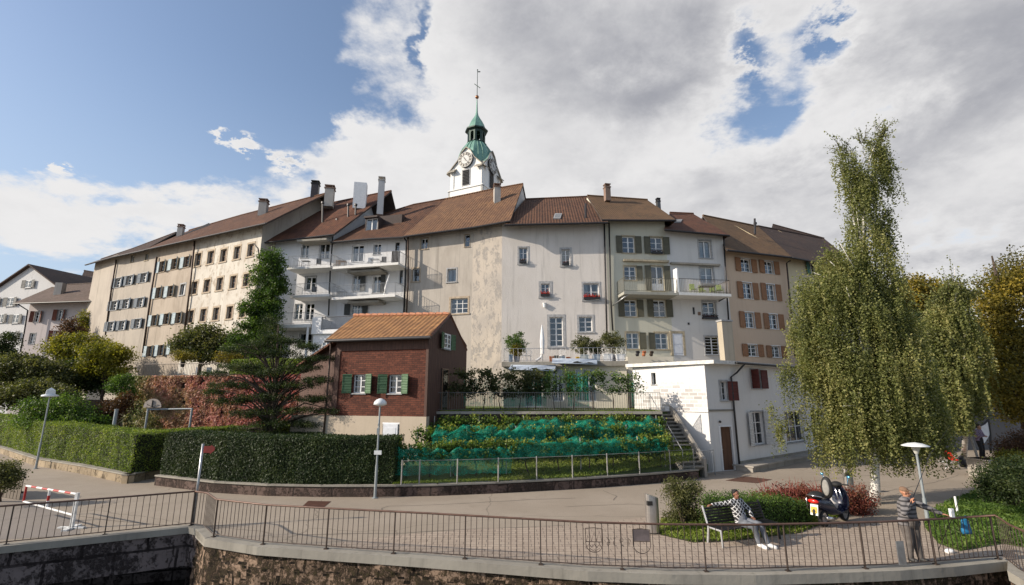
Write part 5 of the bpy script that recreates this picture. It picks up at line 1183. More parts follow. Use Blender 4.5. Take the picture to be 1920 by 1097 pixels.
weeping('weeping_birch', 'smaller weeping birch behind, its thin leaning trunk over the red chair', b2,
        [B2_(1775, 590, 40, 40), B2_(1740, 640, 44, 44), B2_(1800, 640, 44, 46), B2_(1760, 700, 66, 60), B2_(1808, 700, 30, 56), B2_(1765, 775, 50, 40), B2_(1730, 760, 40, 50), B2_(1785, 545, 24, 30)],
        [(at(1785, 560, D2), (.15, 0, 1), 1.8), (at(1800, 560, D2), (.5, 0, .8), 1.5), (at(1760, 570, D2), (-.4, 0, .8), 1.1)], 3400, .05, L_birch, 1.7, .13, zmin=2.1,
        trunkpts=[b2, at(1812, 800, D2), at(1805, 740, D2), at(1795, 660, D2), at(1788, 580, D2), at(1790, 500, D2)])
# ---------- right side trees
tree('maple_tree', 'broad golden green tree at the right edge of the square', 'tree', at(1930, 800, 27)*1, 12, [pb(x, y, a, b, 27) for x, y, a, b in ((1880, 560, 50, 60), (1930, 520, 60, 50), (1860, 640, 50, 60), (1920, 640, 60, 70), (1880, 720, 60, 50), (1940, 740, 60, 50), (1850, 580, 20, 40), (1905, 770, 30, 26))], L_gold, 520, 90, .3, .07, .25, 40)
tree('dark_tree', 'dark leafy tree behind the smaller birch', 'tree', Vector((30, 40, 0)), 10, [pb(x, y, a, b, 38) for x, y, a, b in ((1700, 640, 60, 60), (1740, 700, 60, 60), (1650, 720, 60, 60), (1810, 730, 50, 50), (1720, 770, 70, 40), (1600, 790, 50, 30))], L_dark, 420, 80, .45, .12, .25, 30)
tree('copper_tree', 'brownish treetop showing between the two birches', 'tree', Vector((41, 52, 0)), 14, [pb(x, y, a, b, 52) for x, y, a, b in ((1720, 545, 50, 30), (1770, 560, 40, 30), (1730, 600, 60, 40))], L_gold, 220, 80, .5, .13, .25, 20)
bush('shrub', 'dark shrub mass at the right edge above the ground cover', [pb(x, y, a, b, D) for x, y, a, b, D in ((1862, 903, 30, 24, 18), (1900, 890, 45, 34, 17), (1940, 900, 40, 40, 16), (1880, 920, 40, 22, 17))], L_dark, 260, 70, .16, .035)
bush('shrub', 'rusty yellow shrub above the dark shrub on the right', [pb(x, y, a, b, 21) for x, y, a, b in ((1893, 842, 22, 18), (1930, 830, 36, 26), (1880, 858, 14, 10))], L_brownred, 150, 60, .15, .035)
bush('shrub', 'yellow leaved shrub under the golden tree', [pb(x, y, a, b, 20.5) for x, y, a, b in ((1905, 860, 30, 12), (1878, 872, 16, 8))], L_yel, 90, 60, .12, .035)
# ---------- shrub bed in the middle
bush('shrub', 'round variegated shrub beside the steel bin', [pb(x, y, a, b, 16.9) for x, y, a, b in ((1278, 930, 34, 26), (1262, 912, 20, 14), (1300, 915, 18, 14), (1290, 955, 36, 20), (1275, 970, 30, 12))], L_olive, 190, 70, .1, .026, base=gnd(1285, 984))
def hedge(name, label, pts, z0, h, th, lm, n, size, cat='hedge', rag=.05, htop=None, group=None, innm=None):
    rt = root(name, (pts[0][0], pts[0][1], z0)); tag(rt, label, cat, group); g = MB(); P_ = []; Nn = []
    if not isinstance(h, (list, tuple)): h = [h]*len(pts)
    tot = sum((Vector(pts[i+1][:2])-Vector(pts[i][:2])).length for i in range(len(pts)-1))
    for i in range(len(pts)-1):
        F = Fac(pts[i], pts[i+1]); k = .06; a, b = h[i], h[i+1]
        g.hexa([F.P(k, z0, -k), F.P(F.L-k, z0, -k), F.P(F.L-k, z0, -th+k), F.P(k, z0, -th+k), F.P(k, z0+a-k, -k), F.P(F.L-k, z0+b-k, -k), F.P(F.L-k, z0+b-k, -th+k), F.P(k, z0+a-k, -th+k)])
        m = int(n*F.L/tot); 
        for (fr, kind) in ((.5, 'f'), (.34, 't'), (.06, 'l'), (.1, 'r')):
            if kind == 'l' and i > 0 or kind == 'r' and i < len(pts)-2: continue
            kk = int(m*fr); u = rng.random(kk); v = rng.random(kk); hh = a+(b-a)*u
            bulge = np.array([mnoise.noise(Vector((x*F.L*1.3, y*2.2, i+.5))) for x, y in zip(u, v)])*.07
            if kind == 'f': q = [(F.P(uu*F.L, z0+vv*h_, bl_)) for uu, vv, h_, bl_ in zip(u, v, hh, bulge)]; nr = [tuple(F.n)]*kk
            elif kind == 't': q = [(F.P(uu*F.L, z0+h_+bl_, -vv*th)) for uu, vv, h_, bl_ in zip(u, v, hh, bulge)]; nr = [(0, 0, 1)]*kk
            elif kind == 'l': q = [(F.P(bl_, z0+uu*a, -vv*th)) for uu, vv, bl_ in zip(u, v, bulge)]; nr = [tuple(-F.t)]*kk
            else: q = [(F.P(F.L+bl_, z0+uu*b, -vv*th)) for uu, vv, bl_ in zip(u, v, bulge)]; nr = [tuple(F.t)]*kk
            if kk: P_.append(np.array([tuple(p) for p in q])); Nn.append(np.array(nr))
    P_ = np.concatenate(P_); P_ += rng.normal(size=P_.shape)*rag*.6; Nn = np.concatenate(Nn)
    cl = np.array([mnoise.noise(Vector(p)*1.2) for p in P_])*.35+.45+rng.normal(0, .2, len(P_))
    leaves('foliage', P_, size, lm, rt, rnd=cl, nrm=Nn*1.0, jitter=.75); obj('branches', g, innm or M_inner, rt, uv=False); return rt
ha = [q+Vector((.12, .28, 0)) for q in WA]; ha[-1] = WA[-1]+Vector((-.15, .35, 0))
hedge('hedge', 'long sunlit yellow green clipped hedge on the tan wall', ha, .4, [2.1, 2.05, 1.95, 1.85, 1.8], 1.4, L_hedge, 90000, .034)
hedge('hedge', 'clipped hedge running back along the garden entrance', [WA[-1]+Vector((.1, 1.6, 0)), WA2[1]+Vector((.3, 2, 0)), Vector((-13.2, 33, 0))], .4, [1.8, 1.75, 1.7], 1.2, L_hedge, 26000, .036)
hb = [WB[0]+Vector((.1, .2, 0))]+[q+Vector((0, .22, 0)) for q in WB[1:-1]]+[gnd(733, 932)+Vector((0, .25, 0))]
hedge('hedge', 'shade toned dense clipped hedge behind the shade toned low wall', hb, .42, [1.86, 1.84, 1.82, 1.82, 1.82], 1.7, L_hedged, 90000, .034)
hedge('hedge', 'low dark hedge crossing the garden behind the front hedge', [at(455, 812, 27), at(600, 812, 27)], .4, 1.6, 1.0, L_hedged, 14000, .04)
hedge('hedge', 'pale green clipped hedge on top of the creeper wall', [at(432, 690, 37.6), at(625, 690, 35.6)], ZI-.1, 1.35, 1.0, L_hedge, 16000, .05)
# post caps inside hedge B (fence posts)
# ---------- creeper wall
P_ = []; Nn = []; rr_ = []
for F in IVF:
    k = int(38000*F.L/12); u = rng.random(k)*F.L; v = rng.random(k)**.9*(ZI+.02)
    bul = np.array([mnoise.fractal(Vector((x*.9+F.A.x, y*1.1, 3)), 1, 2, 4) for x, y in zip(u, v)])
    for uu, vv, b_ in zip(u, v, bul):
        if b_ < -.62: continue
        if F.P(uu, vv).x > -14.6+rng.normal()*.5: continue
        p = F.P(uu, vv, .12+.16*b_+random.random()*.08); P_.append(tuple(p)); px = (p.x/p.y*900*.978+960); f = (px-240)/240
        rr_.append(.12+.85*min(1, max(0, f*1.1))-.3*max(0, (vv/ZI-.75))*1.0+.35*mnoise.noise(Vector((uu*.45, vv*.5, 7)))+random.gauss(0, .12))
        Nn.append(tuple(F.n+Vector((0, 0, .35))))
leaves('creeper', P_, .085, L_ivy, ivw, rnd=np.array(rr_), nrm=np.array(Nn), jitter=.55, aspect=.85)
# ---------- left trees
tree('climber_tree', 'tall dense green climber growing up between two row houses', 'tree', at(492, 700, 41), 16, [pb(x, y, a, b, 41.2, 1.0) for x, y, a, b in ((508, 490, 22, 26), (500, 525, 32, 34), (488, 570, 36, 36), (482, 610, 34, 34), (505, 600, 26, 50), (520, 540, 16, 40), (465, 640, 40, 26), (500, 650, 40, 30))], L_climb, 420, 80, .26, .085, .2, 30)
D3 = 27.5; B3_ = lambda x, y, a, b, d=D3: pb(x, y, a, b, d, 1.0)
tree('spreading_pine', 'dark spreading conifer with tiered branches in front of the creeper wall', 'tree', at(506, 850, D3), 8, [B3_(*q) for q in ((508, 606, 8, 16), (510, 630, 22, 6), (545, 640, 30, 4), (580, 650, 28, 4), (480, 645, 34, 5), (440, 655, 26, 4), (520, 662, 44, 6), (590, 672, 40, 4), (560, 690, 50, 5), (450, 688, 50, 5), (405, 700, 26, 4), (500, 700, 44, 7), (600, 712, 34, 4), (540, 722, 60, 6), (440, 722, 46, 6), (400, 735, 22, 4), (500, 745, 64, 7), (590, 748, 44, 5), (430, 752, 34, 6), (620, 770, 26, 4), (550, 770, 56, 6), (480, 775, 50, 8), (520, 795, 50, 8), (580, 795, 30, 5), (500, 820, 54, 14), (460, 808, 26, 10))], L_dark, 1300, 60, .12, .034, .16, 110, flat=1.2, shell=.4)
lt_ = [('round_tree', 'yellow green round tree in front of the pink house', 50, ((150, 650, 50, 24), (110, 655, 30, 16), (180, 660, 36, 22), (140, 680, 36, 20)), L_yel, 300), ('round_tree', 'light yellow layered tree left of the terrace steps', 47, ((195, 660, 40, 20), (215, 672, 30, 20), (180, 690, 34, 14), (225, 700, 22, 12)), L_yel, 240),
       ('dark_tree', 'very dark tree under the yellow green tree', 48, ((150, 700, 40, 30), (185, 715, 40, 24), (120, 720, 40, 24)), L_dark, 220), ('olive_tree', 'dull olive tree at the left edge of the garden', 45, ((30, 690, 50, 26), (75, 695, 40, 28), (10, 720, 40, 20), (100, 715, 30, 20)), L_olive, 300),
       ('olive_tree', 'brownish thin tree beside the olive tree', 42, ((60, 735, 50, 20), (110, 742, 36, 18), (15, 745, 40, 18)), L_olive, 220), ('conifer', 'dark blue green conifer before the gabled house', 55, ((5, 640, 24, 26), (-10, 670, 36, 24), (22, 670, 20, 16)), L_dark, 160),
       ('terrace_tree', 'green tree with orange tips beside the terrace railing', 43, ((385, 630, 44, 20), (360, 645, 30, 18), (415, 648, 40, 22), (395, 665, 50, 14), (345, 650, 16, 14)), L_olive, 300)]
for nm, lb, D, bls, lm, nc in lt_:
    bs = [pb(x, y, a, b, D) for x, y, a, b in bls]; cx_ = sum(b[0].x for b in bs)/len(bs); zb = min(b[0].z-b[3] for b in bs)
    gz = ZI-.1 if nm == 'terrace_tree' else gh(cx_, D); tree(nm, lb, 'tree', (cx_, D, gz), max(b[0].z for b in bs), bs, lm, nc, 60, .32, .1, .16, 16, flat=.8)
bush('shrub', 'fresh green shrub under the white lamp by the long hedge', [pb(x, y, a, b, 33) for x, y, a, b in ((75, 765, 36, 18), (120, 762, 36, 20), (150, 780, 34, 18), (60, 785, 40, 14), (110, 790, 50, 14), (185, 790, 30, 12))], L_green, 300, 60, .25, .06)
bush('shrub', 'bright green shrub at the foot of the terrace steps', [pb(x, y, a, b, 37) for x, y, a, b in ((232, 715, 18, 12), (215, 726, 14, 10), (240, 735, 16, 12))], L_green, 90, 60, .2, .06)
bush('shrub', 'rusty brown bush against the left end of the creeper wall', [pb(x, y, a, b, 34) for x, y, a, b in ((215, 765, 30, 16), (235, 750, 14, 16), (190, 785, 34, 14), (160, 795, 30, 10))], L_brownred, 160, 60, .22, .06)
bush('shrub', 'sparse light shrub inside the metal frame by the creeper wall', [pb(x, y, a, b, 33) for x, y, a, b in ((282, 790, 14, 18), (290, 805, 20, 10))], L_olive, 60, 50, .16, .04)
bush('shrub', 'orange tipped low bush on the terrace by the conifer', [pb(x, y, a, b, 40) for x, y, a, b in ((345, 668, 22, 10), (430, 670, 24, 12))], L_gold, 70, 50, .2, .06)
bush('creeper', 'yellow green creeper climbing the corner of the beige row house', [pb(x, y, a, b, 61, .5) for x, y, a, b in ((160, 600, 8, 18), (152, 625, 12, 18), (172, 618, 6, 12))], L_yel, 70, 50, .3, .1, cat='climber')
tree('rust_tree', 'small rust red tree before the pink house', 'tree', (at(132, 660, 58).x, 58, 3.2), 9, [pb(x, y, a, b, 58) for x, y, a, b in ((130, 612, 14, 14), (128, 632, 18, 14), (140, 625, 12, 16))], L_brownred, 90, 50, .3, .1, .12, 14)
bush('shrub', 'olive bush hanging over the plank fence at the left edge', [pb(x, y, a, b, 19) for x, y, a, b in ((10, 880, 26, 14), (0, 900, 30, 20), (30, 893, 12, 8))], L_olive, 120, 60, .12, .035, base=gnd(0, 940))
# low hedge behind the bench, red shrubs
hedge('low_hedge', 'low green hedge behind the black bench', [gnd(1318, 992), gnd(1400, 1002), gnd(1480, 990), gnd(1520, 985)], 0, [.85, .95, .8, .6], .9, L_green, 12000, .026, rag=.14)
bush('red_shrub', 'spiky red barberry shrub behind the bench', [pb(x, y, a, b, 17.8) for x, y, a, b in ((1445, 935, 30, 18), (1480, 930, 34, 20), (1510, 925, 26, 18), (1470, 955, 46, 18), (1520, 950, 30, 20))], L_red, 220, 60, .1, .028, base=gnd(1480, 968))
bush('red_shrub', 'clipped brownish red shrub behind the scooter', [pb(x, y, a, b, 18.0) for x, y, a, b in ((1580, 935, 34, 22), (1612, 932, 26, 22), (1545, 932, 30, 20), (1600, 950, 36, 16))], L_red, 200, 60, .1, .028, base=gnd(1590, 962))
g = MB()
for (x0, x1, yb, D, col) in ((1430, 1540, 945, 17.6, 0),):
    for _ in range(70):
        p = at(random.uniform(x0, x1), random.uniform(930, 945), D+random.uniform(-.4, .4)); d = Vector((random.uniform(-.35, .25), random.uniform(-.2, .2), random.uniform(.3, .75))); g.path([p, p+d*.6, p+d*.95+Vector((d.x*.2, 0, 0))], [.012, .009, .003], 4)
tag(obj('red_grass', g, plain('red_grass_blade', (.2, .05, .035), .7), uv=False), 'tuft of tall reddish grass rising from the barberry', 'grass tuft')
# ---------- grass as stuff
def grass(name, poly, n, zf, size, lm=L_grass, hh=.06):
    xs = [p[0] for p in poly]; ys = [p[1] for p in poly]; out = []
    pp = np.array([[p[0], p[1]] for p in poly])
    X_ = rng.uniform(min(xs), max(xs), n); Y_ = rng.uniform(min(ys), max(ys), n); ins = np.zeros(n, bool); j = len(pp)-1
    for i in range(len(pp)):
        c = ((pp[i, 1] > Y_) != (pp[j, 1] > Y_)) & (X_ < (pp[j, 0]-pp[i, 0])*(Y_-pp[i, 1])/(pp[j, 1]-pp[i, 1]+1e-9)+pp[i, 0]); ins ^= c; j = i
    X_, Y_ = X_[ins], Y_[ins]; Zs = np.array([zf(x, y) for x, y in zip(X_, Y_)])+rng.random(len(X_))*hh
    nr = rng.normal(size=(len(X_), 3)); nr[:, 2] *= .3
    cl = np.array([mnoise.noise(Vector((x*.8, y*.8, 0))) for x, y in zip(X_, Y_)])*.5+.5+rng.normal(0, .2, len(X_))
    o = leaves(name, np.stack([X_, Y_, Zs], 1), size, lm, None, rnd=cl, nrm=nr, jitter=.2, aspect=.3); tag(o, kind='stuff'); return o
bed = [gnd(1236, 1003), gnd(1300, 1018), gnd(1380, 1014), gnd(1500, 1000), gnd(1560, 975), gnd(1600, 958), gnd(1480, 955), gnd(1380, 965), gnd(1240, 975)]
grass('grass', bed, 26000, lambda x, y: .0, .05, hh=.1)
g = MB(); g.poly([Vector((p.x, p.y, .012)) for p in bed]); tag(obj('soil', g, M_hill), kind='structure')
rbed = [gnd(1700, 985), gnd(1780, 1045)+Vector((0, .3, 0)), gnd(1850, 1040)+Vector((0, .3, 0)), gnd(1900, 1035)+Vector((0, 1, 0)), gnd(2100, 1050)+Vector((0, 1.5, 0)), gnd(2100, 930), gnd(1800, 930), gnd(1760, 950)]
rbed = [gnd(1745, 962), gnd(1735, 990), gnd(1760, 1020), gnd(1800, 1034), gnd(1880, 1020), gnd(1990, 1040), gnd(2050, 960), gnd(1900, 925), gnd(1830, 925), gnd(1780, 945)]
grass('ground_cover', rbed, 60000, lambda x, y: 0, .055, lm=L_green, hh=.18); g = MB(); g.poly([Vector((p.x, p.y, .012)) for p in rbed]); tag(obj('lawn', g, M_grass), kind='structure')
vz = lambda x, y: .46+max(0, (y-21.6)/5.4)*.95
vpoly = [gnd(735, 931), gnd(937, 924), gnd(1100, 915), gnd(1305, 898), Vector((9.6, 27, 0)), Vector((-4.2, 27, 0))]
grass('grass', vpoly, 60000, lambda x, y: .46+(1.04)*max(0, min(1, (y-(22+max(0, x)*.2))/(5.0-max(0, x)*.2)))+.02, .05)
tp_ = [Vector((-4.4, 27.1, 0)), Vector((8.2, 27.1, 0)), Vector((8.4, 32, 0)), Vector((-4.4, 33, 0))]
grass('grass', tp_, 16000, lambda x, y: ZT, .05)
# ============================================================ RAILINGS
M_bar = plain('brown_painted_iron', (.075, .055, .045), .55, .35); M_hand = plain('worn_handrail', (.13, .075, .055), .5, .3)
def quay_rail(i0, i1, label, group=None):
    pts = [QP[i] for i in range(i0, i1+1)]; rt = root('railing', pts[0]); tag(rt, label, 'railing')
    cum = [0]
    for a, b in zip(pts, pts[1:]): cum.append(cum[-1]+(b-a).length)
    def pos(s):
        for k in range(len(cum)-1):
            if s <= cum[k+1] or k == len(cum)-2: return pts[k].lerp(pts[k+1], (s-cum[k])/(cum[k+1]-cum[k]))
    L = cum[-1]; npan = max(1, round(L/1.95)); 
    g = MB(); ks = sorted(set([0, L]+cum)); g.path([pos(s)+Z*1.06 for s in ks], .026, 8); obj('handrail', g, M_hand, rt, smooth=True)
    for k in range(npan+1):
        p = pos(L*k/npan); g = MB(); d = (pos(min(L, L*k/npan+.05))-pos(max(0, L*k/npan-.05))).normalized(); g.box((p.x, p.y, .5), (.022, .045, 1.1), math.atan2(d.y, d.x)); g.box((p.x, p.y, .06), (.1, .1, .02), math.atan2(d.y, d.x)); obj('post', g, M_bar, rt)
        if k < npan:
            g = MB(); s0, s1 = L*k/npan, L*(k+1)/npan; nb = 13
            mid = [s for s in cum if s0 < s < s1]
            g.path([pos(s)+Z*.13 for s in [s0]+mid+[s1]], .013, 4)
            for j in range(1, nb): p = pos(s0+(s1-s0)*j/nb); g.tube(p+Z*.13, p+Z*1.05, .0085, n=5)
            obj('baluster_panel', g, M_bar, rt)
    return rt, pos, cum
quay_rail(0, 4, 'brown iron railing along the edge of the bridge')
qr, qpos, qcum = quay_rail(4, len(QP)-1, 'long brown iron railing with two shields above the mossy quay wall')
# shields and the year seen from behind, as bent wire in the railing
def emblem(px, py, build, name, m=None):
    i = max(k for k in range(len(TOPR)-1) if TOPR[k][0] <= px); F = Fac(QP[i], QP[i+1]); u, z = F.hit(px, py); g = MB(); build(g, lambda x, y, d=-.0: F.P(u+x, z+y, d+.012)); return obj(name, g, m or M_bar, qr)
def shield_out(g, P, w_=.2, h=.26, r=.009):
    pts = [P(-w_, h), P(0, h+.02), P(w_, h)]+[P(w_*math.cos(a), -h*.25-h*.75*math.sin(a)) for a in np.linspace(0, math.pi, 13)]+[P(-w_, h)]; g.path(pts, r, 5)
def sh1(g, P):
    shield_out(g, P); g.path([P(-.2, -.03), P(.2, -.03)], .008, 4)
    for x in (-.12, 0, .12): g.path([P(x-.06, -.02), P(x, .22), P(x+.06, -.02)], .006, 4); g.path([P(x, -.03), P(x, -.1)], .006, 4); g.path([P(x-.07, -.15), P(x, -.09), P(x+.07, -.16)], .008, 4)
    g.path([P(-.12, -.17), P(0, -.24), P(.12, -.17)], .006, 4)
def sh2(g, P): shield_out(g, P); g.path([P(-.2, 0), P(.2, 0)], .008, 4)
emblem(1114, 1013, sh1, 'shield_emblem'); e2 = emblem(1203, 1015, sh2, 'shield_emblem')
def plate(g, P): g.add([P(-.19, .01), P(.19, .01), P(.19, .25), P(0, .27), P(-.19, .25)], [(0, 1, 2, 3, 4)])
emblem(1203, 1015, plate, 'shield_plate', plain('shield_grey_plate', (.16, .13, .13), .6, .3))
def year(g, P):                                  # 1936 mirrored: reads 6 3 9 1 from this side, each glyph flipped
    S = .085; G = {'1': [[(-.02, -1), (.0, 1), (-.6, .2)]], '9': [[(.45, .55), (.3, .9), (-.1, .95), (-.4, .6), (-.3, .2), (.1, .1), (.45, .5), (.4, 0), (.1, -.6), (-.5, -1)]],
         '3': [[(-.4, .9), (.35, .95), (-.05, .3), (.35, .1), (.4, -.5), (.0, -.95), (-.45, -.8)]], '6': [[(.45, 1), (-.1, .6), (-.4, 0), (-.35, -.6), (0, -.9), (.4, -.6), (.3, -.1), (-.05, .0), (-.35, -.3)]]}
    for ch_, cx in (('6', -.24), ('3', -.09), ('9', .07), ('1', .23)):
        for st_ in G[ch_]: g.path([P(cx-x*S, y*S*1.1) for x, y in st_], .007, 4)
emblem(1160, 1016, year, 'year_numerals')
p = qpos(qcum[-1]*.5)
g = MB(); F = Fac(QP[16-1], QP[16]); u, z = F.hit(1688, 1040); F.box(g, u-.09, u+.12, .1, .62, .01, .025); tag(obj('metal_plate', g, M_steel), 'small blank metal plate hanging on the railing below the fisherman', 'plate')

# ============================================================ VINEYARD
random.seed(11)
def rowpt(f, t):                                 # f along the row, t depth into the slope
    k = f*(len(lo)-1); i = min(int(k), len(lo)-2); a = lo[i].lerp(lo[i+1], k-i); b = hi[i].lerp(hi[i+1], k-i); return a.lerp(b, t)
M_vwood = plain('vine_wood', (.05, .035, .025), .9); M_vpost = plain('grey_stake', (.3, .29, .27), .7)
def vine(name, label, base, along, w_, z0, z1, n, lm, group, size=.05, depth_=.25, dens=None, cat='vine'):
    rt = root(name, base); tag(rt, label, cat, group); g = MB(); top = base+Z*(z0+.15)+along*random.uniform(-.15, .15)
    g.path([base-Z*.05, base.lerp(top, .5)+along*random.uniform(-.1, .1), top], [.035, .028, .022], 6)
    for s in (-1, 1): g.path([top, top+along*s*w_*.25+Z*.12, top+along*s*w_*.5+Z*random.uniform(.0, .3)], [.02, .015, .006], 5)
    obj('stem', g, M_vwood, rt, uv=False); k = n; nc = 26
    c = np.stack([rng.uniform(-w_*.56, w_*.56, nc), rng.normal(0, depth_*.5, nc), rng.uniform(z0, z1, nc)+rng.normal(0, .08, nc)], 1); per = n//nc
    pts = np.repeat(c, per, 0)+rng.normal(size=(nc*per, 3))*np.array([.14, .1, .12]); side = Vector((-along.y, along.x, 0))
    W_ = np.array(base)[None, :]+pts[:, :1]*np.array(along)[None, :]+pts[:, 1:2]*np.array(side)[None, :]+pts[:, 2:3]*np.array([0, 0, 1.])[None, :]
    rn = .02+.42*np.clip((pts[:, 2]-z0)/(z1-z0), 0, 1.2)**2+rng.normal(0, .17, len(pts)); leaves('foliage', W_, size, lm, rt, rnd=rn, flat=.3, aspect=.85)
    return rt
ORD = ['first', 'second', 'third', 'fourth', 'fifth', 'sixth', 'seventh', 'eighth', 'ninth', 'tenth', 'eleventh', 'last']
rows = ((.12, 1.35, 'front'), (.48, 1.45, 'middle'), (.82, 1.5, 'back'))
M_net = None
def netf(n, b, o):
    p = obc(n); q = n.noise(p, 3, 4); f = n.noise(p, 38, 2)
    col = n.mix(n.ss(q, .3, .7), (.0, .26, .17), (.02, .46, .3)); n.inp(b.inputs['Base Color'], col); b.inputs['Roughness'].default_value = .6
    tl_ = n.n.new('ShaderNodeBsdfTranslucent'); n.inp(tl_.inputs[0], col); mx = n.n.new('ShaderNodeMixShader'); mx.inputs[0].default_value = .4; n.l.new(b.outputs[0], mx.inputs[1]); n.l.new(tl_.outputs[0], mx.inputs[2])
    t = n.n.new('ShaderNodeBsdfTransparent'); m = n.n.new('ShaderNodeMixShader'); uv = uvc(n); u_, v_, _ = sep(n, uv); wv = n.math('MAXIMUM', n.ss(n.math('FRACT', n.math('MULTIPLY', u_, 16)), .0, .3, 1, 0), n.ss(n.math('FRACT', n.math('MULTIPLY', v_, 16)), .0, .3, 1, 0)); n.l.new(n.math('ADD', n.math('ADD', n.math('MULTIPLY', wv, .55), .3), n.ss(q, .4, .75, -.1, .25), clamp=True), m.inputs[0]); n.l.new(t.outputs[0], m.inputs[1]); n.l.new(mx.outputs[0], m.inputs[2]); n.l.new(m.outputs[0], o.inputs[0])
M_net = mat('green_bird_net', netf)
for ri, (t, h, nm) in enumerate(rows):
    n_ = 12; f0, f1 = (.03, .97)
    for k in range(n_):
        f = f0+(f1-f0)*(k+.5)/n_; p = rowpt(f, t); q = rowpt(f+.01, t); al = up(q-p, 0).normalized()
        vine('grape_vine', f'netted grape vine, {ORD[k]} from the left in the {nm} row of the vineyard', p, al, 1.15, .72, h, 1150, L_vine, 'grape vines in the netted vineyard rows')
    for k in range(6):
        p = rowpt(f0+(f1-f0)*k/5, t); g = MB(); g.tube(p-Z*.1, p+Z*(h+.15), .028, n=6); tag(obj('vine_post', g, M_vpost), f'thin grey vineyard stake, {ORD[k]} from the left in the {nm} vine row', 'post', 'posts of the vineyard')
def drape(label, f0, f1, t0, t1, zt0, zt1, z_front, nu=70, nv=16, seed=0, sag=.18):
    g = MB(); 
    for j in range(nv+1):
        v = j/nv
        for i in range(nu+1):
            u = i/nu; f = f0+(f1-f0)*u
            if v < .5: t = t0; zz = z_front+(zt0-z_front)*(v*2); dy = -.35+.06*math.sin(v*3)
            else: t = t0+(t1-t0)*(v-.5)*2; zz = zt0+(zt1-zt0)*(v-.5)*2; dy = -.35*(1-(v-.5)*2)
            p = rowpt(min(.999, max(0, f)), t); nz = mnoise.fractal(Vector((u*9+seed, v*3, seed)), 1, 2, 4)
            fold = abs(mnoise.noise(Vector((u*16+seed+v*2, v*1.2, seed))))*2-.6
            g.v.append((p.x+nz*.1, p.y+dy-fold*.12, p.z+zz+(nz*sag+fold*.12)*(1 if v > .3 else .6)))
    for j in range(nv):
        for i in range(nu): k = j*(nu+1)+i; g.f.append((k, k+1, k+nu+2, k+nu+1)); g.m.append(0)
    return tag(obj('bird_net', g, M_net, smooth=True), label, 'net')
drape('green bird net hanging down the left half of the front vine row', .0, .42, .12, .14, 1.15, 1.2, .15, seed=1)
drape('green bird net slung low over the right half of the front vine row', .42, .985, .12, .2, 1.25, 1.35, .75, seed=5)
drape('green bird net humped over the middle vine row', .1, .5, .42, .55, 1.45, 1.5, .9, seed=9, sag=.3)
drape('green bird net draped over the back vine row on the right', .4, .98, .5, .8, 1.45, 1.5, .9, seed=14, sag=.3)
# wire fence on the low wall
fr = root('wire_fence', WC[0]+Z*.45); tag(fr, 'low chain link fence with grey posts on the dark vineyard wall', 'fence')
PX = [(750, 932), (784, 931), (856, 929), (934, 925.5), (1007, 921.5), (1075, 917.5), (1141, 912.5), (1202, 908), (1260, 902.5), (1305, 898.5)]
FP = [gnd(x, y)+Vector((0, .12, .42)) for x, y in PX]
def linkf(n, b, o):
    uv = uvc(n); u, v, _ = sep(n, uv); b.inputs['Base Color'].default_value = (.2, .23, .22, 1); b.inputs['Metallic'].default_value = .5
    a1 = n.math('FRACT', n.math('MULTIPLY', n.math('ADD', u, v), 14.)); a2 = n.math('FRACT', n.math('MULTIPLY', n.math('SUBTRACT', u, v), 14.))
    k = n.math('MAXIMUM', n.ss(a1, .0, .06, 1, 0), n.ss(a2, .0, .06, 1, 0)); t = n.n.new('ShaderNodeBsdfTransparent'); m = n.n.new('ShaderNodeMixShader'); n.l.new(k, m.inputs[0]); n.l.new(t.outputs[0], m.inputs[1]); n.l.new(b.outputs[0], m.inputs[2]); n.l.new(m.outputs[0], o.inputs[0])
M_link = mat('chain_link', linkf)
for i, p in enumerate(FP):
    g = MB(); g.tube(p-Z*.05, p+Z*1.0, .028, n=8); obj('post', g, M_vpost, fr)
    if i < len(FP)-1: q = FP[i+1]; g = MB(); g.quad(p+Z*.05, q+Z*.05, q+Z*.95, p+Z*.95); g2 = g; obj('wire_mesh', g, M_link, fr); g = MB(); g.tube(p+Z*.96, q+Z*.96, .008, n=4); obj('top_wire', g, M_vpost, fr)
# upper terrace railing + vines
rt = root('terrace_railing', FT.P(0, ZT)); tag(rt, 'grey bar railing along the upper vine terrace', 'railing')
nP = 7
for k in range(nP): a, b = FT.P(FT.L*k/nP, ZT, -.1), FT.P(FT.L*(k+1)/nP, ZT, -.1); g = MB(); railing(g, a, b, 1.02, .125, .009, .016); obj('baluster_panel', g, plain('dull_grey_rail', (.17, .165, .155), .6, .3), rt)
vx = [(870, 28.2, 1.3, 0), (905, 28.2, 1.3, 0), (940, 28.2, 1.3, 0), (972, 28.4, 1.2, 0), (1004, 28.2, 1.0, 0), (1040, 28.0, 1.0, 1), (1075, 28, .8, 1), (1112, 27.9, .9, 2), (1150, 27.9, 1.0, 2), (1182, 27.9, 1.1, 2)]
vl = ['dense shaded terrace vine', 'loose terrace vine before the green shutter', 'twisted open terrace vine on the right']
for vi, (x, D, w_, kind) in enumerate(vx):
    b = at(x, 775, D); b.z = ZT; vine('terrace_vine', vl[kind]+', '+(ORD[vi] if vi < 9 else 'last')+' from the brick house', b, Vector((1, 0, 0)), w_*1.15, .95, 2.2, 1300 if kind == 0 else 520, L_vine if kind else L_olive, 'vines trained along the upper terrace', .055, .3)
g = MB()
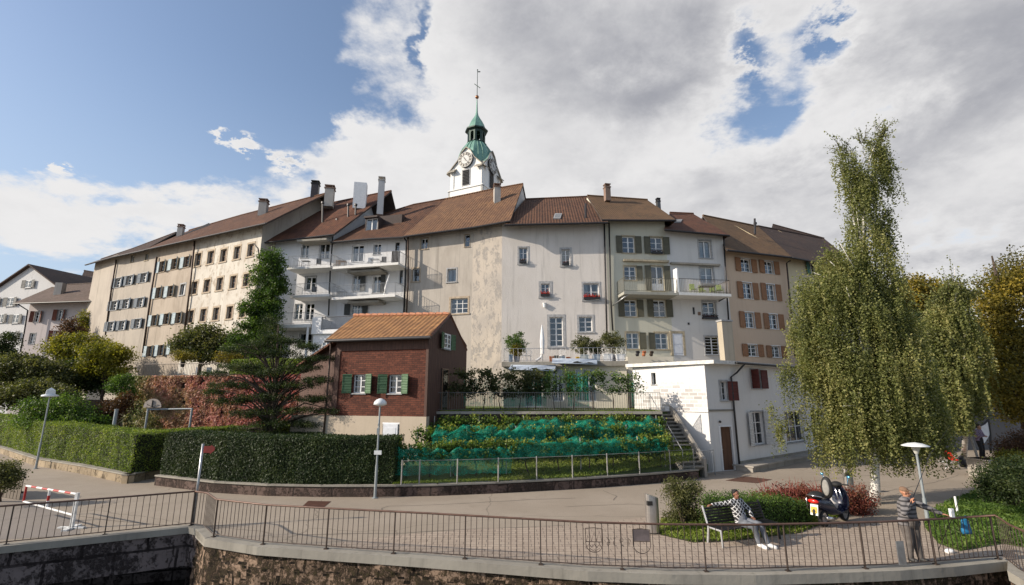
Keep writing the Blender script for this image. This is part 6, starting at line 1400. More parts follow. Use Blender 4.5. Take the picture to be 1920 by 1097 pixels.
for x0, x1, ztop, seed in ((868, 1025, 1.75, 3), (1065, 1105, 2.1, 6), (1186, 1192, 1.6, 8)):
    g = MB(); a, b = at(x0, 770, 28.7), at(x1, 770, 28.7); nu, nv = 40, 8
    for j in range(nv+1):
        for i in range(nu+1): u = i/nu; v = j/nv; p = a.lerp(b, u); nz = mnoise.noise(Vector((u*9+seed, v, seed))); g.v.append((p.x, p.y+nz*.15, ZT+.25+(ztop-.25)*v+nz*.15*v))
    for j in range(nv):
        for i in range(nu): k = j*(nu+1)+i; g.f.append((k, k+1, k+nu+2, k+nu+1)); g.m.append(0)
    tag(obj('bird_net', g, M_net, smooth=True), {3: 'wide teal net hanging under the shaded terrace vines', 6: 'narrow teal net hanging before the green shutters', 8: 'thin teal net strip at the right end of the terrace vines'}[seed], 'net')

# ============================================================ STREET FURNITURE
M_lampp = plain('lamp_pole_paint', (.3, .33, .34), .5, .4, var=.05); M_lampw = plain('lamp_white_head', (.66, .68, .68), .4, var=.03); M_lampg = plain('lamp_opal_glass', (.55, .55, .5), .3)
def lamp(base, h, label, style):
    rt = root('street_lamp', base); tag(rt, label, 'street lamp'); g = MB(); g.tube(base, base+Z*h*.33, .06, .055, n=12); g.tube(base+Z*h*.33, base+Z*(h-.18), .042, .036, n=12); g.tube(base, base+Z*.03, .12, n=12); obj('pole', g, M_lampp, rt, smooth=False)
    g = MB(); c = base+Z*(h-.2)
    if style == 'dome': g.lathe(c, [(.03, -.05), (.2, .0), (.27, .03), (.25, .13), (.17, .22), (.06, .27), (0, .28)], 20); obj('lamp_shade', g, M_lampw, rt, smooth=True)
    elif style == 'disc':
        g.lathe(c, [(0, .3), (.2, .27), (.38, .2), (.38, .18), (.1, .19), (0, .19)], 20); o = obj('lamp_shade', g, M_lampw, rt, smooth=True); g = MB(); g.lathe(c, [(.05, -.06), (.13, .16), (.13, .18), (0, .18)], 14); obj('lamp_bulb', g, M_lampg, rt)
    else:
        g.lathe(c, [(0, .1), (.36, .0), (.4, -.05), (.38, -.1), (.1, -.12), (0, -.12)], 20); obj('lamp_shade', g, M_lampw, rt, smooth=True); g = MB(); g.lathe(c, [(.3, .03), (.27, .26), (.0, .42)], 4); obj('lamp_cap', g, M_lampw, rt)
    return rt
lb = gnd(703, 934); l1 = lamp(lb, 3.83, 'street lamp with a white dome standing before the dark hedge', 'dome')
g = MB(); g.box(lb+Z*2.6+Vector((.0, -.07, 0)), (.1, .09, .22)); g.box(lb+Z*2.85+Vector((0, -.07, 0)), (.05, .05, .1)); obj('control_box', g, M_lampp, l1)
g = MB(); g.box(lb+Z*1.75+Vector((.03, -.06, 0)), (.3, .02, .16)); obj('sign_plate', g, M_lampw, l1)
lamp(gnd(67, 879), 4.25, 'street lamp with a flat white head beside the sunlit hedge', 'flat')
lamp(gnd(1741, 984), 2.42, 'street lamp with a wide disc shade beside the birch trunk', 'disc')
# arrow sign
sb = gnd(361, 988); rt = root('sign_post', sb); tag(rt, 'steel signpost with a small red arrow sign at the bridge corner', 'signpost'); g = MB(); g.tube(sb, sb+Z*2.5, .04, n=10); obj('pole', g, M_steel, rt, smooth=True)
g = MB(); q = sb+Z*2.33+Vector((.05, -.03, 0)); ol = [(0, -.11), (.22, -.11), (.22, -.15), (.36, -.03), (.36, .06), (.24, .13), (.22, .1), (0, .1)]
g.add([q+Vector((x, 0, y)) for x, y in ol]+[q+Vector((x, .02, y)) for x, y in ol], [tuple(range(8)), tuple(range(15, 7, -1))]+[((i+1) % 8, i, 8+i, 8+(i+1) % 8) for i in range(8)]); obj('arrow_panel', g, plain('sign_red', (.2, .02, .015), .5), rt)
# steel bins
def bin_(base, h, rz, label):
    rt = root('litter_bin', base); tag(rt, label, 'litter bin'); g = MB(); n = 20; r = .2
    vs = []; 
    for lev in range(2):
        for k in range(n): a = 2*math.pi*k/n; x, y = r*math.cos(a), r*math.sin(a)*.8; zt = .04 if lev == 0 else h-.12*(x/r+1)*.5-.0; vs.append((base.x+x*math.cos(rz)-y*math.sin(rz), base.y+x*math.sin(rz)+y*math.cos(rz), base.z+zt))
    g.add(vs, [(k, (k+1) % n, n+(k+1) % n, n+k) for k in range(n)]+[tuple(range(n, 2*n))]); obj('body', g, plain('brushed_steel', (.5, .48, .46), .3, .9, var=.05), rt, smooth=False)
    g = MB(); g.box(base+Vector((-.1*math.cos(rz), -.13, h-.25)), (.16, .1, .12), rz); obj('opening', g, M_dark, rt); g = MB(); g.lathe(base, [(.15, 0), (.15, .05)], 14); obj('base', g, M_gut, rt); return rt
bin_(gnd(1225, 1000), 1.12, .1, 'tall slanted stainless steel bin beside the round shrub'); bin_(gnd(1594, 925), 1.0, .1, 'stainless steel bin behind the red shrub near the birch')
# barrier
M_bw = plain('barrier_white', (.72, .72, .7), .5); M_br = plain('barrier_red', (.4, .02, .015), .5)
pp_ = gnd(134, 991); ee = gnd(50, 911, 1.0); ee.z = 0
rt = root('barrier', pp_); tag(rt, 'red and white swing barrier gate across the bridge road', 'barrier'); g = MB(); g.box((pp_.x, pp_.y, .52), (.085, .085, 1.04)); g.box((pp_.x, pp_.y, .03), (.8, .12, .04)); g.box((pp_.x, pp_.y, .025), (.16, .7, .05), .2); obj('post', g, M_bw, rt)
g = MB(); A_, B__ = pp_+Z*1.0, ee+Z*1.0
for k in range(9): g.tube(A_.lerp(B__, k/9), A_.lerp(B__, (k+1)/9), .032, n=8, mi=k % 2)
obj('top_bar', g, [M_bw, M_br], rt); g = MB(); g.path([pp_+Z*.38, ee+Z*.5], .03, 8, 0); g.tube(ee+Z*.5, ee+Z*1.0, .032, n=8, mi=1); mdl = A_.lerp(B__, .52); g.tube(mdl, mdl-Z*.18, .035, n=8, mi=0); g.tube(mdl-Z*.18, mdl-Z*.34, .036, n=8, mi=1); g.tube(mdl-Z*.34, mdl-Z*.56, .035, n=8, mi=0); obj('lower_frame', g, [M_bw, M_br], rt)
# plank fence bottom left
a, b = gnd(-40, 925), gnd(38, 938); F = Fac(a, b); rt = root('plank_fence', a); tag(rt, 'weathered upright plank fence under the bush at the left edge', 'fence'); n_ = 13; g = MB()
for k in range(n_): F.box(g, F.L*k/n_+.01, F.L*(k+1)/n_-.03, .02, 1.05+random.uniform(-.06, .06), 0, .025)
obj('planks', g, boards('weathered_wood', (.16, .13, .1), .1), rt); g = MB(); F.box(g, 0, F.L, .25, .32, -.05, -.004); F.box(g, 0, F.L, .8, .87, -.05, -.004); obj('rails', g, M_bark, rt)
# playground frame, board, tubes
D = 32; a, b = at(272, 805, D), at(356, 798, D); a.z = b.z = .4; zt_ = at(272, 765, D).z; rt = root('goal_frame', a); tag(rt, 'grey steel goal frame with a round backboard before the creeper wall', 'goal frame')
for p, nm in ((a, 'post'), (b, 'post')): g = MB(); g.tube(p, Vector((p.x, p.y, zt_)), .07, n=10); obj('post', g, M_lampp, rt)
g = MB(); g.tube(Vector((a.x, a.y, zt_-.1)), Vector((b.x, b.y, zt_-.05)), .05, n=8); obj('crossbar', g, M_lampp, rt)
c = at(285, 764, D-.15); g = MB(); n_ = 16; R_2 = .58
g.add([c+Vector((R_2*math.cos(t), 0, R_2*.95*math.sin(t))) for t in np.linspace(0, math.pi, n_)]+[c+Vector((R_2*math.cos(t), .05, R_2*.95*math.sin(t))) for t in np.linspace(0, math.pi, n_)], [tuple(range(n_-1, -1, -1)), tuple(range(n_, 2*n_))]+[(i, i+1, n_+i+1, n_+i) for i in range(n_-1)]+[(n_-1, 0, n_, 2*n_-1)]); o = obj('backboard', g, plain('board_grey', (.36, .31, .27), .7), rt)
g = MB(); g.tube(c+Vector((0, -.03, .02)), c+Vector((0, -.03, .45)), .03, n=6); g.tube(c+Vector((0, -.03, .05)), c+Vector((-.35, -.03, .2)), .015, n=5); g.tube(c+Vector((0, -.03, .05)), c+Vector((.35, -.03, .2)), .015, n=5); obj('bracket', g, M_gut, o)
g = MB(); p = at(213, 803, 30); p.z = .4; g.tube(p, Vector((p.x, p.y, at(215, 768, 30).z)), .1, n=12); g.tube(Vector((p.x, p.y, at(215, 768, 30).z-.02)), Vector((p.x, p.y, at(215, 768, 30).z+.03)), .11, n=12); tag(obj('steel_tube', g, M_lampp, smooth=False), 'thick pale steel tube standing behind the sunlit hedge', 'pole')
p = at(86, 790, 34); zt_ = at(86, 783, 34).z; g = MB(); g.box((p.x, p.y, zt_*.5+.1), (1.5, 1.1, zt_-.5)); g.box((p.x, p.y, zt_-.1), (1.6, 1.2, .1)); g.box((p.x+.1, p.y, zt_-.03), (1.1, .8, .08)); tag(obj('garden_box', g, M_white), 'white box hut roof peeping over the sunlit hedge', 'hut')
# terrace things on the left
Fq = Fac(at(262, 676, 40), at(432, 680, 39)); rt = root('terrace_railing', Fq.P(0, ZI)); tag(rt, 'low steel railing along the terrace above the creeper wall', 'railing'); g = MB()
for k in range(4): a, b = IVF[0].P(.3+k*1.85, ZI-.0, -.5), IVF[0].P(.3+(k+1)*1.85, ZI, -.5); g = MB(); railing(g, a, b, 1.0, .14, .012, .03); obj('baluster_panel', g, M_rail, rt)
c = at(344, 672, 45); c.z = ZI; rt = root('parasol', c); tag(rt, 'closed black parasol on the terrace before the light blue shutters', 'parasol'); g = MB(); g.tube(c, c+Z*2.9, .03, n=8); obj('pole', g, M_gut, rt); g = MB(); g.lathe(c+Z*1.1, [(.02, 0), (.16, .05), (.2, .5), (.16, 1.2), (.05, 1.85), (0, 1.9)], 10); obj('canopy', g, plain('black_canvas', (.015, .015, .017), .8), rt)
for x, lab in ((372, 'pale garden chair nearest the closed black parasol'), (392, 'pale garden chair farther right on the creeper terrace')):
    c = at(x, 672, 43); c.z = ZI; rt = root('garden_chair', c); tag(rt, lab, 'chair')
    g = MB(); g.box(c+Z*.45, (.45, .45, .04)); obj('seat', g, M_steel, rt); g = MB(); g.box(c+Z*.75+Vector((0, .2, 0)), (.45, .03, .5)); obj('backrest', g, M_steel, rt)
    for sx_ in (-.2, .2):
        for sy_ in (-.2, .2): g = MB(); g.tube(c+Vector((sx_, sy_, 0)), c+Vector((sx_, sy_, .45)), .015, n=5); obj('leg', g, M_steel, rt)
# ============================================================ ROOF TERRACE (over FH)
def rp(px, d, z=0): u = FH.hit(px, 670)[0]; return FH.P(u, ZR+z, -d)
def pot(px, d, r, h, m, plant=None, lab='', lm=L_olive, pw=.4, phh=1.0, size=.045):
    c = rp(px, d); rt = root('potted_plant', c); tag(rt, lab, 'potted plant'); g = MB(); g.lathe(c, [(r*.75, 0), (r, h), (r*.85, h), (r*.8, h*.85), (0, h*.85)], 14); obj('pot', g, m, rt)
    nc = int(90*pw); P_, rn, cc = crown([((c.x, c.y, c.z+h+phh*.5), pw, pw*.8, phh*.5)], nclump=nc, per=50, sig=.11); leaves('foliage', P_, size, lm, rt, rnd=rn)
    g = MB()
    for i in range(6): q = Vector(cc[i]); g.path([c+Z*h*.8, c.lerp(q, .5)+Z*.3, q], [.02, .015, .006], 4)
    obj('stem', g, M_bark, rt, uv=False)
M_potg = plain('grey_pot', (.3, .3, .32), .7); M_pott = plain('terracotta', (.4, .14, .06), .8)
pot(965, .8, .28, .5, M_potg, lab='tall leafy potted shrub at the left end of the roof terrace', lm=L_green, pw=.75, phh=1.7)
pot(968, .4, .22, .4, M_potg, lab='golden potted plant below the tall potted shrub', lm=L_gold, pw=.4, phh=.95)
pot(1093, .6, .25, .5, M_potg, lab='feathery potted bamboo left of the pair on the roof terrace', lm=L_olive, pw=.75, phh=1.35); pot(1150, .5, .25, .5, M_potg, lab='taller potted bamboo by the downpipe on the roof terrace', lm=L_olive, pw=.85, phh=1.7); pot(1120, .9, .25, .5, M_potg, lab='small potted bamboo between the two larger ones', lm=L_olive, pw=.5, phh=1.1)
c = rp(1016, .6); rt = root('parasol', c); tag(rt, 'closed white parasol on the roof terrace beside the tall window', 'parasol'); g = MB(); g.tube(c, c+Z*2.6, .03, n=8); obj('pole', g, M_steel, rt); g = MB(); g.lathe(c+Z*.55, [(.03, 0), (.14, .03), (.13, .3), (.17, .9), (.1, 1.6), (.03, 2.05), (0, 2.1)], 9); obj('canopy', g, M_white, rt)
g = MB(); g.path([c+Z*.1+Vector((-.45, 0, 0)), c+Z*.35+Vector((-.1, 0, 0)), c+Z*.75], [.09, .08, .05], 8); obj('cover', g, M_white, rt)
labs = ['white wire bistro chair left of the closed white parasol', 'white bistro chair draped with cloth on the roof terrace', 'white chair right of the tall window on the roof terrace']
for x, lab in zip((990, 982, 1054), labs):
    c = rp(x, .7 if x != 982 else .4); rt = root('bistro_chair', c); tag(rt, lab, 'chair'); g = MB(); g.lathe(c+Z*.45, [(0, 0), (.2, 0), (.2, .03), (0, .03)], 14); obj('seat', g, M_white, rt); g = MB(); g.path([c+Vector((.19*math.cos(t), .16, .5+.22+.2*math.sin(t))) for t in np.linspace(-1.2, 4.3, 14)], .014, 5); g.path([c+Vector((.1*math.cos(t), .16, .5+.24+.1*math.sin(t))) for t in np.linspace(0, 6.28, 12)], .01, 5); obj('backrest', g, M_white, rt)
    for k in range(4): a = math.pi/4+k*math.pi/2; g = MB(); g.path([c+Vector((.15*math.cos(a), .15*math.sin(a), .45)), c+Vector((.2*math.cos(a), .2*math.sin(a), 0))], .012, 5); obj('leg', g, M_white, rt)
M_bx = [M_white, plain('pale_grey_tub', (.5, .52, .5), .7), M_pott, plain('blue_grey_tub', (.3, .36, .42), .7), plain('dark_tub', (.1, .1, .09), .7), plain('yellow_tub', (.6, .36, .03), .6)]
for x, w_, h, mi, lab in ((1034, .3, .35, 2, 'terracotta trough left end of the row of tubs'), (1043, .28, .4, 4, 'dark tub second in the row of tubs'), (1054, .35, .35, 3, 'blue grey tub below the white chair'), (1066, .3, .3, 2, 'small terracotta tub beside the yellow tub'), (1083, .22, .3, 5, 'small yellow tub on the roof terrace'), (1096, .62, .45, 1, 'pale grey trough under the bamboo'), (1118, .5, .45, 3, 'blue grey trough mid row under the bamboo'), (1140, .62, .48, 0, 'large white trough beside the downpipe'), (1163, .6, .46, 0, 'white trough at the right end of the roof terrace'), (957, .3, .5, 3, 'blue grey tub at the left end of the roof terrace')):
    c = rp(x, .18); g = MB(); w2 = w_*.5; g.hexa([c+Vector((-w2*.85, -.14, 0)), c+Vector((w2*.85, -.14, 0)), c+Vector((w2*.85, .14, 0)), c+Vector((-w2*.85, .14, 0)), c+Vector((-w2, -.16, h)), c+Vector((w2, -.16, h)), c+Vector((w2, .16, h)), c+Vector((-w2, .16, h))]); g.box(c+Z*h, (w_*1.04, .36, .04)); tag(obj('plant_tub', g, M_bx[mi]), lab, 'plant tub')
# row of pots on annex roof edge before B8
for x, lab, m in ((1195, 'dark iron ornament on the ledge under the green house', M_gut), (1207, 'small clay figure on the ledge under the green house', M_pott), (1221, 'brown root ornament beside the white door', M_bark)):
    c = at(x, 668, 36.2); c.z = at(x, 668, 36.2).z; g = MB(); g.lathe(c, [(.1, 0), (.15, .12), (.08, .25), (.12, .35), (0, .42)], 10); g.ell(c+Vector((.12, 0, .3)), (.09, .06, .12), 8, 6); tag(obj('garden_ornament', g, m), lab, 'ornament')
F = Fac(at(1176, 668, 36.6), at(1262, 668, 36.6)); g = MB(); zb_ = F.hit(1200, 669)[1]; F.box(g, 0, F.L, ZT, zb_, -4, 0); tag(obj('terrace_wall', g, W_pale), 'pale terrace wall carrying the forecourt of the green house', 'wall')
# ============================================================ FLOWER BOXES
M_flow = leafmat('red_flowers', [(.05, .08, .02), (.45, .02, .02), (.6, .05, .04), (.35, .02, .03)]); M_fdark = leafmat('dark_flowers', [(.03, .05, .02), (.08, .04, .05), (.2, .03, .04)])
def fbox(F, px, py, wpx, lab, lm, n=160, d=.12):
    u, z = F.hit(px, py); w_ = (F.hit(px+wpx/2, py)[0]-F.hit(px-wpx/2, py)[0]); c = F.P(u, z, d); rt = root('flower_box', c); tag(rt, lab, 'flower box'); g = MB(); F.box(g, u-w_/2, u+w_/2, z-.08, z+.1, d-.1, d+.1); obj('box', g, M_gut, rt)
    pts = np.array([tuple(F.P(u+random.uniform(-.5, .5)*w_, z+.1+abs(random.gauss(0, .12)), d+random.uniform(-.12, .14))) for _ in range(n)]); leaves('flowers', pts, .055, lm, rt, rnd=rng.random(n))
F7 = B7['facs'][0]
fbox(F7, 1109, 560, 30, 'flower box full of red geraniums under the wide stone framed window', M_flow, 260); fbox(F7, 1022, 554, 17, 'small red flower box under the deep stone window', M_flow, 110); fbox(F7, 981, 492, 12, 'small dark flower box in the upper left stone window', M_fdark, 60); fbox(F7, 1061, 496, 12, 'small dark flower box in the upper right stone window', M_fdark, 60)
fbox(F9, 1330, 597, 28, 'flower box with dark leaves under the white house window', M_fdark, 160); fbox(F8, 1231, 475, 20, 'low window box with dark plants in the upper olive shutter window', M_fdark, 80)
# wall ornament under small window
u, z = F7.hit(1021, 573); g = MB(); c = F7.P(u, z, .1); g.lathe(c-Z*.25, [(.0, 0), (.1, .1), (.14, .35), (.18, .45), (0, .45)], 10); tag(obj('wall_bracket', g, M_white), 'white stone bracket on the wall below the small red flower box', 'bracket')
# ============================================================ BALCONY FURNITURE
def table(c, r, h, m, lab, name='table'):
    rt = root(name, c); tag(rt, lab, 'table'); g = MB(); g.box(c+Z*h, (r*2, r*1.3, .04)); obj('table_top', g, m, rt)
    for sx_ in (-.85, .85):
        for sy_ in (-.5, .5): g = MB(); g.tube(c+Vector((sx_*r, sy_*r, 0)), c+Vector((sx_*r, sy_*r, h)), .02, n=5); obj('leg', g, m, rt)
def chair(c, m, lab, rz=0, name='balcony_chair'):
    rt = root(name, c); tag(rt, lab, 'chair'); g = MB(); g.box(c+Z*.45, (.44, .44, .05), rz); obj('seat', g, m, rt); dx, dy = -math.sin(rz)*.22, math.cos(rz)*.22; g = MB(); g.box(c+Vector((dx, dy, .72)), (.44, .04, .5), rz); obj('backrest', g, m, rt)
    for sx_ in (-.19, .19):
        for sy_ in (-.19, .19): g = MB(); x, y = sx_*math.cos(rz)-sy_*math.sin(rz), sx_*math.sin(rz)+sy_*math.cos(rz); g.tube(c+Vector((x, y, 0)), c+Vector((x, y, .45)), .015, n=5); obj('leg', g, m, rt)
def bp(F, z, px, d=.9): G = F.sh(d); u, _ = G.hit(px, 500); return G.P(u, z)
Mg = plain('green_chair_plastic', (.3, .38, .12), .5); Md = plain('dark_furniture', (.05, .05, .05), .6); Mw2 = plain('brown_furniture', (.3, .2, .12), .6)
z8 = bal9[2]; table(bp(F9, z8, 1322, .9), .6, .74, Md, 'dark table between the green chairs on the right balcony')
for x, lab in ((1296, 'leftmost green chair on the glass fronted balcony'), (1313, 'green chair left of the table centre on the right balcony'), (1333, 'green chair right of the table centre on the right balcony'), (1346, 'rightmost green chair on the right balcony')): chair(bp(F9, z8, x, .5 if x in (1313, 1333) else .9), Mg, lab)
z5a, z5b, z4a, z4b = bal5[0][2], bal5[1][2], bal4[0][2], bal4[1][2]
table(bp(F5, z5a, 640), .4, .74, Mw2, 'brown table at the left of the upper wide balcony'); chair(bp(F5, z5a, 632), Mw2, 'brown chair beside the brown table on the upper wide balcony'); table(bp(F5, z5a, 702), .4, .7, M_steel, 'pale table at the right of the upper wide balcony'); chair(bp(F5, z5a, 693), M_steel, 'pale chair left of the pale balcony table'); chair(bp(F5, z5a, 718), Md, 'dark chair right of the pale balcony table')
table(bp(F4, z4a, 573), .35, .72, Md, 'dark table on the top balcony beside the climber'); chair(bp(F4, z4a, 597), Md, 'dark chair on the top balcony beside the climber', .4); chair(bp(F4, z4b, 593), Md, 'dark lounge chair on the middle narrow balcony', .4)
table(bp(F5, z5b, 645), .4, .7, M_steel, 'small grey table on the lower wide balcony'); c = bp(F5, z5b, 722, 1.3); rt = root('parasol', c); tag(rt, 'closed white parasol leaning on the lower wide balcony', 'parasol'); g = MB(); g.tube(c, c+Vector((.45, 0, 2.1)), .025, n=6); obj('pole', g, M_steel, rt); g = MB(); g.path([c+Vector((.12, 0, .55)), c+Vector((.25, 0, 1.2)), c+Vector((.44, 0, 2.05))], [.11, .09, .02], 8); obj('canopy', g, M_white, rt)
c = bp(F5, z5a, 741, 1.2); g = MB(); g.box(c+Z*.6, (.7, .3, 1.2), .2); tag(obj('balcony_cabinet', g, M_dorm), 'dark cabinet at the right end of the upper wide balcony', 'cabinet')
# ============================================================ PEOPLE
def sk(*c): return plain('skin_'+str(int(c[0]*1000)), c, .55, var=.05)
def capsule(g, a, b, ra, rb): a, b = Vector(a), Vector(b); g.tube(a, b, ra, rb, n=12); g.ell(a, (ra,)*3, 12, 8); g.ell(b, (rb,)*3, 12, 8)
def limb(g, pts, rs):
    for i in range(len(pts)-1): capsule(g, pts[i], pts[i+1], rs[i], rs[i+1])
def melt(name, g, m, parent, M, voxel=.012, smooth=4):
    me = bpy.data.meshes.new(name); me.from_pydata([tuple(M @ Vector(v)) for v in g.v], [], g.f); bm = bmesh.new(); bm.from_mesh(me); bmesh.ops.recalc_face_normals(bm, faces=bm.faces); bm.to_mesh(me); bm.free()
    o = bpy.data.objects.new(name, me); COL.objects.link(o); r = o.modifiers.new('r', 'REMESH'); r.mode = 'VOXEL'; r.voxel_size = voxel; s = o.modifiers.new('s', 'SMOOTH'); s.iterations = smooth; s.factor = .5
    dg = bpy.context.evaluated_depsgraph_get(); me2 = bpy.data.meshes.new_from_object(o.evaluated_get(dg)); bpy.data.objects.remove(o)
    me2.name = name; og = np.array(ORG[parent.name]); n = len(me2.vertices); c = np.empty(n*3); me2.vertices.foreach_get('co', c); c = (c.reshape(-1, 3)-og).ravel(); me2.vertices.foreach_set('co', c)
    me2.polygons.foreach_set('use_smooth', [True]*len(me2.polygons)); me2.materials.clear(); me2.materials.append(m); me2.update(); autouv(me2); return link(name, me2, parent)
def hand(g, w, d, up_, curl=.4, s=1.):
    """palm from wrist w along d, five separate fingers"""
    w, d, up_ = Vector(w), Vector(d).normalized(), Vector(up_).normalized(); sd = d.cross(up_).normalized()
    for k in (-.022, -.007, .008, .022): capsule(g, w+sd*k*s, w+d*.085*s+sd*k*1.25*s, .014*s, .012*s)
    for k, L in ((-.033, .06), (-.011, .075), (.011, .08), (.033, .07)):
        a = w+d*.09*s+sd*k*s; b = a+(d-up_*curl*.6).normalized()*L*.5*s; c = b+(d-up_*curl*1.8).normalized()*L*.5*s; limb(g, [a, b, c], [.0095*s, .009*s, .0075*s])
    a = w+d*.03*s+sd*.03*s; limb(g, [a, a+(d*.5+sd*.9).normalized()*.035*s, a+(d*.9+sd*.7-up_*.3).normalized()*.065*s], [.012*s, .0105*s, .009*s])
def head(g, c, f, s=1.):
    c, f = Vector(c), Vector(f).normalized(); rt_ = f.cross(Z).normalized()
    M = Matrix((rt_, f, Z)).transposed()
    def L(x, y, z): return c+rt_*x*s+f*y*s+Z*z*s
    g.ell(L(0, -.01, .03), (.076*s, .094*s, .092*s), 14, 10, M=M); g.ell(L(0, .018, -.045), (.058*s, .07*s, .068*s), 12, 8, M=M)
    capsule(g, L(0, .083, .012), L(0, .108, -.022), .009*s, .014*s); capsule(g, L(-.022, .082, -.055), L(.022, .082, -.055), .009*s, .009*s); g.ell(L(0, .07, -.095), (.025*s, .022*s, .02*s), 8, 6)
    for e in (-1, 1): g.ell(L(e*.078, -.005, -.005), (.012*s, .02*s, .032*s), 8, 6, M=M); g.ell(L(e*.03, .078, .03), (.02*s, .012*s, .008*s), 8, 6, M=M)
    return L
def person(label, place, rz, J, colors, s=1., bulk=0., face=(0, -1, 0), hair='short', pat=None, voxel=.012):
    """J: joints in the person's frame, metres"""
    M = Matrix.Translation(place) @ Matrix.Rotation(rz, 4, 'Z') @ Matrix.Scale(s, 4)
    rt = root('person', place); tag(rt, label, 'person'); J = {k: Vector(v) for k, v in J.items()}; g = MB()
    limb(g, [J['neck']-Z*.04, J['head']-Z*.05], [.055, .052]); L = head(g, J['head'], face)
    sw = (J['shR']-J['shL']).length/2
    def torso(g, e):
        limb(g, [J['pel'], J['waist'], J['chest'], J['neck']-Z*.05], [.135+e, .125+e, .14+e, .07+e]); limb(g, [J['shL'], J['chest']+Z*.06, J['shR']], [.062+e, .1+e, .062+e])
        for q in ('hipL', 'hipR'): limb(g, [J['pel'], J[q]], [.12+e, .1+e])
        capsule(g, (J['chest']*2+J['shL'])/3, (J['pel']*2+J['hipL'])/3, .105+e, .11+e); capsule(g, (J['chest']*2+J['shR'])/3, (J['pel']*2+J['hipR'])/3, .105+e, .11+e)
    torso(g, -.012+bulk)
    for q in 'LR':
        limb(g, [J['sh'+q], J['el'+q], J['wr'+q]], [.05, .042, .03]); d = J['wr'+q]-J['el'+q]; hd = J.get('hd'+q, d); hand(g, J['wr'+q], hd, J.get('up'+q, Z), J.get('curl', Vector((.4, 0, 0))).x)
        limb(g, [J['hip'+q], J['kn'+q], J['an'+q]], [.085, .055, .04]); limb(g, [J['an'+q], J['an'+q].lerp(J['to'+q], .75)], [.034, .024])
    melt('body', g, colors['skin'], rt, M, voxel*.8, 3)
    g = MB(); torso(g, .012+bulk)
    for q in 'LR': limb(g, [J['sh'+q], J['el'+q], J['wr'+q]+(J['el'+q]-J['wr'+q])*.08], [.066+bulk*.4, .056+bulk*.3, .045])
    melt('sweater', g, colors['top'], rt, M, voxel, 4)
    g = MB(); limb(g, [J['pel']+Z*.05, J['pel']], [.15+bulk, .15+bulk])
    for q in 'LR': limb(g, [J['pel'], J['hip'+q], J['kn'+q], J['an'+q]+Z*.03], [.125+bulk, .11+bulk*.8, .078+bulk*.4, .066])
    melt('trousers', g, colors['legs'], rt, M, voxel, 4)
    for q in 'LR':
        g = MB(); a, t = J['an'+q], J['to'+q]; limb(g, [a-Z*.02, a.lerp(t, .5)-Z*.02, t-Z*.01], [.06, .056, .05]); g.box(a.lerp(t, .45)-Z*.06, (.06, .06, .03)); melt('shoe', g, colors['shoe'], rt, M, .009, 2)
    g = MB(); f = Vector(face).normalized(); Mx = Matrix((f.cross(Z).normalized(), f, Z)).transposed()
    if hair == 'cap':
        g.ell(L(0, -.01, .065), (.086, .1, .075), 14, 9, M=Mx); g.box(L(0, .11, .06), (.13, .1, .015), math.atan2(f.y, f.x)-math.pi/2); melt('cap', g, colors['hair'], rt, M, .009, 3)
    else:
        g.ell(L(0, -.03, .06), (.09, .095, .082), 14, 9, M=Mx); g.ell(L(0, -.06, -.0), (.08, .06, .075), 12, 8, M=Mx)
        for _ in range(16): a = random.uniform(0, 6.28); g.ell(L(.075*math.cos(a), -.03+.07*math.sin(a), .07+random.uniform(-.03, .05)), (.028,)*3, 6, 5)
        melt('hair', g, colors['hair'], rt, M, .01, 2)
    return rt, M
def pattern(name, base, line, kind):
    def f(n, b, o):
        p = obc(n); u, v, w2 = sep(n, p)
        if kind == 'stripe': k = n.ss(n.math('SINE', n.math('MULTIPLY', w2, 62)), .1, .4)
        else:
            a = n.math('ADD', n.math('MULTIPLY', u, 9), n.math('MULTIPLY', w2, 8)); c = n.math('SUBTRACT', n.math('MULTIPLY', u, 9), n.math('MULTIPLY', w2, 8)); k = n.math('MAXIMUM', n.ss(n.math('ABSOLUTE', n.math('SUBTRACT', n.math('FRACT', a), .5)), .09, .13, 1, 0), n.ss(n.math('ABSOLUTE', n.math('SUBTRACT', n.math('FRACT', c), .5)), .09, .13, 1, 0))
        n.inp(b.inputs['Base Color'], n.mix(k, base, line)); b.inputs['Roughness'].default_value = .85; n.inp(b.inputs['Normal'], n.bump(n.noise(p, 22, 3), .4, .02))
    return mat(name, f)
# ---- bench
bl0 = gnd(1356, 1028); bl1 = gnd(1463, 1011); bd = (bl1-bl0); bl_len = bd.length; bd.normalize(); bb_ = Vector((-bd.y, bd.x, 0)); brz = math.atan2(bd.y, bd.x)
def bq(x, y, z): return bl0+bd*x+bb_*y+Z*z
rt = root('park_bench', bl0); tag(rt, 'black slatted park bench with pale end frames facing the railing', 'bench'); M_bb = plain('black_bench_slat', (.018, .017, .018), .45); M_bf = plain('pale_bench_frame', (.5, .5, .5), .45, .3)
g = MB()
for k in range(5): g.box(bq(bl_len/2, .04+k*.1, .44+.0), (bl_len, .08, .03), brz)
obj('seat', g, M_bb, rt); g = MB()
for k in range(6): g.box(bq(bl_len/2, .5+k*.025, .52+k*.07), (bl_len, .025, .05), brz)
obj('backrest', g, M_bb, rt)
for x in (.0, bl_len): 
    m = M_bf if x == 0 else M_bb
    for pts in ([bq(x, 0, 0), bq(x, .03, .42), bq(x, .48, .42), bq(x, .66, .95)], [bq(x, .55, 0), bq(x, .48, .42)]): g = MB(); g.path(pts, .03, 6); obj('leg', g, m, rt)
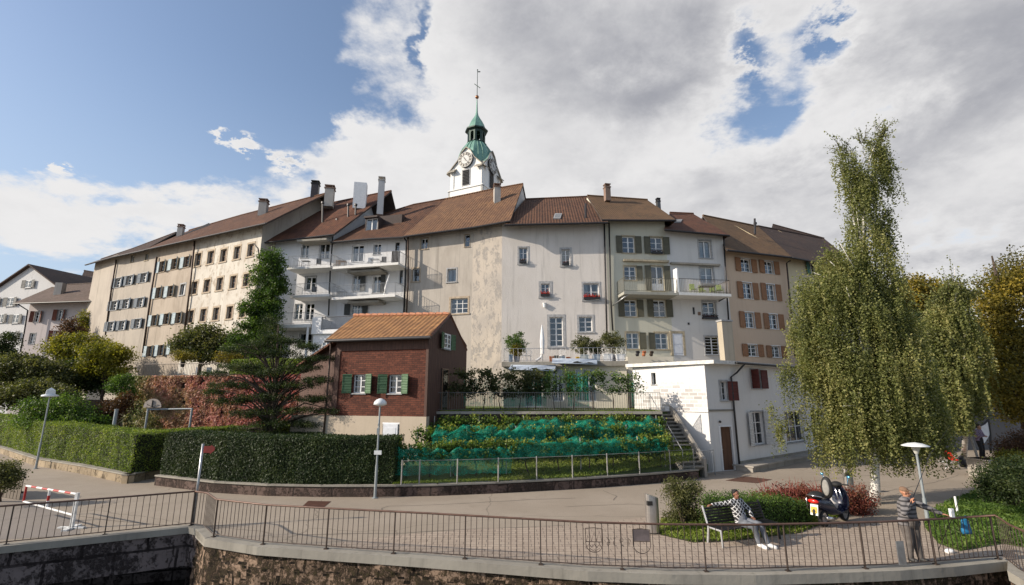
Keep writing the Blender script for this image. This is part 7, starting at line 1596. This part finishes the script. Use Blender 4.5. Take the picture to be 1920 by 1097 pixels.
# ---- man on the bench
Mj = pattern('diamond_knit', (.015, .014, .016), (.5, .5, .5), 'net')
J = dict(pel=(0, .2, .56), waist=(0, .27, .72), chest=(0, .33, .93), neck=(0, .34, 1.1), head=(0, .3, 1.24), shR=(-.19, .34, 1.03), shL=(.19, .34, 1.03), elR=(-.45, .5, .98), wrR=(-.7, .55, .97), hdR=(-1, 0, -.05), elL=(.34, .2, .82), wrL=(.2, -.02, .68), hdL=(-.5, -1, -.1), upR=(0, 0, 1), upL=(0, 0, 1),
         hipR=(-.09, .17, .54), hipL=(.1, .17, .54), knR=(-.08, -.3, .53), knL=(.15, -.3, .55), anR=(-.02, -.36, .1), anL=(.2, -.44, .1), toR=(.02, -.55, .05), toL=(.28, -.62, .05))
person('man sitting on the black bench in a black and white patterned jacket and grey jeans', bq(.95, 0, 0), brz, J, dict(skin=sk(.2, .09, .055), top=Mj, legs=plain('grey_denim', (.13, .14, .16), .8, var=.2), shoe=plain('white_sneaker', (.65, .65, .65), .6), hair=plain('black_hair', (.012, .01, .01), .7)), face=(-.15, -1, .05), bulk=.02)
# ---- fisherman
fb = gnd(1716, 1053); Ms = pattern('grey_striped_jumper', (.16, .15, .15), (.035, .033, .035), 'stripe')
J = dict(pel=(0, 0, .9), waist=(-.02, 0, 1.05), chest=(0, 0, 1.24), neck=(.02, 0, 1.42), head=(-.1, 0, 1.54), shR=(-.13, -.12, 1.36), shL=(.13, .06, 1.36), elR=(-.28, -.26, 1.14), wrR=(-.06, -.25, 1.34), hdR=(.3, .1, 1), upR=(-1, 0, 0), elL=(.38, -.12, 1.24), wrL=(.62, -.26, 1.12), hdL=(1, -.3, -.15), upL=(0, 0, 1),
         hipR=(-.1, 0, .88), hipL=(.1, 0, .88), knR=(-.08, -.03, .48), knL=(.12, .02, .48), anR=(-.1, 0, .08), anL=(.14, 0, .08), toR=(-.04, -.14, .045), toL=(.22, -.12, .045), curl=(.9, 0, 0))
J['head'] = (.0, -.02, 1.55)
_, MF = person('man fishing over the railing in a grey striped jumper and tan cap', fb, 0, J, dict(skin=sk(.42, .2, .12), top=Ms, legs=plain('grey_trousers', (.12, .105, .095), .85), shoe=plain('dark_shoe', (.03, .03, .03), .6), hair=plain('tan_cap', (.2, .12, .075), .8)), s=1.04, bulk=.04, face=(.75, -.55, -.1), hair='cap')
w_ = MF @ Vector((-.03, -.24, 1.42)); tip = at(1745, 850, w_.y+1.0); g = MB(); g.path([w_-(tip-w_).normalized()*.3, w_, w_.lerp(tip, .5), tip, tip+(tip-w_)*.6+Vector((.3, 0, .1))], [.014, .012, .008, .005, .002], 6)
rr_ = obj('fishing_rod', g, M_gut); tag(rr_, 'thin dark fishing rod held up by the man at the railing', 'fishing rod')
# ---- third person on a low platform
p3 = at(1843, 859, 25.5); pl = Vector((p3.x, p3.y, p3.z)); g = MB(); g.box((pl.x+.35, pl.y+.1, pl.z/2-.02), (1.5, 1.0, pl.z), .2); g.box((pl.x+.35, pl.y+.1, pl.z-.06), (1.6, 1.1, .08), .2); tag(obj('stone_platform', g, M_conc), 'low stone platform under the reading person by the white cloth', 'platform')
J = dict(pel=(0, .0, .9), waist=(0, .02, 1.05), chest=(0, 0, 1.25), neck=(0, -.02, 1.42), head=(.02, -.07, 1.56), shR=(-.18, 0, 1.36), shL=(.18, 0, 1.36), elR=(-.24, -.08, 1.1), wrR=(-.02, -.26, 1.1), hdR=(1, -.3, .1), elL=(.24, -.08, 1.1), wrL=(.1, -.27, 1.08), hdL=(-1, -.3, .1), upR=Z, upL=Z,
         hipR=(-.09, 0, .88), hipL=(.09, 0, .88), knR=(-.08, -.05, .48), knL=(.1, -.02, .48), anR=(-.08, .02, .08), anL=(.12, .02, .08), toR=(-.1, -.12, .045), toL=(.16, -.12, .045))
person('person in a purple checked shirt and black trousers looking down by the white cloth', pl, .25, J, dict(skin=sk(.45, .25, .17), top=pattern('purple_check', (.12, .08, .12), (.25, .2, .27), 'net'), legs=plain('black_trousers', (.012, .012, .014), .85), shoe=plain('tan_shoe', (.2, .14, .09), .6), hair=plain('brown_hair', (.03, .015, .01), .7)), s=.99, face=(.2, -1, -.45), voxel=.016)
g = MB(); cl_ = [(1820, 806), (1834, 801), (1845, 795), (1853, 787), (1857, 800), (1857, 812), (1852, 822), (1846, 831), (1836, 826), (1828, 816)]; q = [at(x, y, 26.3) for x, y in cl_]; n_ = len(q); g.add(q+[v+Vector((0, .04, 0)) for v in q], [tuple(range(n_-1, -1, -1)), tuple(range(n_, 2*n_))]+[(i, (i+1) % n_, n_+(i+1) % n_, n_+i) for i in range(n_)]); rt = root('cloth_sail', q[0]); tag(rt, 'white cloth stretched between dark poles behind the standing person', 'cloth'); obj('cloth', g, M_white, rt)
g = MB(); g.path([v+Vector((0, -.03, .03)) for v in q[:4]], .05, 6); g.path([q[3], q[5], at(1858, 850, 26.3)], .05, 6); obj('pole', g, M_gut, rt); g = MB(); g.path([at(1810, 772, 26.4), at(1815, 802, 26.4), at(1834, 862, 26.2)], .06, 6); obj('pole', g, M_vpost, rt)
# red chair, stool, backpack
c = gnd(1788, 879); rt = root('shell_chair', c); tag(rt, 'red plastic shell chair in the shade under the small birch', 'chair'); Mr = plain('red_plastic', (.6, .03, .01), .45); g = MB()
n_ = 9
for j in range(6):
    for i in range(n_):
        a = -.5+i/(n_-1); v = j/5; g.v.append((c.x+a*.5*(1-.25*v*v), c.y-.2+.42*min(1, v*1.4)+.12*v-.25*a*a*1.2*v, c.z+.45+(.52*max(0, v-.3)/.7)+.15*a*a))
for j in range(5):
    for i in range(n_-1): k = j*n_+i; g.f.append((k, k+1, k+n_+1, k+n_)); g.m.append(0)
obj('seat', g, Mr, rt, smooth=True)
for sx_ in (-.18, .18):
    for sy_ in (-.15, .15): g = MB(); g.tube(c+Vector((sx_*1.2, sy_*1.2, 0)), c+Vector((sx_, sy_, .46)), .014, n=5); obj('leg', g, M_steel, rt)
c = gnd(1774, 880); rt = root('stool', c); tag(rt, 'small white folding stool beside the red chair', 'stool'); g = MB(); g.box(c+Z*.4, (.42, .35, .04)); obj('seat', g, M_white, rt)
for s in (-1, 1): g = MB(); g.tube(c+Vector((-s*.15, -.1, 0)), c+Vector((s*.15, -.1, .4)), .015, n=5); obj('leg', g, M_white, rt)
c = gnd(1806, 876); g = MB(); g.ell(c+Z*.3, (.26, .18, .33)); g.ell(c+Vector((0, -.14, .2)), (.18, .1, .16)); g.path([c+Vector((-.08, 0, .58)), c+Vector((0, 0, .68)), c+Vector((.08, 0, .58))], .015, 5); o = obj('backpack', g, plain('black_nylon', (.012, .012, .014), .6), smooth=True); tag(o, 'black backpack standing on the ground right of the red chair', 'backpack')
# ---- scooter with raised seat
sp = gnd(1546, 988); hx = R(33); SM = Matrix.Translation(sp) @ Matrix.Rotation(hx, 4, 'Z') @ Matrix.Scale(1.12, 4)
rt = root('scooter', sp); tag(rt, 'dark blue motor scooter with its seat flipped up, parked before the red shrub', 'scooter'); Mb = plain('dark_blue_paint', (.012, .016, .04), .25, var=.05, spec=.6); Mk = plain('black_rubber', (.015, .015, .015), .7); Mchr = plain('chrome', (.6, .6, .62), .2, .95)
def sobj(name, fn, m, parent=None, sm=True): g = MB(); fn(g); g.v = [tuple(SM @ Vector(v)) for v in g.v]; return obj(name, g, m, parent or rt, smooth=sm)
def wheel(g, x, r=.22):
    vs = 20; pr = [(r-.06, -.05), (r-.015, -.055), (r, 0), (r-.015, .055), (r-.06, .05)]
    k0 = len(g.v)
    g.add([(x+a*math.cos(t), y, r+a*math.sin(t)) for a, y in pr for t in [2*math.pi*k/vs for k in range(vs)]], [(i*vs+k, i*vs+(k+1) % vs, (i+1)*vs+(k+1) % vs, (i+1)*vs+k) for i in range(4) for k in range(vs)])
for x in (0, 1.22):
    w_ = sobj('wheel', lambda g: wheel(g, x), Mk); sobj('rim', lambda g: [g.tube((x, -.04, .22), (x, .04, .22), .165, n=16)], Mchr, w_, False)
def bodyf(g):
    secs = [(-.42, .0, .72, .05, .04), (-.3, 0, .68, .14, .12), (0, 0, .6, .19, .18), (.3, 0, .52, .19, .22), (.52, 0, .38, .16, .14), (.75, 0, .3, .17, .06), (1.0, 0, .33, .16, .07)]
    n = 14
    for (x, y, z, a, b) in secs:
        for k in range(n): t = 2*math.pi*k/n; g.v.append((x, y+a*math.cos(t), z+b*math.sin(t)))
    for i in range(len(secs)-1):
        for k in range(n): g.f.append((i*n+k, i*n+(k+1) % n, (i+1)*n+(k+1) % n, (i+1)*n+k)); g.m.append(0)
    g.f.append(tuple(range(n))); g.m.append(0)
sobj('body', bodyf, Mb)
def shieldf(g):
    pts = [(.95, .33, .2), (1.02, .5, .27), (1.05, .7, .26), (1.02, .9, .2), (.98, 1.0, .14)]
    for x, z, w in pts:
        for k in range(9): a = -1+k/4; g.v.append((x+.09*(1-a*a), a*w, z))
    for i in range(4):
        for k in range(8): q = i*9+k; g.f.append((q, q+1, q+10, q+9)); g.m.append(0)
s_o = sobj('leg_shield', shieldf, Mb); md_ = s_o.modifiers.new('t', 'SOLIDIFY'); md_.thickness = .04
sobj('front_fender', lambda g: g.ell((1.22, 0, .4), (.26, .09, .12)), Mb); sobj('fork', lambda g: [g.tube((1.22, .07, .22), (1.02, .05, .9), .025), g.tube((1.22, -.07, .22), (1.02, -.05, .9), .025)], Mchr)
sobj('headset', lambda g: [g.ell((1.0, 0, 1.03), (.13, .15, .09)), g.path([(.95, -.34, 1.06), (.99, -.12, 1.05), (.99, .12, 1.05), (.95, .34, 1.06)], .02, 8)], Mk)
for y in (-.3, .3): m_o = sobj('mirror', lambda g: [g.tube((.97, y, 1.06), (.97, y*1.15, 1.26), .008), g.ell((.97, y*1.2, 1.28), (.015, .05, .035))], plain('mirror_blue', (.08, .25, .4), .1, .3))
sobj('rear_box', lambda g: g.ell((-.22, 0, .86), (.22, .2, .1)), Mk); sobj('rack', lambda g: [g.path([(-.05, -.17, .78), (-.4, -.16, .86), (-.46, 0, .87), (-.4, .16, .86), (-.05, .17, .78)], .014, 6), g.path([(-.38, .2, .78), (-.3, .26, .5), (-.15, .26, .3)], .016, 6)], Mchr)
st_ = sobj('seat', lambda g: [g.ell((.42, 0, 1.0), (.09, .16, .3), 18, 12)], Mk); sobj('seat_underside', lambda g: [g.ell((.345, 0, 1.0), (.03, .095, .22), 18, 12)], plain('seat_grey_underside', (.25, .24, .22), .6), st_)
sobj('tail_light', lambda g: g.ell((-.44, 0, .72), (.05, .15, .06)), plain('red_lens', (.6, .02, .01), .2)); pl_ = sobj('number_plate', lambda g: g.box((-.44, 0, .5), (.012, .2, .28), 0, 0, Matrix.Rotation(R(12), 3, 'Y')), M_lampw, sm=False)
sobj('plate_panel', lambda g: g.box((-.456, 0, .5), (.006, .16, .16), 0, 0, Matrix.Rotation(R(12), 3, 'Y')), plain('plate_yellow', (.6, .38, .03), .5), pl_, False)
sobj('rear_fender', lambda g: [g.path([(-.3, 0, .62), (-.42, 0, .45), (-.44, 0, .34)], [.09, .07, .05], 8)], Mk); sobj('exhaust', lambda g: [g.tube((.3, -.2, .22), (-.25, -.22, .3), .03, .055)], Mchr); sobj('stand', lambda g: g.path([(.4, .1, .25), (.42, .22, .0)], .015, 6), Mk)
sobj('footboard_bag', lambda g: [g.ell((.72, .02, .52), (.1, .11, .17)), g.ell((.74, .02, .7), (.05, .06, .06))], plain('grey_bag', (.42, .4, .38), .8))
# leaning pole, white post, bag, tackle
a, b = gnd(1526, 985), at(1482, 932, 17.0); g = MB(); g.tube(a, b, .022, n=8); g.tube(a.lerp(b, .4), a.lerp(b, .8), .035, n=8); tag(obj('leaning_pole', g, plain('teal_pole', (.03, .1, .1), .4, .4)), 'dark teal pole leaning into the red shrub left of the scooter', 'pole')
a = gnd(1797, 968); g = MB(); g.tube(a, a+Z*.62, .035, n=10); g.ell(a+Z*.62, (.035, .035, .02), 8, 5); tag(obj('marker_post', g, M_white), 'short white post in the ground cover right of the disc lamp', 'post')
def onrail(px):
    best = min(np.linspace(0, qcum[-1], 600), key=lambda s: abs((lambda p: (p.x*900/(p.y*CP+(1.05-CZ)*SP)+960))(qpos(s))-px)); return qpos(best)
p = onrail(1814); g = MB(); n_ = 8; 
for j in range(6):
    for k in range(10): t = 2*math.pi*k/10; r_ = .08+.05*j/5; g.v.append((p.x+.05+r_*math.cos(t)+.02*math.sin(3*t+j), p.y+.14+.05*math.sin(t), .98-.34*j/5))
for j in range(5):
    for k in range(10): g.f.append((j*10+k, j*10+(k+1) % 10, (j+1)*10+(k+1) % 10, (j+1)*10+k)); g.m.append(0)
g.f.append(tuple(range(50, 60))); g.m.append(0); g.path([p+Vector((0, .14, .98)), p+Vector((.04, .08, 1.08)), p+Vector((.1, .14, .98))], .008, 5); tag(obj('plastic_bag', g, plain('blue_plastic', (.02, .16, .32), .4), smooth=True), 'blue plastic bag hanging behind the railing at the right', 'bag')
p = onrail(1785); g = MB(); g.box(p+Z*1.18, (.09, .06, .2), .1); g.box(p+Z*1.24+Vector((0, -.035, 0)), (.06, .01, .05), .1); tag(obj('radio', g, M_lampw), 'small white radio standing on the handrail beside the angler', 'radio')
p = onrail(1757); g = MB(); g.tube(p+Z*1.05, p+Vector((-.06, 0, 1.3)), .02, .012); tag(obj('rod_holder', g, M_gut), 'short black rod holder clamped to the handrail', 'holder')
p = onrail(1793); g = MB(); g.path([gnd(1760, 1035)+Z*.05, p+Vector((0, .1, 1.08)), p+Vector((.55, .3, 1.7))], [.01, .008, .003], 5); tag(obj('fishing_rod', g, M_gut), 'second thin fishing rod leaning over the handrail at the right', 'fishing rod')
g = MB(); p = gnd(1781, 1037); g.ell(p+Z*.05, (.11, .09, .06)); g.box(p+Z*.02, (.16, .12, .03)); tag(obj('bait_box', g, M_white), 'small white bait box on the ground behind the railing', 'box')
